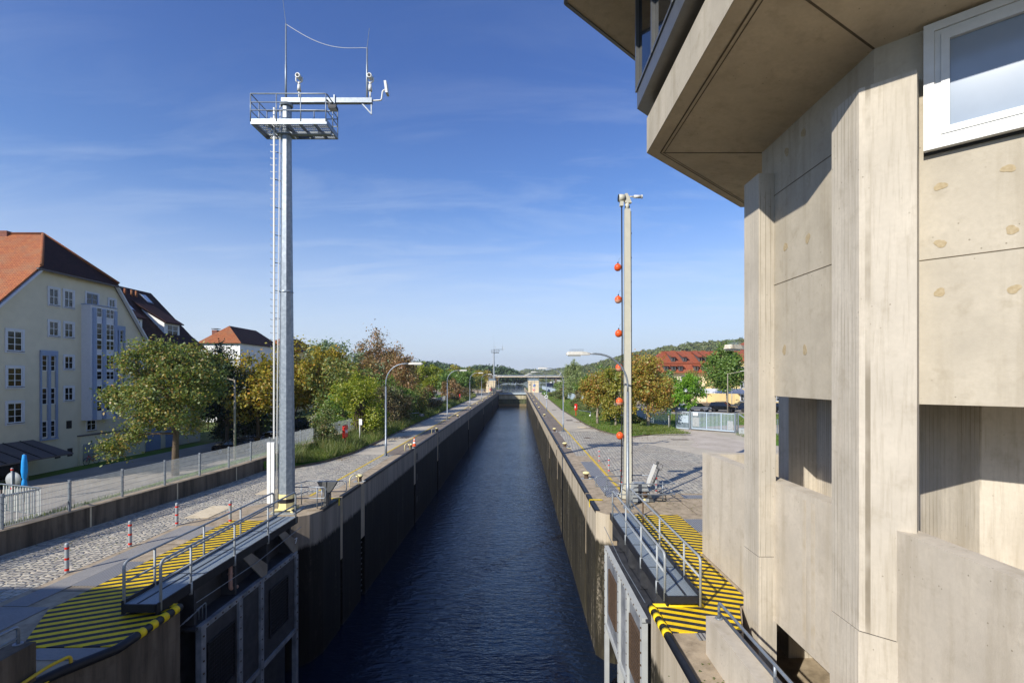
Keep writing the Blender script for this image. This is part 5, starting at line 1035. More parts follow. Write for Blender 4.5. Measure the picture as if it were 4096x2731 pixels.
# ================================================================== FENCES
def wire_fence(lab, P, zb, h, ps, vs, hz=6, grp=None):
    L_ = [Vector((*p, 0)) for p in P]; t = thing('wire_fence', lab, 'fence', (*P[0], zb)); seg = []; tot = 0
    for a, b in zip(L_, L_[1:]): seg.append((tot, a, b)); tot += (b - a).length
    def at(s):
        for t0, a, b in reversed(seg):
            if s >= t0: return a + (b - a).normalized() * (s - t0)
    m = MB(); s = 0
    while s < tot:
        p = at(s); r = .0062; m.add([(p.x - r, p.y - r, zb + .04), (p.x + r, p.y - r, zb + .04), (p.x, p.y + r, zb + .04), (p.x - r, p.y - r, zb + h), (p.x + r, p.y - r, zb + h), (p.x, p.y + r, zb + h)], [(0, 1, 4, 3), (1, 2, 5, 4), (2, 0, 3, 5)]); s += vs
    for t0, a, b in seg:
        for i in range(hz): z = zb + .06 + (h - .1) * i / (hz - 1); m.beam((a.x, a.y, z), (b.x, b.y, z), .014, .008)
    m.build('wire_mesh', M['galv_dull'], t, fix=False)
    s = ps * .35; n_ = 0
    while s < tot and n_ < 95:
        p = at(s); q = MB(); q.box(p.x - .035, p.x + .035, p.y - .03, p.y + .03, zb, zb + h + .05); q.box(p.x - .042, p.x + .042, p.y - .037, p.y + .037, zb + h + .03, zb + h + .055)
        for i in range(5): q.box(p.x + .03, p.x + .06, p.y - .045, p.y + .04, zb + .15 + i * .22, zb + .17 + i * .22)
        q.build('fence_post', M['galv'], t); s += ps; n_ += 1
wire_fence('fine wire mesh fence with steel posts on top of the low retaining wall', [(-18.35, 2), (-18.0, 8), (-17.12, 16.2), (-16.25, 27), (-16.22, 40)], .8, 1.12, 2.22, .05)
wire_fence('wire mesh fence continuing behind the verge shrubs on the town side', [(-16.22, 40.2), (-16.22, 60), (-16.3, 110), (-17.0, 150)], .8, 1.12, 2.6, .1)
wire_fence('low wire mesh fence in front of the car park beyond the sliding gate', [(25.5, 49.5), (33, 46.5), (45, 42)], .02, 1.6, 2.5, .06)
def picket(P, lab, h, mt, step):
    t = thing('picket_fence', lab, 'fence', (*P[0], 0)); m = MB(); r = MB()
    for a, b in zip(P, P[1:]):
        a, b = Vector((*a, 0)), Vector((*b, 0)); n_ = int((b - a).length / step); d = (b - a).normalized()
        for i in range(n_): p = a + d * (i * step); m.beam((p.x, p.y, .15), (p.x, p.y, h), .055, .03)
        r.beam((a.x, a.y, h - .1), (b.x, b.y, h - .1), .05, .05); r.beam((a.x, a.y, .2), (b.x, b.y, .2), .05, .05)
    m.build('pickets', M[mt], t, fix=False); r.build('rail', M[mt], t)
M['fence_blue'] = plain('blue_grey_fence_paint', srgb('#a9b8c4'), .5, .1, .05)
picket([(12.5, 258), (14, 178), (14.1, 100), (15.4, 72), (16.6, 60.5), (17.9, 56.6)], 'long pale blue-grey picket fence behind the verge hedges on the control-building side', 1.85, 'fence_blue', .16)
picket([(-20, 160), (-17.2, 149), (-16.9, 120)], 'pale blue-grey picket fence far along the town-side verge', 2.0, 'fence_blue', .2)
# ramp railing behind the wire fence
t = thing('ramp_railing', 'white barred ramp railing standing just behind the wire fence', 'railing', (-20, 16, .6))
m = MB(); rr_ = [(-17.7, 17.9), (-19.9, 18.6), (-21.5, 15.2), (-19.6, 13.6)]; rb = [(-17.55, 17.7), (-18.75, 13.0)]
for P in (rr_, rb):
    for a, b in zip(P, P[1:]):
        a, b = Vector((*a, 0)), Vector((*b, 0)); n_ = int((b - a).length / .16)
        for i in range(n_ + 1): p = a.lerp(b, i / n_); m.beam((p.x, p.y, .78), (p.x, p.y, 1.7), .026, .03)
m.build('bars', M['white_metal'], t)
m = MB()
for P in (rr_, rb): m.tube([(x, y, 1.74) for x, y in P], .035, 8); m.tube([(x, y, .76) for x, y in P], .022, 6)
m.build('rail', M['galv'], t)
# sliding gate
t = thing('sliding_gate', 'galvanized barred sliding gate with a pedestrian door and motor box at the entrance', 'gate', (20, 54, 0))
A, B_, Cc = Vector((18.2, 56.0, 0)), Vector((19.5, 54.7, 0)), Vector((23.0, 51.3, 0)); e = (Cc - A).normalized(); nn = Vector((-.7, -.72, 0))
def gpanel(mb, a, b, z0, z1, st):
    n_ = int((b - a).length / st); 
    for i in range(n_ + 1): p = a.lerp(b, i / n_); mb.beam((p.x, p.y, z0), (p.x, p.y, z1), .05, .04)
    mb.beam((a.x, a.y, z1), (b.x, b.y, z1), .07, .07); mb.beam((a.x, a.y, z0), (b.x, b.y, z0), .09, .12)
m = MB(); gpanel(m, B_ + e * .1, Cc - e * .12, .18, 2.02, .145)
for f_ in (.02, .36, .7): p = B_.lerp(Cc, f_); m.beam((p.x, p.y, .1), (p.x, p.y, 2.04), .09, .09)
gp = m.build('sliding_leaf', M['fence_blue'], t); m = MB(); m.slab([B_ + e * .2 + Vector((0, 0, .4)) + nn * .03, B_ + e * .95 + Vector((0, 0, .4)) + nn * .03, B_ + e * .95 + Vector((0, 0, 1.45)) + nn * .03, B_ + e * .2 + Vector((0, 0, 1.45)) + nn * .03], nn * .01); m.build('sheet_panel', M['galv_dull'], gp); m = MB(); p = Cc - e * .8; m.slab([p + Vector((0, 0, .3)) + nn * .03, p + e * .6 + Vector((0, 0, .3)) + nn * .03, p + e * .6 + Vector((0, 0, 1.25)) + nn * .03, p + Vector((0, 0, 1.25)) + nn * .03], nn * .01); m.build('sheet_panel', M['galv_dull'], gp)
m = MB(); m.slab([B_ + e * .25 + Vector((0, 0, 1.62)) + nn * .04, B_ + e * .8 + Vector((0, 0, 1.62)) + nn * .04, B_ + e * .8 + Vector((0, 0, 1.98)) + nn * .04, B_ + e * .25 + Vector((0, 0, 1.98)) + nn * .04], nn * .01); m.build('sign_plate', M['white'], gp)
m = MB(); gpanel(m, A + e * .1, B_ - e * .25, .1, 2.0, .14); m.slab([A + e * .3 + Vector((0, 0, .75)) + nn * .03, B_ - e * .3 + Vector((0, 0, .75)) + nn * .03, B_ - e * .3 + Vector((0, 0, 1.6)) + nn * .03, A + e * .3 + Vector((0, 0, 1.6)) + nn * .03], nn * .01); m.build('pedestrian_door', M['fence_blue'], t)
for p, w_ in ((A, .08), (B_ - e * .12, .14), (Cc, .16), (Cc + e * .28, .12)): m = MB(); m.beam((p.x, p.y, 0), (p.x, p.y, 2.15), w_, w_); m.build('gate_post', M['galv'], t)
m = MB(); q = Cc + e * .35; m.beam((q.x, q.y, 2.05), (q.x + 1.9, q.y - 1.85, .35), .1, .12); m.beam((q.x, q.y, .35), (q.x + 2.2, q.y - 2.1, .35), .14, .2); m.beam((q.x + .1, q.y - .1, .5), (q.x + 1.0, q.y - .95, 1.2), .06, .06); m.build('counterweight_frame', M['galv'], t)
m = MB(); q = Cc + e * .65 + nn * .35; m.obox(q, e, nn, -.1, .55, -.2, .2, .02, .62); mb_ = m.build('motor_box', M['galv_dull'], t); m = MB(); m.obox(q, e, nn, .2, .24, .2, .21, .25, .45); m.build('lock_slot', M['black_fill'], mb_)
t = thing('assembly_sign', 'green square assembly point sign on a white pole in front of the maple trees', 'sign', (16.9, 54.4, 0))
m = MB(); m.cyl((16.9, 54.4, 0), (16.9, 54.4, 2.5), .04); m.build('pole', M['white_metal'], t); m = MB(); m.box(16.68, 17.12, 54.33, 54.35, 1.75, 2.5); b_ = m.build('board', M['green_sign'], t)
m = MB()
for sx in (-1, 1):
    for sz in (-1, 1): C_ = Vector((16.9, 54.325, 2.125)); m.beam(C_ + Vector((sx * .17, 0, sz * .28)), C_ + Vector((sx * .07, 0, sz * .12)), .006, .03); m.beam(C_ + Vector((sx * .07, 0, sz * .12)), C_ + Vector((sx * .14, 0, sz * .12)), .006, .025); m.beam(C_ + Vector((sx * .07, 0, sz * .12)), C_ + Vector((sx * .07, 0, sz * .21)), .006, .025)
m.lathe([(.0, -.004), (.05, -.004), (.05, 0)], (16.9, 54.33, 2.125), 10, axis='y'); m.build('arrows', M['white'], b_)
m = MB(); m.beam((17.6, 56.3, 0), (17.6, 56.3, 1.75), .16, .16); tag(m.build('wooden_post', M['wood_post'], org=(17.6, 56.3, 0)), 'grey wooden post next to the pedestrian gate', 'post')
# concrete street lamps of the town
def town_lamp(loc, lab, rz, h=7.0, arm=2.4):
    x, y, z = loc; t = thing('concrete_lamp', lab, 'street lamp', loc, 'slim concrete lamp posts'); m = MB(); m.tube([(x, y, z - .2), (x, y, z + h)], [.11, .07], 10); m.build('post', M['wood_post'], t)
    m = MB(); m.beam((x, y, z + h - .05), (x - arm, y, z + h + arm * .16), .07, .09); m.build('arm', M['wood_post'], t); m = MB(); m.slab([(x - arm + .1, y - .1, z + h + arm * .16), (x - arm - .75, y - .09, z + h + arm * .2 + .06), (x - arm - .75, y + .09, z + h + arm * .2 + .06), (x - arm + .1, y + .1, z + h + arm * .16)], (0, 0, .1)); m.build('lamp_head', M['lamp_head'], t); t.rotation_euler = (0, 0, rz); return t
town_lamp((-23.6, 40.2, -2.2), 'slim concrete lamp post with a slanted arm behind the wire fence', R(-12), 7.9)
town_lamp((34.8, 80.5, 0), 'slim concrete lamp post with a slanted arm in the car park beyond the gate', R(160), 6.6, 2.0)
for x, y, h, l in ((36.6, 83, 4.2, 'thin grey pole behind the car park lamp post'), (40.5, 79.8, 3.2, 'thin sign pole beside the blue parked car')):
    m = MB(); m.cyl((x, y, 0), (x, y, h), .05); tag(m.build('sign_pole', M['galv'], org=(x, y, 0)), l, 'pole')
# town clutter by the beige house
t = thing('parasol', 'closed bright blue parasol on a white pole behind the wire fence', 'parasol', (-32.2, 31.5, -2.24)); px, py, pz = -32.2, 31.5, -2.24
m = MB(); m.cyl((px, py, pz), (px, py, pz + 3.1), .035); m.build('pole', M['white_metal'], t); m = MB()
m.lathe([(.02, 3.1), (.10, 3.06), (.15, 2.6), (.17, 2.0), (.13, 1.6), (.08, 1.5), (.12, 1.4), (.16, 1.05), (.07, .92)], (px, py, pz), 9); m.build('canopy', M['blue_cloth'], t)
t = thing('traffic_sign', 'back of a round traffic sign with a small plate on a red taped pole', 'traffic sign', (-27.2, 26.5, -2.24)); px, py, pz = PX(48, 1950, -27.2)
t.location = (px, py, -2.24); ORG[t.name] = Vector((px, py, -2.24))
m = MB(); m.cyl((px, py, -2.24), (px, py, 1.0), .045); m.build('pole', M['galv_dull'], t); m = MB(); m.lathe([(.0, 0), (.42, 0), (.42, .02), (0, .02)], (px, py + .06, .35), 24, axis='y'); m.build('disc', M['galv_dull'], t); m = MB(); m.box(px - .32, px + .32, py + .06, py + .08, -.5, -.14); m.build('lower_plate', M['galv_dull'], t)
m = MB()
for z in (.9, -.1, -.48): m.cyl((px, py, z - .05), (px, py, z + .05), .056)
m.build('red_tape', M['red'], t)
# bicycle leaning at the facade
def bicycle(loc, lab):
    x, y, z = loc; t = thing('bicycle', lab, 'bicycle', loc)
    for yy in (y - .53, y + .53):
        m = MB(); m.tube([(x, yy + .33 * math.cos(R(a)), z + .35 + .33 * math.sin(R(a))) for a in range(0, 360, 18)], .022, 6, closed=True); w_ = m.build('wheel', M['rubber'], t); m = MB()
        for a in range(0, 180, 20): m.beam((x, yy + .32 * math.cos(R(a)), z + .35 + .32 * math.sin(R(a))), (x, yy - .32 * math.cos(R(a)), z + .35 - .32 * math.sin(R(a))), .006, .006)
        m.build('spokes', M['galv'], w_)
    m = MB(); f_, r_, bb_, st, hd = (x, y - .53, z + .35), (x, y + .53, z + .35), (x, y + .1, z + .3), (x, y + .25, z + .85), (x, y - .32, z + .88)
    for p, q in ((f_, hd), (hd, bb_), (bb_, st), (bb_, r_), (st, r_), ((x, y - .34, z + .8), (x, y + .2, z + .62))): m.tube([p, q], .018, 6)
    m.build('frame', M['red'], t); m = MB(); m.tube([(x - .28, y - .2, z + 1.02), (x, y - .33, z + 1.0), (x + .28, y - .2, z + 1.02)], .014, 6); m.tube([hd, (x, y - .33, z + 1.0)], .014, 6); m.build('handlebar', M['cable'], t); m = MB(); m.slab([(x - .08, y + .4, z + .9), (x + .08, y + .4, z + .9), (x + .02, y + .1, z + .9), (x - .02, y + .1, z + .9)], (0, 0, .05)); m.build('saddle', M['rubber'], t)
bicycle((-39.75, 45.0, -2.2), 'bicycle leaning in shadow against the beige gabled house')
# ================================================================== HOUSES, TOWN SIDE
FX = -40.5; O = Vector((FX, 0, 0)); AY = Vector((0, 1, 0)); NX = Vector((1, 0, 0))
def fr_(u0, v0, u1, v1):
    a, b = PX(u0, (v0 + v1) / 2, FX), PX(u1, (v0 + v1) / 2, FX); d = (a.y + b.y) / 2; return a.y, b.y, CZ + (HY - v1) * d / F, CZ + (HY - v0) * d / F
t = thing('gabled_house', 'tall beige gabled house with white windows, blue-grey bay and half hipped tiled roof', 'house', (FX, 45, -2.3)); HB = t
gy = [(31, -2.4), (52.1, -2.4), (52.1, 10.2), (48.3, 15.1), (40.8, 15.1), (36.4, 10.3), (31, 4.6)]
m = MB(); m.slab([(FX, y, z) for y, z in gy], (-.4, 0, 0)); m.box(FX - 12, FX - .401, 31, 52.08, -2.4, 9.0); m.build('wall', M['plaster'], t)
ym, zr, xr = 44.55, 18.95, FX - 3.3
R1 = MB(); ov = .35
R1.slab([(FX + ov, 40.7, 15.15), (xr, ym, zr), (-75, ym, zr), (-75, 30.5, 4.3), (FX + ov, 30.5, 4.3)], (0, 0, .16)); R1.build('roof', M['tile_orange'], t)
R2 = MB(); R2.slab([(FX + ov + .05, 40.5, 14.95), (FX + ov + .05, 48.55, 14.95), (xr, ym, zr + .02)], (0, 0, .17)); rf2 = R2.build('roof', M['tile_dark'], t)
R3 = MB(); R3.slab([(FX + ov, 48.4, 15.15), (FX + ov, 52.6, 9.75), (-75, 52.6, 9.75), (-75, ym, zr), (xr, ym, zr)], (0, 0, .16)); R3.build('roof', M['tile_dark'], t)  # unlit side of the same roof, shade painted in as dark tile
g = MB(); g.beam((FX + .5, 40.2, 14.95), (FX + .5, 48.8, 14.95), .16, .14); g.build('gutter', M['slate'], t)
g = MB()
for a, b in (((40.75, 15.0), (31, 4.55)), ((48.4, 15.0), (52.5, 9.7))): g.beam((FX + .3, a[0], a[1] - .02), (FX + .3, b[0], b[1] - .02), .14, .34, up=(1, 0, 0)); g.build('verge_board', M['surround'], t); g = MB()
g.box(FX + .02, FX + .34, 51.6, 52.5, 9.2, 9.75); g.box(FX + .01, FX + .1, 51.6, 52.12, -2.2, 9.2); g.build('corner_pilaster', M['surround'], t)
rt = MB(); rt.tube([(FX + ov, 40.7, 15.33), (xr, ym, zr + .16)], .13, 6); rt.tube([(FX + ov + .1, 48.5, 15.3), (xr, ym, zr + .16)], .13, 6); rt.tube([(xr, ym, zr + .16), (-75, ym, zr + .16)], .13, 6); rt.build('ridge_tiles', M['tile_orange'], t)
def roofpt(x, y, up=.17): return Vector((x, y, 15.15 + (y - 40.7) * (zr - 15.15) / (ym - 40.7) + up)) if y >= 40.7 else Vector((x, y, 4.3 + (y - 30.5) * (15.15 - 4.3) / (40.7 - 30.5) + up))
sw = MB(); q = [roofpt(-43.6, 38.0), roofpt(-45.2, 38.0), roofpt(-45.2, 39.6), roofpt(-43.6, 39.6)]
sw.slab(q, (0, -.08, .1)); sk = sw.build('skylight', M['dark_metal'], t); p_ = MB(); c_ = sum(q, Vector()) / 4; p_.slab([c_ + (v - c_) * .82 + Vector((0, -.085, .105)) for v in q], (0, -.01, .012)); p_.build('pane', M['glass'], sk)
dp = MB(); dp.tube([(FX + .12, 51.3, 9.3), (FX + .12, 51.3, -2.2)], .06, 8); dp.build('downpipe', M['slate'], t)
ch = MB(); ch.box(-47.6, -46.8, 44.2, 44.9, 18.5, 19.3); ch.build('chimney', M['brick'], t)
for r in [(18, 1315, 96, 1412), (19, 1462, 96, 1555), (19, 1602, 96, 1699)]: a0, a1, z0, z1 = fr_(*r); window(t, O, AY, NX, a0, a1, z0, z1, 2, 3, .17, .07)
for r in [(189, 1148, 239, 1227), (250, 1158, 297, 1236), (189, 1279, 239, 1350), (251, 1286, 297, 1355), (251, 1418, 297, 1482), (251, 1542, 297, 1607), (430, 1192, 464, 1261)]: a0, a1, z0, z1 = fr_(*r); window(t, O, AY, NX, a0, a1, z0, z1, 2, 2, .15, .06)
a0, a1, z0, z1 = fr_(339, 1169, 395, 1227); window(t, O, AY, NX, a0, a1, z0, z1, 2, 2, .14, .06, frame_c='bluegrey', sill=False, name='balcony_door')
for (u0, v0, u1, v1), rows_ in (((158, 1402, 227, 1753), [(1421, 1484), (1551, 1617), (1682, 1748)]), ((448, 1303, 497, 1640), [(1320, 1372), (1432, 1487), (1545, 1606)])):
    a0, a1, z0, z1 = fr_(u0, v0, u1, v1); m = MB(); wd = a1 - a0
    m.obox(O, AY, NX, a0, a1, 0, .14, z1 - .45, z1); m.obox(O, AY, NX, a0, a0 + .1, 0, .13, z0, z1 - .45); m.obox(O, AY, NX, a0 + wd * .42, a0 + wd * .56, 0, .16, z0, z1 - .45); m.obox(O, AY, NX, a1 - .16, a1, 0, .13, z0, z1 - .45); m.obox(O, AY, NX, a0, a1, 0, .2, z0 - .12, z0 - .001); m.build('pilaster_strip', M['bluegrey'], t)
    for va, vb in rows_:
        for f0, f1 in ((.09, .41), (.57, .88)):
            b0, b1, c0, c1 = fr_(u0, va, u1, vb); window(t, O, AY, NX, a0 + wd * f0, a0 + wd * f1, c0, c1, 1, 3, 0, .06, proud=.09)
# oriel
oa0, oa1, oz0, oz1 = fr_(325, 1223, 429, 1666); wd = oa1 - oa0; ob = MB(); ob.obox(O, AY, NX, oa0, oa1, 0, .9, oz0, oz1 - .1); ob.slab([(FX + .001, oa0, oz0 - .001), (FX + .9, oa0, oz0 - .001), (FX + .9, oa1, oz0 - .001), (FX + .001, oa1, oz0 - .001)], (0, 0, -.25)); bay = ob.build('oriel', M['surround'], t)
m = MB()
for f0, f1 in ((.05, .17), (.42, .54), (.90, 1.0)): m.obox(O, AY, NX, oa0 + wd * f0, oa0 + wd * f1, .901, 1.02, oz0 - .2, oz1 - .35)
m.obox(O, AY, NX, oa0 - .05, oa1 + .05, .0, 1.0, oz1 - .099, oz1 - .02); m.build('pilaster_strip', M['bluegrey'], bay)
O2 = Vector((FX + .9, 0, 0))
for va, vb, rw in ((1234, 1272, 2), (1294, 1359, 3), (1361, 1400, 2), (1418, 1478, 3), (1484, 1518, 2), (1541, 1598, 3), (1602, 1643, 2)):
    _, _, c0, c1 = fr_(325, va, 429, vb)
    for f0, f1, cl in ((.19, .41, 1), (.56, .89, 2)): window(bay, O2, AY, NX, oa0 + wd * f0, oa0 + wd * f1, c0, c1, cl, rw, 0, .06, proud=.08)
a0, a1, z0, z1 = fr_(344, 1670, 384, 1722); window(t, O, AY, NX, a0, a1, z0, z1, 2, 2, .05, .06)
for r in ((265, 1682, 286, 1713), (219, 1799, 241, 1832), (269, 1792, 289, 1824)): a0, a1, z0, z1 = fr_(*r); m = MB(); m.obox(O, AY, NX, a0, a1, .004, .03, z0, z1); m.build('vent_grille', M['black_fill'], t)
a0, a1, z0, z1 = fr_(320, 1774, 361, 1840); m = MB(); m.obox(O, AY, NX, a0, a1, .0, .35, z0, z1); m.build('meter_cabinet', M['galv_dull'], t)
a0, a1, z0, z1 = fr_(312, 1728, 560, 1850); m = MB(); m.obox(O, AY, NX, a0, 52.05, .001, .25, -2.3, z1); m.build('plinth', M['plaster_cream'], t); m = MB(); m.obox(O, AY, NX, a0 - .1, 52.1, .0, .34, z1, z1 + .1); m.build('plinth_cap', M['slate'], t)
aw = MB(); A1 = PX(130, 1758, FX); aw.slab([(FX + .05, 33, A1.z), (FX + .05, A1.y, A1.z), (FX + 2.5, A1.y + 1.0, A1.z - 1.25), (FX + 2.5, 33, A1.z - 1.25)], (0, 0, -.1)); ac = aw.build('entrance_canopy', M['slate'], t)
m = MB()
for i in range(5): y = 34 + i * 1.3; m.beam((FX + .06, y, A1.z + .03), (FX + 2.5, y + .6, A1.z - 1.22), .06, .06)
m.build('standing_seam', M['black'], ac); m = MB(); m.cyl((FX + 2.3, 37.6, -2.24), (FX + 2.3, 37.6, A1.z - 1.2), .06); m.build('post', M['galv_dull'], ac)
m = MB(); m.obox(O, AY, NX, 33, A1.y - .9, .004, .06, -2.2, A1.z - 1.0); m.build('shop_front', M['glass'], t)
m = MB(); m.lathe([(.0, .15), (.16, .1), (.18, -.05), (.0, -.12)], (FX + .2, A1.y + .3, A1.z - 1.6), 10); m.build('wall_lamp', M['lamp_head'], t)
# wing with the dark roof behind
t = thing('gabled_wing', 'lower dark roofed wing behind the beige house with a white cheeked dormer', 'house', (-45, 57, -2.3)); WX = -41.2
m = MB(); m.box(-56, WX, 52.2, 62.6, -2.4, 9.7); m.slab([(-56, 62.6, 9.7), (WX, 62.6, 9.7), (-47.8, 62.6, 16.6)], (0, -.3, 0)); m.build('wall', M['plaster_cream'], t)
m = MB(); m.slab([(-47.9, 49.5, 16.7), (-47.9, 63.0, 16.7), (-42.6, 63.0, 11.1), (-40.7, 63.2, 9.45), (-40.7, 52.2, 9.45), (-42.6, 49.5, 11.1)], (0, 0, .18)); m.slab([(-47.91, 49.5, 16.7), (-47.91, 63.0, 16.7), (-56.5, 63, 9.3), (-56.5, 49.5, 9.3)], (0, 0, .18)); m.build('roof', M['tile_dark'], t)
def wing_dormer(y0, y1):
    m = MB(); m.slab([(-42.5, y0, 10.9), (-42.5, y0, 12.45), (-45.6, y0, 14.3)], (0, .08, 0)); m.slab([(-42.5, y1, 10.9), (-42.5, y1, 12.45), (-45.6, y1, 14.3)], (0, -.08, 0)); m.box(-42.62, -42.5, y0 + .081, y1 - .081, 10.9, 12.45); d = m.build('dormer', M['plaster_white'], t)
    m = MB(); m.slab([(-42.1, y0 - .25, 12.42), (-42.1, y1 + .25, 12.42), (-46.6, y1 + .25, 15.25), (-46.6, y0 - .25, 15.25)], (0, 0, .14)); m.build('dormer_roof', M['tile_dark'], d); window(d, Vector((-42.5, 0, 0)), AY, NX, y0 + .4, y1 - .3, 11.0, 12.3, 2, 2, 0, .09, proud=.08)
wing_dormer(58.0, 60.6); wing_dormer(52.4, 54.6)
for y, f in ((60.8, .12), (56.0, .40)):
    z = 16.7 - f * 5.6; x = -47.9 + f * 5.3; m = MB(); m.slab([(x - .1, y - .5, z + .28), (x - .1, y + .5, z + .28), (x + 1.0, y + .5, z - .86), (x + 1.0, y - .5, z - .86)], (.06, 0, .06)); s_ = m.build('skylight', M['dark_metal'], t); m = MB(); m.slab([(x + .04, y - .4, z + .25), (x + .04, y + .4, z + .25), (x + .9, y + .4, z - .65), (x + .9, y - .4, z - .65)], (.02, 0, .02)); m.build('pane', M['blind'], s_)
for y in (57.6, 58.6, 59.3): m = MB(); m.cyl((-46.9, y, 15.7), (-46.9, y, 16.5), .12); m.build('vent_pipe', M['tile_orange'], t)
for y in (53.5, 56, 58.5, 61):
    for z in (6.9, 3.9, .9): window(t, Vector((WX, 0, 0)), AY, NX, y, y + 1.0, z, z + 1.5, 2, 2, .1, .06)
for y in (53.4, 56.4): m = MB(); m.box(WX, WX + .05, y, y + 2.2, -2.3, .1); m.build('garage_door', M['bluegrey'], t)
# white house with orange hip
def hip_house(name, lab, cat, x0, x1, y0, y1, zb, ze, zr, wall, rA, rB, hip=None, ov=.5):
    t = thing(name, lab, cat, ((x0 + x1) / 2, (y0 + y1) / 2, zb)); m = MB(); m.box(x0, x1, y0, y1, zb, ze); m.build('wall', M[wall], t); a0, a1, b0, b1 = x0 - ov, x1 + ov, y0 - ov, y1 + ov; xm = (x0 + x1) / 2; ins = (x1 - x0) / 2 * (hip or .9)
    r = MB(); r.face((a0, b0, ze), (a1, b0, ze), (xm, b0 + ins, zr)); r.build('hip_roof', M[rA], t); r = MB(); r.face((a0, b1, ze), (a1, b1, ze), (xm, b1 - ins, zr)); r.build('hip_roof', M[rA], t)
    r = MB(); r.face((a1, b0, ze), (a1, b1, ze), (xm, b1 - ins, zr), (xm, b0 + ins, zr)); r.face((a0, b0, ze), (a0, b1, ze), (xm, b1 - ins, zr), (xm, b0 + ins, zr)); r.face((a0, b0, ze - .02), (a1, b0, ze - .02), (a1, b1, ze - .02), (a0, b1, ze - .02)); r.build('roof', M[rB], t); return t
t = hip_house('white_house', 'white house with an orange hipped front roof and brick chimney behind the dark tree', 'house', -55.2, -48.4, 84, 98, -1.8, 11.9, 15.2, 'plaster_white', 'tile_orange', 'tile_dark')
m = MB(); m.box(-55.2, -54.3, 87, 87.9, 12, 14.5); c_ = m.build('chimney', M['brick'], t); m = MB(); m.box(-55.3, -54.2, 86.9, 88, 14.7, 14.78); m.build('chimney_cowl', M['slate'], c_)
m = MB(); p = Vector((-51.7, 85.6, 13.35)); m.slab([p + Vector((-.5, -.4, -.4)), p + Vector((.5, -.4, -.4)), p + Vector((.5, .4, .5)), p + Vector((-.5, .4, .5))], (0, -.05, .06)); m.build('skylight', M['glass'], t)
for y, z in ((86.5, 8.1), (91, 8.1), (86.5, 5.0), (91, 5.0)): window(t, Vector((-48.4, 0, 0)), AY, NX, y, y + 1.4, z, z + 1.9, 2, 2, .08, .08)
t = hip_house('yellow_house', 'pale yellow house with brown roof partly hidden behind the tall mast', 'house', -53.5, -45.5, 98.5, 112, -1.2, 11.3, 14.5, 'plaster_yellow', 'tile_red', 'tile_dark')
m = MB(); m.box(-51.2, -50.4, 104, 104.8, 13, 15.4); m.build('chimney', M['brick'], t)
for x in (-52.4, -49.6, -47.5):
    for z in (8.2, 5.0): window(t, Vector((0, 98.5, 0)), Vector((1, 0, 0)), Vector((0, -1, 0)), x, x + 1.2, z, z + 1.8, 2, 2, .1, .08)
t = hip_house('small_house', 'small yellow house among the distant trees on the town side', 'house', -44.5, -38.5, 184, 193, 0, 8.2, 11.3, 'plaster_yellow', 'tile_red', 'tile_red', .5)
m = MB(); m.slab([(-44.3, 183.9, 8.2), (-38.7, 183.9, 8.2), (-41.5, 183.9, 10.6)], (0, -.3, 0)); m.build('gable', M['plaster_yellow'], t); window(t, Vector((0, 183.6, 0)), Vector((1, 0, 0)), Vector((0, -1, 0)), -42, -41, 7.6, 9.2, 1, 2, .1, .08)
# ================================================================== HOUSES, CONTROL-BUILDING SIDE
t = thing('mansard_house', 'long cream house with a red mansard roof and two rows of dark dormers', 'house', (48, 125, 0)); AX = Vector((1, 0, 0)); NY = Vector((0, -1, 0))
hx0, hx1, hy = 35.3, 66, 120
m = MB(); m.box(hx0, hx1, hy, 136, 0, 7.3); m.build('wall', M['plaster_cream'], t)
m = MB(); e0, b0_, r0 = (7.2, hy - 1.2), (9.55, hy + .8), (12.9, hy + 7)
m.face((hx0 - .5, e0[1], e0[0]), (hx1, e0[1], e0[0]), (hx1, b0_[1], b0_[0]), (hx0, b0_[1], b0_[0])); m.face((hx0 - .5, e0[1], e0[0]), (hx0, b0_[1], b0_[0]), (hx0, 135.5, b0_[0]), (hx0 - .5, 136.5, e0[0])); m.build('mansard_slope', M['tile_red'], t)
m = MB(); m.face((hx0 - .3, b0_[1] - .3, b0_[0]), (hx1, b0_[1] - .3, b0_[0]), (hx1, r0[1], r0[0]), (hx0 + 2.2, r0[1], r0[0])); m.face((hx0 - .3, b0_[1] - .3, b0_[0]), (hx0 + 2.2, r0[1], r0[0]), (hx0 - .3, 135.8, b0_[0])); m.face((hx0 + 2.2, r0[1], r0[0]), (hx1, r0[1], r0[0]), (hx1, 135.8, b0_[0]), (hx0 - .3, 135.8, b0_[0])); m.build('roof', M['tile_red'], t)
def dormer(u0, u1, v0, v1, d, slope):
    a, b = PD(u0, v1, d), PD(u1, v0, d); m = MB(); L_ = (b.z - a.z) * slope
    m.slab([(a.x, d, a.z), (a.x, d, b.z), (a.x, d + L_ + 3.0, b.z + 1.5 if slope > 1 else b.z + .35)], (.1, 0, 0)); m.slab([(b.x, d, a.z), (b.x, d, b.z), (b.x, d + L_ + 3.0, b.z + 1.5 if slope > 1 else b.z + .35)], (-.1, 0, 0)); m.box(a.x + .1, b.x - .1, d - .02, d + .1, a.z, b.z); q = m.build('dormer', M['slate'], t)
    m = MB(); m.slab([(a.x - .25, d - .35, b.z), (b.x + .25, d - .35, b.z), (b.x + .25, d + L_ + 3.2, b.z + 1.65 if slope > 1 else b.z + .5), (a.x - .25, d + L_ + 3.2, b.z + 1.65 if slope > 1 else b.z + .5)], (0, 0, .12)); m.build('dormer_roof', M['tile_red'], q); window(q, Vector((0, d - .02, 0)), AX, NY, a.x + .14, b.x - .14, a.z + .08, b.z - .08, 1, 1, 0, .1, proud=.06, frame_c='slate')
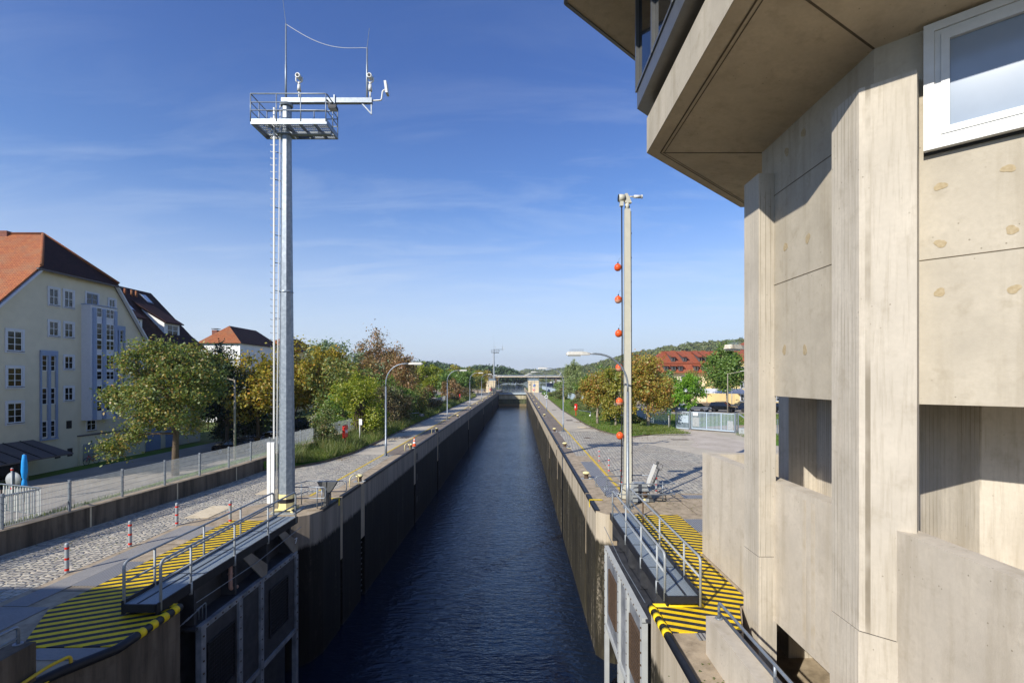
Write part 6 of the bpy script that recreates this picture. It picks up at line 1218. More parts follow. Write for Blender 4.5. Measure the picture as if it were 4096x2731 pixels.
cx = lambda x: 2600 + x * .2104
for x0, x1 in ((405, 475), (627, 692), (925, 990), (1052, 1115), (1290, 1352)): dormer(cx(x0), cx(x1), 1428, 1446, 121.2, 1.6)
for x0, x1 in ((270, 345), (412, 490), (548, 620), (845, 918), (992, 1062), (1180, 1255)): dormer(cx(x0), cx(x1), 1463.5, 1482.5, 118.95, .4)
for u in (2691, 2733, 2780, 2812):
    p = PD(u, 1411, 127); m = MB(); m.box(p.x - .55, p.x - .1, 126.8, 127.2, 12.4, 13.1); m.box(p.x + .1, p.x + .55, 126.8, 127.2, 12.4, 13.1); m.build('chimney_pots', M['tile_orange'], t)
for i in range(9):
    for z in (4.6, 1.4): window(t, Vector((0, hy, 0)), AX, NY, 37 + i * 3.2, 38.3 + i * 3.2, z, z + 1.9, 2, 2, .12, .09)
t = hip_house('yellow_town_house', 'tall pale yellow house with a red hipped roof and skylight behind the big green tree', 'house', 46.5, 68, 104, 124, 0, 9.3, 16.2, 'plaster_yellow', 'tile_red', 'tile_red', .9)
m = MB(); p = Vector((52.2, 106.3, 11.25)); m.slab([p + Vector((-.8, -.8, -.7)), p + Vector((.8, -.8, -.7)), p + Vector((.8, .8, .65)), p + Vector((-.8, .8, .65))], (0, -.1, .12)); s_ = m.build('skylight', M['black'], t); m = MB(); m.slab([p + Vector((-.6, -.72, -.4)), p + Vector((.6, -.72, -.4)), p + Vector((.6, .5, .6)), p + Vector((-.6, .5, .6))], (0, -.05, .06)); m.build('pane', M['blind'], s_)
for i in range(5):
    for z in (6.6, 3.6, .8): window(t, Vector((0, 104, 0)), AX, NY, 47.6 + i * 3.6, 49 + i * 3.6, z, z + 1.7, 2, 2, .14, .09)
m = MB(); m.box(46.6, 50.6, 102.4, 103.99, 2.9, 3.1); b_ = m.build('balcony', M['plaster_white'], t); m = MB()
for i in range(27): m.beam((46.65 + i * .15, 102.45, 3.1), (46.65 + i * .15, 102.45, 4.1), .03, .03)
m.beam((46.6, 102.45, 4.1), (50.6, 102.45, 4.1), .06, .06); m.build('balcony_rail', M['dark_metal'], b_)
t = thing('cafe_awning', 'white awning roof over the parked cars beyond the young green tree', 'awning', (41, 98, 0)); m = MB(); m.slab([(33, 96, 2.9), (46, 96, 2.7), (46, 100, 3.6), (33, 100, 3.6)], (0, 0, .1)); m.build('roof', M['white'], t); m = MB()
for x in (33.3, 37.5, 41.7, 45.8): m.cyl((x, 96.3, 0), (x, 96.3, 2.8), .06)
m.build('posts', M['galv'], t)
# ================================================================== FAR END: HUTS, BRIDGE, SHIP
def hut(x0, x1, lab, signs):
    t = thing('operating_hut', lab, 'hut', ((x0 + x1) / 2, 206, 0)); m = MB(); m.box(x0, x1, 200, 212, 0, 4.35); m.box(x0 - .12, x1 + .12, 199.88, 212.1, 4.351, 4.85); 
    m.build('wall', M['conc_hut'], t); m = MB(); m.box(x0 + .1, x1 - .1, 200.1, 211.9, 4.851, 5.7); m.box(x0 - .1, x1 + .1, 199.95, 212, 5.701, 5.78); r = m.build('roof', M['roof_grey'], t)
    m = MB()
    for z in (5.95, 6.3): m.beam((x0, 200, z), (x1, 200, z), .05, .05); m.beam((x1 if x1 < 0 else x0, 200, z), (x1 if x1 < 0 else x0, 211.8, z), .05, .05)
    for i in range(5): m.beam((x0 + (x1 - x0) * i / 4, 200, 5.78), (x0 + (x1 - x0) * i / 4, 200, 6.3), .05, .05)
    m.build('roof_rail', M['galv'], r); return t
t1 = hut(-13.4, -9.7, 'concrete operating hut with one red sign beside the far mast', 1); t2 = hut(4.1, 8.3, 'concrete operating hut with blue telephone sign above a red sign', 2)
m = MB(); m.box(5.0, 5.2, 199.96, 200.02, 0, 4.3); m.build('joint', M['black_fill'], t2)
def red_sign(x, z, who, far=199.9):
    t = thing('prohibition_sign', who, 'sign', (x, far, z)); P = [(-.5, -.25), (-.25, -.5), (.25, -.5), (.5, -.25), (.5, .25), (.25, .5), (-.25, .5), (-.5, .25)]
    m = MB(); m.slab([(x + a, far, z + b) for a, b in P], (0, .05, 0)); m.build('board', M['red'], t); m = MB(); m.slab([(x - .33, far - .012, z - .2), (x - .08, far - .012, z - .09), (x + .08, far - .012, z - .09), (x + .33, far - .012, z - .2), (x + .33, far - .012, z + .2), (x + .08, far - .012, z + .12), (x - .08, far - .012, z + .12), (x - .33, far - .012, z + .2)], (0, .01, 0)); m.build('symbol', M['white'], t)
red_sign(-11.5, 1.2, 'red sign with a white symbol on the far town-side hut'); red_sign(6.35, 1.2, 'red sign with a white symbol below the blue telephone sign')
t = thing('telephone_sign', 'blue square sign with a white telephone handset on the far hut', 'sign', (6.45, 199.9, 2.9)); m = MB(); m.box(6.0, 6.9, 199.86, 199.9, 2.45, 3.35); m.build('board', M['blue_sign'], t)
m = MB(); pts = [(6.2 + .0, 199.85, 3.2), (6.22, 199.85, 2.95), (6.36, 199.85, 2.72), (6.66, 199.85, 2.58)]; m.tube(pts, .055, 6); m.box(6.14, 6.34, 199.83, 199.855, 3.0, 3.26); m.box(6.52, 6.76, 199.83, 199.855, 2.52, 2.72); m.build('handset', M['white'], t)
m = MB(); m.lathe([(.0, -.15), (.2, -.1), (.22, 0)], (4.6, 199.95, 3.2), 12, axis='y'); tag(m.build('loudspeaker', M['black'], org=(4.6, 199.9, 3.2)), 'small dark loudspeaker high on the telephone-sign hut', 'loudspeaker')
t = thing('road_bridge', 'long low concrete road bridge crossing the river in the distance', 'bridge', (10, 430, 7)); m = MB(); m.box(-140, 120, 424, 436, 6.9, 7.7); m.build('deck', M['conc_hut'], t)
m = MB(); xs = np.linspace(-140, 120, 53)
for a, b in zip(xs, xs[1:]):
    f = lambda x: 6.15 - 1.3 * (abs(((x + 34) % 66) - 33) / 33) ** 2 if False else 6.2 - 1.4 * max(0, 1 - min(abs(x + 34), abs(x - 33)) / 22)
    for y in (426, 432): m.slab([(a, y, f(a)), (b, y, f(b)), (b, y, 6.89), (a, y, 6.89)], (0, .8, 0))
m.build('girder', M['conc_dark'], t)
for x in (-34, 33, 90, -95): m = MB(); m.box(x - .9, x + .9, 425.5, 434, -2, 6.0); m.build('bridge_pier', M['conc_dark'], t)
m = MB(); m.box(-140, 120, 424.02, 424.1, 7.71, 8.7); m.build('parapet', M['galv'], t)
t = thing('cargo_ship', 'moored ship with dark hull and white superstructure at the river bank', 'ship', (35, 452, -1)); m = MB(); P = [(26, 450), (28.5, 447), (60, 447), (60, 456), (28.5, 456)]; m.prism(P, -1.2, 1.6); m.build('hull', M['car_blue'], t)
m = MB(); m.box(33, 40, 448, 455, 1.61, 3.6); m.box(34.5, 38.5, 448.8, 454, 3.61, 5.4); m.box(29, 31, 449, 454, 1.61, 2.5); m.box(41, 52, 448, 455, 1.61, 2.6); m.build('superstructure', M['white'], t); m = MB(); m.box(33.2, 39.8, 447.97, 447.999, 2.3, 3.1); m.box(34.7, 38.3, 448.77, 448.799, 4.2, 5.0); m.build('window_band', M['glass'], t); m = MB(); m.beam((36.5, 450, 5.4), (39.5, 450, 11.5), .45, .45); m.cyl((31, 451, 2.5), (31, 451, 6), .08); m.build('derrick', M['white'], t)
# ================================================================== CARS
def car(loc, rz, paint, lab, kind='saloon', grp='parked cars'):
    t = thing('parked_car' if kind != 'van' else 'parked_van', lab, 'car' if kind != 'van' else 'van', loc, grp); x, y, z = loc
    Lh, Wh = (2.25, .88) if kind != 'van' else (2.9, 1.05)
    prof = {'saloon': [(-2.25, .35), (-2.25, .75), (-2.05, .9), (-1.55, .95), (2.0, .92), (2.22, .75), (2.25, .38)], 'suv': [(-2.25, .4), (-2.27, .9), (-2.15, 1.05), (-1.6, 1.08), (2.0, 1.0), (2.24, .85), (2.27, .42)], 'van': [(-2.9, .4), (-2.95, 1.2), (-2.9, 2.3), (1.6, 2.35), (2.1, 1.45), (2.85, 1.1), (2.95, .45)]}[kind]
    cab = {'saloon': [(-1.85, .93), (-1.25, 1.40), (.35, 1.44), (1.15, .93)], 'suv': [(-2.15, 1.05), (-1.85, 1.62), (.35, 1.66), (1.15, 1.03)], 'van': [(1.3, 1.4), (1.3, 2.3), (1.62, 2.32), (2.08, 1.44)]}[kind]
    m = MB(); n_ = len(prof)
    rows_ = [(Wh * .94, 0, .0), (Wh, .1, 0), (Wh, .9, 0), (Wh * .94, 1, 0)]
    zmin = min(p[1] for p in prof)
    def loopat(w_, ins): return [(x + px * (1 - ins), y + w_, z + zmin + (pz - zmin) * (1 - ins * .6)) for px, pz in prof]
    st = [(-Wh, .05), (-Wh * .93, 0), (Wh * .93, 0), (Wh, .05)]; lp = [loopat(w_, i) for w_, i in st]
    for a, b in zip(lp, lp[1:]): 
        base = len(m.v); m.add(a + b, [(i, (i + 1) % n_, n_ + (i + 1) % n_, n_ + i) for i in range(n_)])
    m.add(lp[0], [tuple(range(n_))]); m.add(lp[-1], [tuple(reversed(range(n_)))])
    if kind != 'van': (a0, h0), (a1, h1), (a2, h2), (a3, h3) = cab; m.add([(x + a1, y - Wh * .74, z + h1), (x + a2, y - Wh * .74, z + h2), (x + a2, y + Wh * .74, z + h2), (x + a1, y + Wh * .74, z + h1), (x + a1, y - Wh * .74, z + h1 + .035), (x + a2, y - Wh * .74, z + h2 + .035), (x + a2, y + Wh * .74, z + h2 + .035), (x + a1, y + Wh * .74, z + h1 + .035)], [(0, 1, 2, 3), (4, 5, 6, 7), (0, 1, 5, 4), (2, 3, 7, 6), (1, 2, 6, 5), (3, 0, 4, 7)])
    m.build('body', M[paint], t)
    g = MB(); wb, wt = Wh * .93, Wh * .74; vs = []
    for (cx_, ch), w_ in zip(cab, (wb, wt, wt, wb)): vs += [(x + cx_, y - w_, z + ch), (x + cx_, y + w_, z + ch)]
    g.add(vs, [(0, 2, 4, 6), (1, 3, 5, 7), (0, 1, 3, 2), (4, 5, 7, 6), (2, 3, 5, 4)]); g.build('windows', M['glass'], t)
    for wx in (-1.38, 1.38) if kind != 'van' else (-1.7, 1.9):
        for s_ in (-1, 1):
            q = MB(); q.cyl((x + wx, y + s_ * (Wh - .2), z + .33), (x + wx, y + s_ * (Wh + .012), z + .33), .33, n=20); w_ = q.build('wheel', M['rubber'], t); q = MB(); q.lathe([(.0, .02), (.09, .024), (.21, .012), (.22, 0)], (x + wx, y + s_ * (Wh + .013), z + .33), 12, axis='y'); q.build('rim', M['alu'], w_)
    for s_ in (-1, 1):
        q = MB(); q.box(x + 2.12, x + 2.26, y + s_ * .62 - .16, y + s_ * .62 + .16, z + .62, z + .76); q.build('headlight', M['headlight'], t); q = MB(); q.box(x - 2.29, x - 2.16, y + s_ * .66 - .13, y + s_ * .66 + .13, z + .7, z + .86); q.build('taillight', M['taillight'], t)
    q = MB(); q.box(x - 2.285, x - 2.26, y - .26, y + .26, z + .55, z + .66); q.build('number_plate', M['white'], t)
    t.rotation_euler = (0, 0, rz); return t
car((-30.2, 52.0, -2.22), R(188), 'car_black', 'black car parked in shade under the trees, nearest the wire fence', 'suv'); car((-29.5, 57.5, -2.22), R(192), 'car_white', 'pale car parked right behind the black car in the street', 'suv'); car((-32.0, 66.5, -2.2), R(5), 'car_black', 'dark car crossing behind the mast under the golden maple'); car((-35, 78, -2.1), R(95), 'car_grey', 'grey car half hidden by tree trunks far down the street')
car((27.2, 84.5, .02), R(-72), 'car_blue', 'dark blue car at the end of the row beside the orange maple', grp='cars in the car park'); car((31.0, 84, .02), R(-50), 'car_grey', 'grey car behind the young bright green tree', grp='cars in the car park'); car((35.2, 83.2, .02), R(-40), 'car_black', 'black estate car behind the middle of the sliding gate', 'suv', 'cars in the car park'); car((39.8, 82.0, .02), R(-38), 'car_blue', 'dark blue car behind the gate post beside the lamp pole', 'suv', 'cars in the car park'); car((44.4, 81.0, .02), R(-40), 'car_black', 'dark car seen through the opening of the control building', 'suv', 'cars in the car park'); car((29.5, 93, .02), R(0), 'car_white', 'white car under the awning behind the young tree', 'suv', 'cars in the car park'); car((38.5, 91, .02), R(15), 'car_grey', 'grey car in the second row of the car park', 'saloon', 'cars in the car park')
car((-31, 142, 0), R(20), 'car_white', 'white camper van parked behind the thin rusty trees', 'van', 'vans parked far up the town side'); car((-39, 150, 0), R(5), 'car_white', 'white van parked under the bright yellow tree', 'van', 'vans parked far up the town side'); car((-26.5, 150, 0), R(80), 'car_white', 'white car with dark windows far up the town side', 'suv'); car((-23, 178, 0), R(10), 'car_black', 'dark car parked near the far hut', 'suv'); car((-19, 184, 0), R(10), 'car_grey', 'grey car parked beside the far hut', 'saloon')
t = thing('garden_shed', 'long white flat roofed shed behind the verge thicket on the town side', 'shed', (-38, 137, 0)); m = MB(); m.box(-46, -33, 135, 139, -.4, 3.0); m.build('wall', M['plaster_white'], t); m = MB(); m.box(-46.3, -32.7, 134.6, 139.3, 3.001, 3.2); m.build('roof', M['white'], t); m = MB(); m.box(-37, -35, 134.95, 134.999, .9, 2.2); m.build('window', M['glass'], t)
# ================================================================== TREES AND SHRUBS
P_ = plant
P_('maple_tree', 'olive brown maple with a leaning low branch in front of the beige house', 'tree', (-28.4, 40.0, -2.25), 10.9, 3.9, 'olive', 1, 27000, .23, .24, .33, lobes=22, clumps=330, spread=.46, extra=((-4.3, .3, 6.6, .26), (-3.6, -.6, 3.4, .24), (-4.6, -.8, 2.3, .15), (-5.0, .2, 6.2, .15)))
P_('conifer', 'dark green dense tree in front of the white house', 'tree', (-41.2, 67, -2.2), 13.0, 3.6, 'dark', 2, 9000, .34, .2, .1, 'cone', lobes=16, clumps=140)
P_('maple_tree', 'dark shaded green tree between the olive maple and the golden maple', 'tree', (-32.6, 54, -2.2), 10.0, 3.8, 'dark', 30, 9000, .32, .2, .12)
g = 'golden maples along the town street'
P_('maple_tree', 'golden maple with broad crown beside the slim concrete lamp post', 'tree', (-29.4, 54.5, -2.2), 10.6, 3.6, 'gold', 3, 9500, .32, .2, .22, group=g, lobes=18, clumps=170)
P_('maple_tree', 'tall golden maple directly behind the tall grey mast', 'tree', (-27.0, 58, -2.2), 12.4, 3.3, 'gold', 4, 9000, .32, .2, .2, group=g)
P_('maple_tree', 'golden brown maple just past the tall grey mast', 'tree', (-24.6, 62, -2.2), 11.4, 3.4, 'gold', 5, 9000, .33, .2, .15, group=g)
P_('lime_tree', 'grey green tree with a pale top behind the golden maples', 'tree', (-33.5, 84, -2), 14.0, 4.6, 'silver', 6, 9000, .4, .22, .2)
P_('lime_tree', 'second grey green tree sloping down towards the rusty tree', 'tree', (-28.0, 84, -2), 12.4, 4.0, 'silver', 7, 7500, .4, .2, .2)
P_('beech_tree', 'tall rust brown tree standing above all the town-side trees', 'tree', (-25.8, 88, -1.6), 16.2, 4.3, 'rust', 8, 10500, .36, .22, .2, lobes=22, clumps=200)
P_('beech_tree', 'rust and olive tree below the tall brown tree', 'tree', (-21.6, 66, -1.8), 10.4, 3.6, 'rust', 9, 8000, .3, .18, .12)
P_('maple_tree', 'olive green tree behind the yellow green verge shrub', 'tree', (-20.4, 56, -2), 10.2, 3.2, 'olive', 10, 8000, .28, .16, .12)
P_('beech_tree', 'wide rust brown tree behind the first curved lamp of the town-side quay', 'tree', (-20.0, 78, -1.6), 10.2, 4.0, 'rust', 11, 9000, .32, .18, .1)
P_('beech_tree', 'dark rusty tree past the first curved lamp of the town-side quay', 'tree', (-22.5, 92, -1), 10.4, 4.0, 'rust', 12, 8000, .34, .18, .1)
P_('maple_tree', 'green tree in front of the small distant yellow house', 'tree', (-28.5, 112, -.5), 8.4, 3.2, 'green', 13, 6000, .36, .16, .15)
P_('lime_tree', 'bright yellow green tree behind the white shed', 'tree', (-25.4, 132, 0), 9.8, 4.2, 'lime', 14, 8500, .42, .2, .2, lobes=18)
for i, (u, d, h, r, mt, l) in enumerate([(1790, 150, 9, 4.5, 'green', 'mid green tree past the bright yellow green tree'), (1815, 175, 10.5, 4.5, 'gold', 'yellow topped tree far up the town side'), (1850, 165, 9.0, 4.5, 'green', 'green tree behind the parked vans'), (1885, 180, 9.6, 4.6, 'olive', 'olive tree behind the third and fourth town-side lamps'), (1912, 190, 8.6, 4.0, 'gold', 'golden tree before the far hut'), (1938, 215, 9.0, 4.2, 'amber', 'amber tree beside the far hut roof'), (1745, 172, 9.8, 4.4, 'dark', 'dark tree beyond the white shed'), (1688, 165, 10.6, 3.8, 'dark', 'dark conifer like tree behind the small yellow house pole'), (1905, 235, 9.0, 5, 'green', 'distant green tree behind the car park lamps'), (1960, 250, 8.5, 4.5, 'rust', 'rusty tree near the river bank beyond the far mast')]):
    P_('park_tree', l, 'tree', ((u - VX) * d / F, d, 0), h, r, mt, 40 + i, 4200, .5, .2, .15, group='trees along the far town side')
# verge shrubs, town side
gs = 'shrubs of the town-side verge'
P_('shrub', 'small dark shrub at the end of the low retaining wall', 'shrub', (-15.5, 38.4, .3), 3.0, 1.1, 'bush', 60, 4200, .13, .05, .02, group=gs, stems=4)
P_('shrub', 'tall bright yellow green shrub behind the notice sign', 'shrub', (-15.3, 46.0, .3), 5.6, 2.5, 'lime', 61, 9500, .19, .07, .02, group=gs, stems=5, lobes=18, clumps=180)
P_('shrub', 'rounded yellow green shrub next to the tall one', 'shrub', (-15.0, 49.5, .25), 3.3, 1.6, 'lime', 62, 4500, .17, .05, .0, group=gs, stems=4)
P_('shrub', 'brown twiggy thicket below the first curved lamp', 'shrub', (-15.2, 55.5, .25), 4.6, 2.2, 'brown', 63, 5500, .18, .05, .0, group=gs, stems=6)
P_('shrub', 'leafy green shrub behind the brown thicket', 'shrub', (-17.0, 61, .0), 6.2, 2.8, 'green', 64, 8000, .24, .08, .05, group=gs, stems=4)
P_('shrub', 'olive brown shrub with pale leaves at the kerb', 'shrub', (-14.9, 59.5, .25), 4.2, 2.0, 'brown', 65, 4800, .18, .05, .0, group=gs, stems=5)
P_('shrub', 'dark green shrub between the brown thickets', 'shrub', (-15.4, 65, .25), 4.4, 2.0, 'green', 66, 4500, .2, .05, .0, group=gs, stems=5)
P_('shrub', 'yellow green shrub above the figure board', 'shrub', (-15.2, 70.5, .25), 4.6, 2.0, 'olive', 67, 4500, .2, .05, .0, group=gs, stems=5)
P_('shrub', 'rusty shrub behind the white vans, beyond the figure board', 'shrub', (-16.4, 79, .25), 4.4, 2.0, 'rust', 68, 4500, .24, .06, .05, group=gs, stems=4)
P_('shrub', 'small dark bush before the second town-side lamp', 'shrub', (-15.3, 84, .25), 2.2, 1.8, 'brown', 69, 3500, .2, .05, .0, group=gs, stems=4)
P_('shrub', 'thin tawny young tree near the second town-side lamp', 'shrub', (-17.0, 92, .2), 4.8, 1.6, 'rust', 70, 3200, .24, .06, .1, 'column', group=gs, stems=2)
P_('shrub', 'thin tawny young tree in front of the pale picket fence', 'shrub', (-16.2, 108, .2), 4.9, 1.5, 'rust', 71, 3000, .26, .06, .15, 'column', group=gs, stems=2)
P_('shrub', 'low olive shrub at the foot of the tawny tree', 'shrub', (-15.4, 112, .2), 2.0, 1.8, 'brown', 72, 2500, .24, .05, .0, group=gs, stems=3)
P_('shrub', 'tall tawny shrub behind the far red lifebuoy box', 'shrub', (-16.2, 124, .2), 5.4, 1.9, 'rust', 73, 3500, .28, .06, .05, group=gs, stems=3)
P_('shrub', 'rounded rusty bush at the end of the town-side verge', 'shrub', (-15.4, 132, .2), 3.2, 2.4, 'brown', 74, 3500, .26, .05, .0, group=gs, stems=4)
for i in range(7):
    y = 52 + i * 6.5; P_('shrub', 'dense shaded undergrowth shrub %s the wire fence on the town side' % ['just behind', 'low behind', 'close behind', 'farther along behind', 'thick behind', 'dull green behind', 'last one behind'][i], 'shrub', (-18.6 - (i % 2) * 1.2, y, -.6), 4.6 + (i % 3) * .7, 2.6, ['green', 'olive', 'brown', 'green', 'olive', 'rust', 'green'][i], 80 + i, 4200, .26, .06, .0, group='undergrowth behind the town-side fence', stems=4)
# trees of the control-building side
P_('maple_tree', 'autumn orange and green maple on a grey leaning trunk, first of the verge trees', 'tree', (9.9, 60.5, .15), 6.9, 2.3, 'amber', 100, 9500, .24, .15, .22, bark='bark_pale', lobes=18, clumps=160)
P_('maple_tree', 'yellow green maple with low dense crown behind the float mast', 'tree', (11.7, 58.2, .2), 6.7, 1.9, 'yellowgreen', 101, 9000, .24, .13, .1, bark='bark_pale', lobes=16, clumps=150)
P_('maple_tree', 'large deep orange maple next to the green assembly sign', 'tree', (14.9, 55.6, .2), 8.3, 2.8, 'amber', 102, 13500, .25, .17, .14, bark='bark_pale', lobes=22, clumps=210)
P_('maple_tree', 'second stem maple merging with the large orange maple', 'tree', (12.4, 53.8, .2), 5.0, 1.2, 'gold', 103, 2600, .22, .09, .35, bark='bark_pale')
P_('young_maple', 'young bright green tree behind the sliding gate', 'tree', (24.8, 70, .02), 6.3, 2.5, 'fresh', 104, 6000, .28, .09, .18, lobes=16, clumps=130, spread=.4)
P_('maple_tree', 'big dark green maple in front of the yellow house, behind the car park lamp', 'tree', (38.4, 89, .02), 12.2, 3.7, 'green', 105, 13000, .38, .2, .28, bark='bark_pale', lobes=24, clumps=230)
P_('maple_tree', 'grey olive tree between the orange maple and the mansard house', 'tree', (25.6, 84, .02), 6.8, 2.6, 'olive', 106, 4000, .32, .15, .1)
P_('birch_tree', 'light feathery tree in front of the mansard house', 'tree', (38, 104, .02), 7.6, 3.2, 'olive', 107, 4500, .3, .13, .2)
for i, (u, d, h, r, l) in enumerate([(2272, 185, 11.2, 1.9, 'shortest'), (2285, 190, 12.6, 2.1, 'second'), (2299, 192, 13.2, 2.2, 'tallest'), (2312, 190, 11.8, 2.0, 'last')]):
    P_('poplar_tree', '%s poplar of the upright clump behind the picket fence' % l, 'tree', ((u - VX) * d / F, d, 0), h, r, 'poplar', 110 + i, 4500, .36, .18, .05, 'column', group='poplars behind the picket fence', lobes=18, clumps=120)
for i, (u, d, h, r, mt, l) in enumerate([(2262, 150, 6.8, 3.0, 'poplar', 'grey green bushy tree below the poplars'), (2250, 165, 5.0, 2.8, 'green', 'low green bushy tree nearest the ship'), (2300, 130, 7.4, 3.2, 'poplar', 'broad grey green tree behind the fence below the poplars'), (2335, 115, 6.6, 2.8, 'green', 'green tree filling the gap beside the orange maple'), (2270, 140, 3.2, 2.4, 'rust', 'low rusty bush at the fence below the poplars'), (2320, 110, 3.0, 2.0, 'brown', 'low brown bush behind the pickets'), (2430, 96, 8.0, 3.6, 'green', 'green tree hidden behind the yellow green maple'), (2600, 92, 8.2, 3.6, 'olive', 'olive tree hidden behind the large orange maple'), (2655, 98, 7.0, 3.4, 'green', 'dull green tree beside the mansard house')]):
    P_('bushy_tree', l, 'tree', ((u - VX) * d / F, d, 0), h, r, mt, 120 + i, 4600, .36, .15, .05, group='trees behind the picket fence')
for i, (x, y, h, r, l) in enumerate([(11.0, 152, 1.8, 2.0, 'far end of the hedge row before the picket fence'), (11.4, 140, 2.0, 2.0, 'rounded hedge bush behind the pale stake'), (11.2, 128, 1.7, 1.9, 'low hedge bush after the pale stake'), (11.8, 96, 1.7, 1.6, 'hedge bush behind the lamp with the ring buoy'), (11.9, 88, 1.9, 1.7, 'hedge bush beside the red lifebuoy box'), (12.0, 80, 1.8, 1.7, 'hedge bush behind the pipe frame'), (12.3, 73, 1.9, 1.7, 'hedge bush behind the yellow stake'), (12.7, 66.5, 1.6, 1.4, 'hedge bush at the foot of the first orange maple'), (14.6, 60, 1.4, 1.3, 'low bush under the large orange maple')]):
    P_('hedge_bush', l, 'bush', (x, y, .1), h, r, 'bush', 140 + i, 4800, .17, .04, .0, group='bushes of the control-building verge', stems=4)
# ================================================================== GRASS
rng = np.random.default_rng(5)
def strip(n, ya, yb, f0, f1, zf):
    y = rng.uniform(0, 1, n) ** 1.5 * (yb - ya) + ya; a = np.array([f0(v) for v in y]); b = np.array([f1(v) for v in y]); x = a + (b - a) * rng.uniform(0, 1, n); return np.stack([x, y, zf(x, y)], 1)
kl = lambda y: float(np.interp(y, [k_[1] for k_ in KL], [k_[0] for k_ in KL])); kr = lambda y: float(np.interp(y, [47.8, 49, 53, 60, 88, 129, 178], [11.3, 10, 9.0, 8.4, 7.9, 8.3, 8.4]))
zl = lambda x, y: np.clip(.1 + (-13.2 - x) * .17, .05, .6)
pts = strip(26000, 30.9, 160, lambda y: kl(y) - .1, lambda y: -16.0, zl)
cl = np.sin(pts[:, 0] * 2.3 + pts[:, 1] * 1.1) + np.sin(pts[:, 1] * .7) > -.2
blades('grass', 'tall pale and green grass filling the town-side verge', pts[cl], .3, .95, .035, L['drygrass'], 1, .4)
blades('grass', 'shorter green grass along the town-side kerb', np.concatenate([pts[~cl], strip(14000, 31, 110, lambda y: kl(y) - .05, lambda y: kl(y) - 1.6, zl)]), .12, .4, .03, L['grass'], 2, .35)
def office(n):
    y = 49 + rng.uniform(0, 1, n) ** 1.6 * 125; a = np.array([kr(v) + .1 for v in y]); b = np.interp(y, [47, 55, 62, 75, 100, 178], [17.5, 17.2, 16, 15, 14, 13.9]); x = a + (b - a) * rng.uniform(0, 1, n); return np.stack([x, y, .06 + (x - a) * .02], 1)
q = office(34000); q = q[(q[:, 1] > 52) | (q[:, 0] > 11.5)]; blades('grass', 'fresh green grass of the verge before the hedges', q, .08, .26, .035, L['grass'], 3, .4)
e = strip(5000, 50.5, 57, lambda y: float(np.interp(y, [50.5, 51.5, 55, 57], [14.3, 15.3, 17.4, 18])), lambda y: float(np.interp(y, [50.5, 57], [11, 13])), lambda x, y: .1 + 0 * x)
blades('grass', 'weedy grass at the kerb in front of the assembly sign', e, .15, .45, .04, L['grass'], 4, .4)
s_ = strip(9000, 8, 60, lambda y: float(np.interp(y, [6, 8, 16.2, 27, 60], [-18.9, -18.45, -17.6, -16.6, -16.6])), lambda y: float(np.interp(y, [6, 8, 16.2, 27, 60], [-19.4, -18.9, -18.0, -17.0, -17.0])), lambda x, y: .66 + 0 * x)
blades('grass', 'narrow green grass strip behind the wire fence', s_, .08, .22, .03, L['grass'], 6, .3)
x_ = np.stack([rng.uniform(22, 44, 9000), rng.uniform(24, 50, 9000), np.full(9000, .03)], 1); x_ = x_[(x_[:, 1] < 52.5 - (x_[:, 0] - 24) * .6) & (x_[:, 1] > 46 - (x_[:, 0] - 21.5) * .9)]
blades('grass', 'green grass patch beside the sliding gate motor box', x_, .1, .4, .05, L['grass'], 7, .4)
gq = np.stack([rng.uniform(16, 56, 14000), rng.uniform(61, 78, 14000), np.full(14000, .03)], 1); gq = gq[gq[:, 1] > 56 + 0 * gq[:, 0]]
blades('grass', 'sunny grass between the sliding gate and the parked cars', gq, .08, .3, .06, L['grass'], 8, .4)
# ================================================================== FAR WOODS AND HILLS
def canopy(name, label, trees, mat, leaf, per, seed, kind='stuff'):
    rg = np.random.default_rng(seed); P = []; D = []
    for x, y, z, h, r in trees:
        d = rg.normal(size=(per, 3)); d /= np.linalg.norm(d, axis=1)[:, None]; d[:, 2] = np.abs(d[:, 2]) * np.sign(rg.uniform(-.35, 1, per)); rr = rg.uniform(.72, 1.05, (per, 1)); lump = 1 + .22 * np.sin(d[:, :1] * 5 + x) * np.cos(d[:, 1:2] * 6 + y)
        P.append(np.array([x, y, z + h * .55]) + d * rr * lump * np.array([r, r, h * .45])); D.append(d)
    P = np.concatenate(P); D = np.concatenate(D); N = len(P); nrm = D + rg.normal(size=(N, 3)) * .45; nrm /= np.linalg.norm(nrm, axis=1)[:, None]; tt = np.cross(nrm, rg.normal(size=(N, 3))); tt /= np.linalg.norm(tt, axis=1)[:, None]; bb = np.cross(nrm, tt); s_ = leaf * rg.uniform(.6, 1.3, (N, 1))
    V = np.stack([P - tt * s_, P + bb * s_ * .7, P + tt * s_, P - bb * s_ * .7], 1); o = quads(name, V, mat, None); return tag(o, label, None, kind=kind)
rg = np.random.default_rng(11); prof = [(1560, 1452), (1610, 1447), (1690, 1444), (1760, 1447), (1825, 1458), (1850, 1473), (1868, 1470), (1890, 1463), (1930, 1459), (1990, 1462), (2030, 1466), (2062, 1481), (2082, 1494)]
tr = []
for i in range(300):
    u = rg.uniform(1540, 2085); d = rg.uniform(470, 620); v = np.interp(u, [p[0] for p in prof], [p[1] for p in prof]) + rg.uniform(0, 14); X, h = (u - VX) * d / F, CZ + (HY - v) * d / F; tr.append((X, d, 0, max(6, h), rg.uniform(4.5, 8)))
canopy('wood', 'dark far wood of tall trees across the river bend', tr, L['wood'], 1.15, 240, 12)
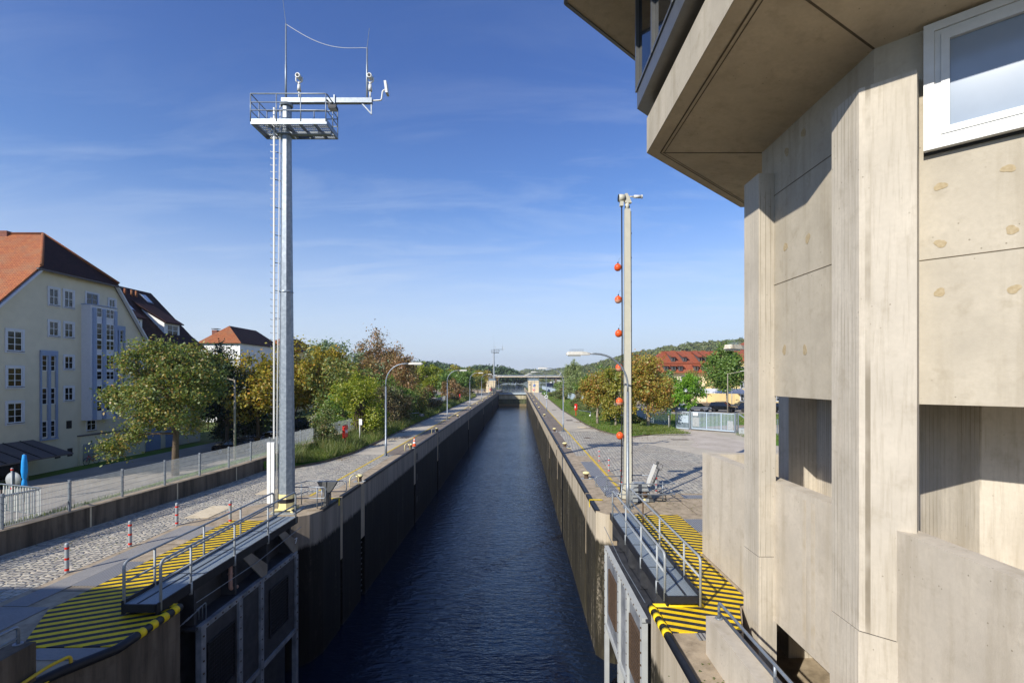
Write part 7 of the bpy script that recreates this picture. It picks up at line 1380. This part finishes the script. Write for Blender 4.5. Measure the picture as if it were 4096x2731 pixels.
tr = [(rg.uniform(-75, -24), rg.uniform(300, 455), 0, rg.uniform(2, 5), rg.uniform(2, 4)) for _ in range(70)] + [(rg.uniform(30, 110), rg.uniform(470, 700), 0, rg.uniform(4, 9), rg.uniform(4, 7)) for _ in range(60)]
canopy('bank_bushes', 'low bushes along the far river banks', tr, L['bush'], .8, 120, 13)
def hillstrip(name, prof, d0, d1, mat, seed, trees, h, r, leaf, per, label):
    m = MB(); us = np.linspace(prof[0][0], prof[-1][0], 90); pr = lambda u: np.interp(u, [p[0] for p in prof], [p[1] for p in prof]); dd = lambda u: np.interp(u, [prof[0][0], prof[-1][0]], [d0, d1])
    rowsv = []
    for u in us:
        d = dd(u); zt = CZ + (HY - pr(u)) * d / F - h * .8; X = (u - VX) * d / F
        rowsv.append([Vector((X * f, d * f, max(-.5, zt * g))) for f, g in ((.72, -.05), (.78, .18), (.86, .52), (.93, .82), (1, 1), (1.1, .98), (1.3, .5), (1.6, -.1))])
    for a, b in zip(rowsv, rowsv[1:]):
        for i in range(7): m.face(a[i], b[i], b[i + 1], a[i + 1])
    struct(m.build(name, mat)); rg = np.random.default_rng(seed); T = []
    for _ in range(trees):
        i = rg.integers(0, 89); k_ = rg.integers(0, 5); f = rg.uniform(); g = rg.uniform(); p = rowsv[i][k_].lerp(rowsv[i + 1][k_], f).lerp(rowsv[i][k_ + 1].lerp(rowsv[i + 1][k_ + 1], f), g)
        if p.z > 1.0: T.append((p.x, p.y, p.z - h * .25, h * rg.uniform(.7, 1.25), r * rg.uniform(.7, 1.3)))
    canopy('woodland', label, T, L['hill'], leaf, per, seed + 1)
M['hillbase'] = plain('hill_forest_floor', srgb('#3f4d28'), .9, 0, .2, .03); M['hillfar'] = plain('far_hill', srgb('#46573a'), .9, 0, .2, .01, col2=srgb('#6d7350'), thr=(.5, .6))
hillstrip('hill', [(2290, 1480), (2330, 1462), (2420, 1440), (2530, 1407), (2600, 1396), (2705, 1376), (2817, 1365), (2895, 1359), (2972, 1349), (3300, 1325), (3700, 1330), (4300, 1345), (5000, 1390), (5600, 1480)], 900, 520, M["hillbase"], 21, 5200, 10, 5.5, 1.5, 80, 'mixed woodland covering the hill above the red roofs')
hillstrip('far_hill', [(2075, 1490), (2092, 1481), (2100, 1477), (2120, 1477), (2160, 1481), (2196, 1483), (2215, 1477), (2235, 1474), (2262, 1470), (2330, 1463), (2450, 1455)], 1900, 1500, M['hillfar'], 23, 900, 14, 11, 4.0, 45, 'bluish woodland on the farthest hills beyond the bridge')
hillstrip('far_hill', [(-400, 1480), (400, 1478), (1000, 1470), (1500, 1462), (1900, 1478), (2060, 1492)], 1500, 1700, M['hillfar'], 25, 700, 14, 12, 4.0, 40, 'woodland on the low hills behind the town')
# ================================================================== HAZE
def haze(dens):
    m = bpy.data.materials.new('haze'); m.use_nodes = True; t = m.node_tree; t.nodes.remove(t.nodes['Principled BSDF']); v = t.nodes.new('ShaderNodeVolumePrincipled'); v.inputs['Density'].default_value = dens; v.inputs['Color'].default_value = (.86, .91, 1, 1); v.inputs['Anisotropy'].default_value = .2; t.links.new(v.outputs[0], t.nodes['Material Output'].inputs['Volume'])
    b = MB(); b.box(-3500, 3500, -400, 5200, -9.5, 190); o = b.build('haze', m); tag(o, 'thin pale air softening the distance', None, kind='stuff')
USE_HAZE = True
if USE_HAZE: haze(0.00015)
for i, (x, y, h, r, mt, l) in enumerate([(-35.5, 62, 3.2, 3.0, 'dark', 'dark bushes in shade below the dark conifer'), (-32.5, 70, 3.0, 3.2, 'dark', 'dark bushes across the street behind the parked cars'), (-38, 72, 4.5, 3.5, 'green', 'green bushes in front of the white house wall'), (-49.5, 76, 6.0, 3.4, 'dark', 'tall dark bushes at the far corner of the dark roofed wing')]):
    P_('bush', l, 'bush', (x, y, -2.2), h, r, mt, 200 + i, 4500, .26, .05, .0, group='bushes in front of the white house', stems=4)
rng = np.random.default_rng(77)
def litter(n, pts, label, mat, sz, seed):
    P = np.array(pts); i = rng.integers(0, len(P), n); Q = P[i][:, :2] + rng.normal(size=(n, 2)) * P[i][:, 2:3]; a = rng.uniform(0, 6.3, n); s_ = sz * rng.uniform(.5, 1.2, n); V = np.empty((n, 4, 3))
    for j in range(4): V[:, j, 0] = Q[:, 0] + np.cos(a + j * 1.57) * s_; V[:, j, 1] = Q[:, 1] + np.sin(a + j * 1.57) * s_ * .7; V[:, j, 2] = .012 + .012 * (j % 2)
    o = quads('fallen_leaves', V, mat, None); tag(o, label, None, kind='stuff')
litter(900, [(9.5, 51, 1.0), (11.5, 48, 1.2), (14.5, 50, 1.2), (8.4, 56, .5), (8.1, 64, .4), (13, 45, 2.2)], 'brown fallen leaves along the kerb of the yard', L['rust'], .06, 1)
litter(700, [(-12.6, 42, .4), (-12.7, 52, .4), (-12.9, 62, .4), (-13, 35, .5), (-12, 46, .8)], 'dry fallen leaves along the kerb of the shaded path', L['rust'], .06, 2)
litter(500, [(-14.5, 24, 1.2), (-15.5, 17, 1.0), (-11, 22.5, .7), (6, 22, .8), (8, 21.5, .9), (4, 9, .4)], 'pale specks of litter and leaves on the cobbles', L['drygrass'], .035, 3)
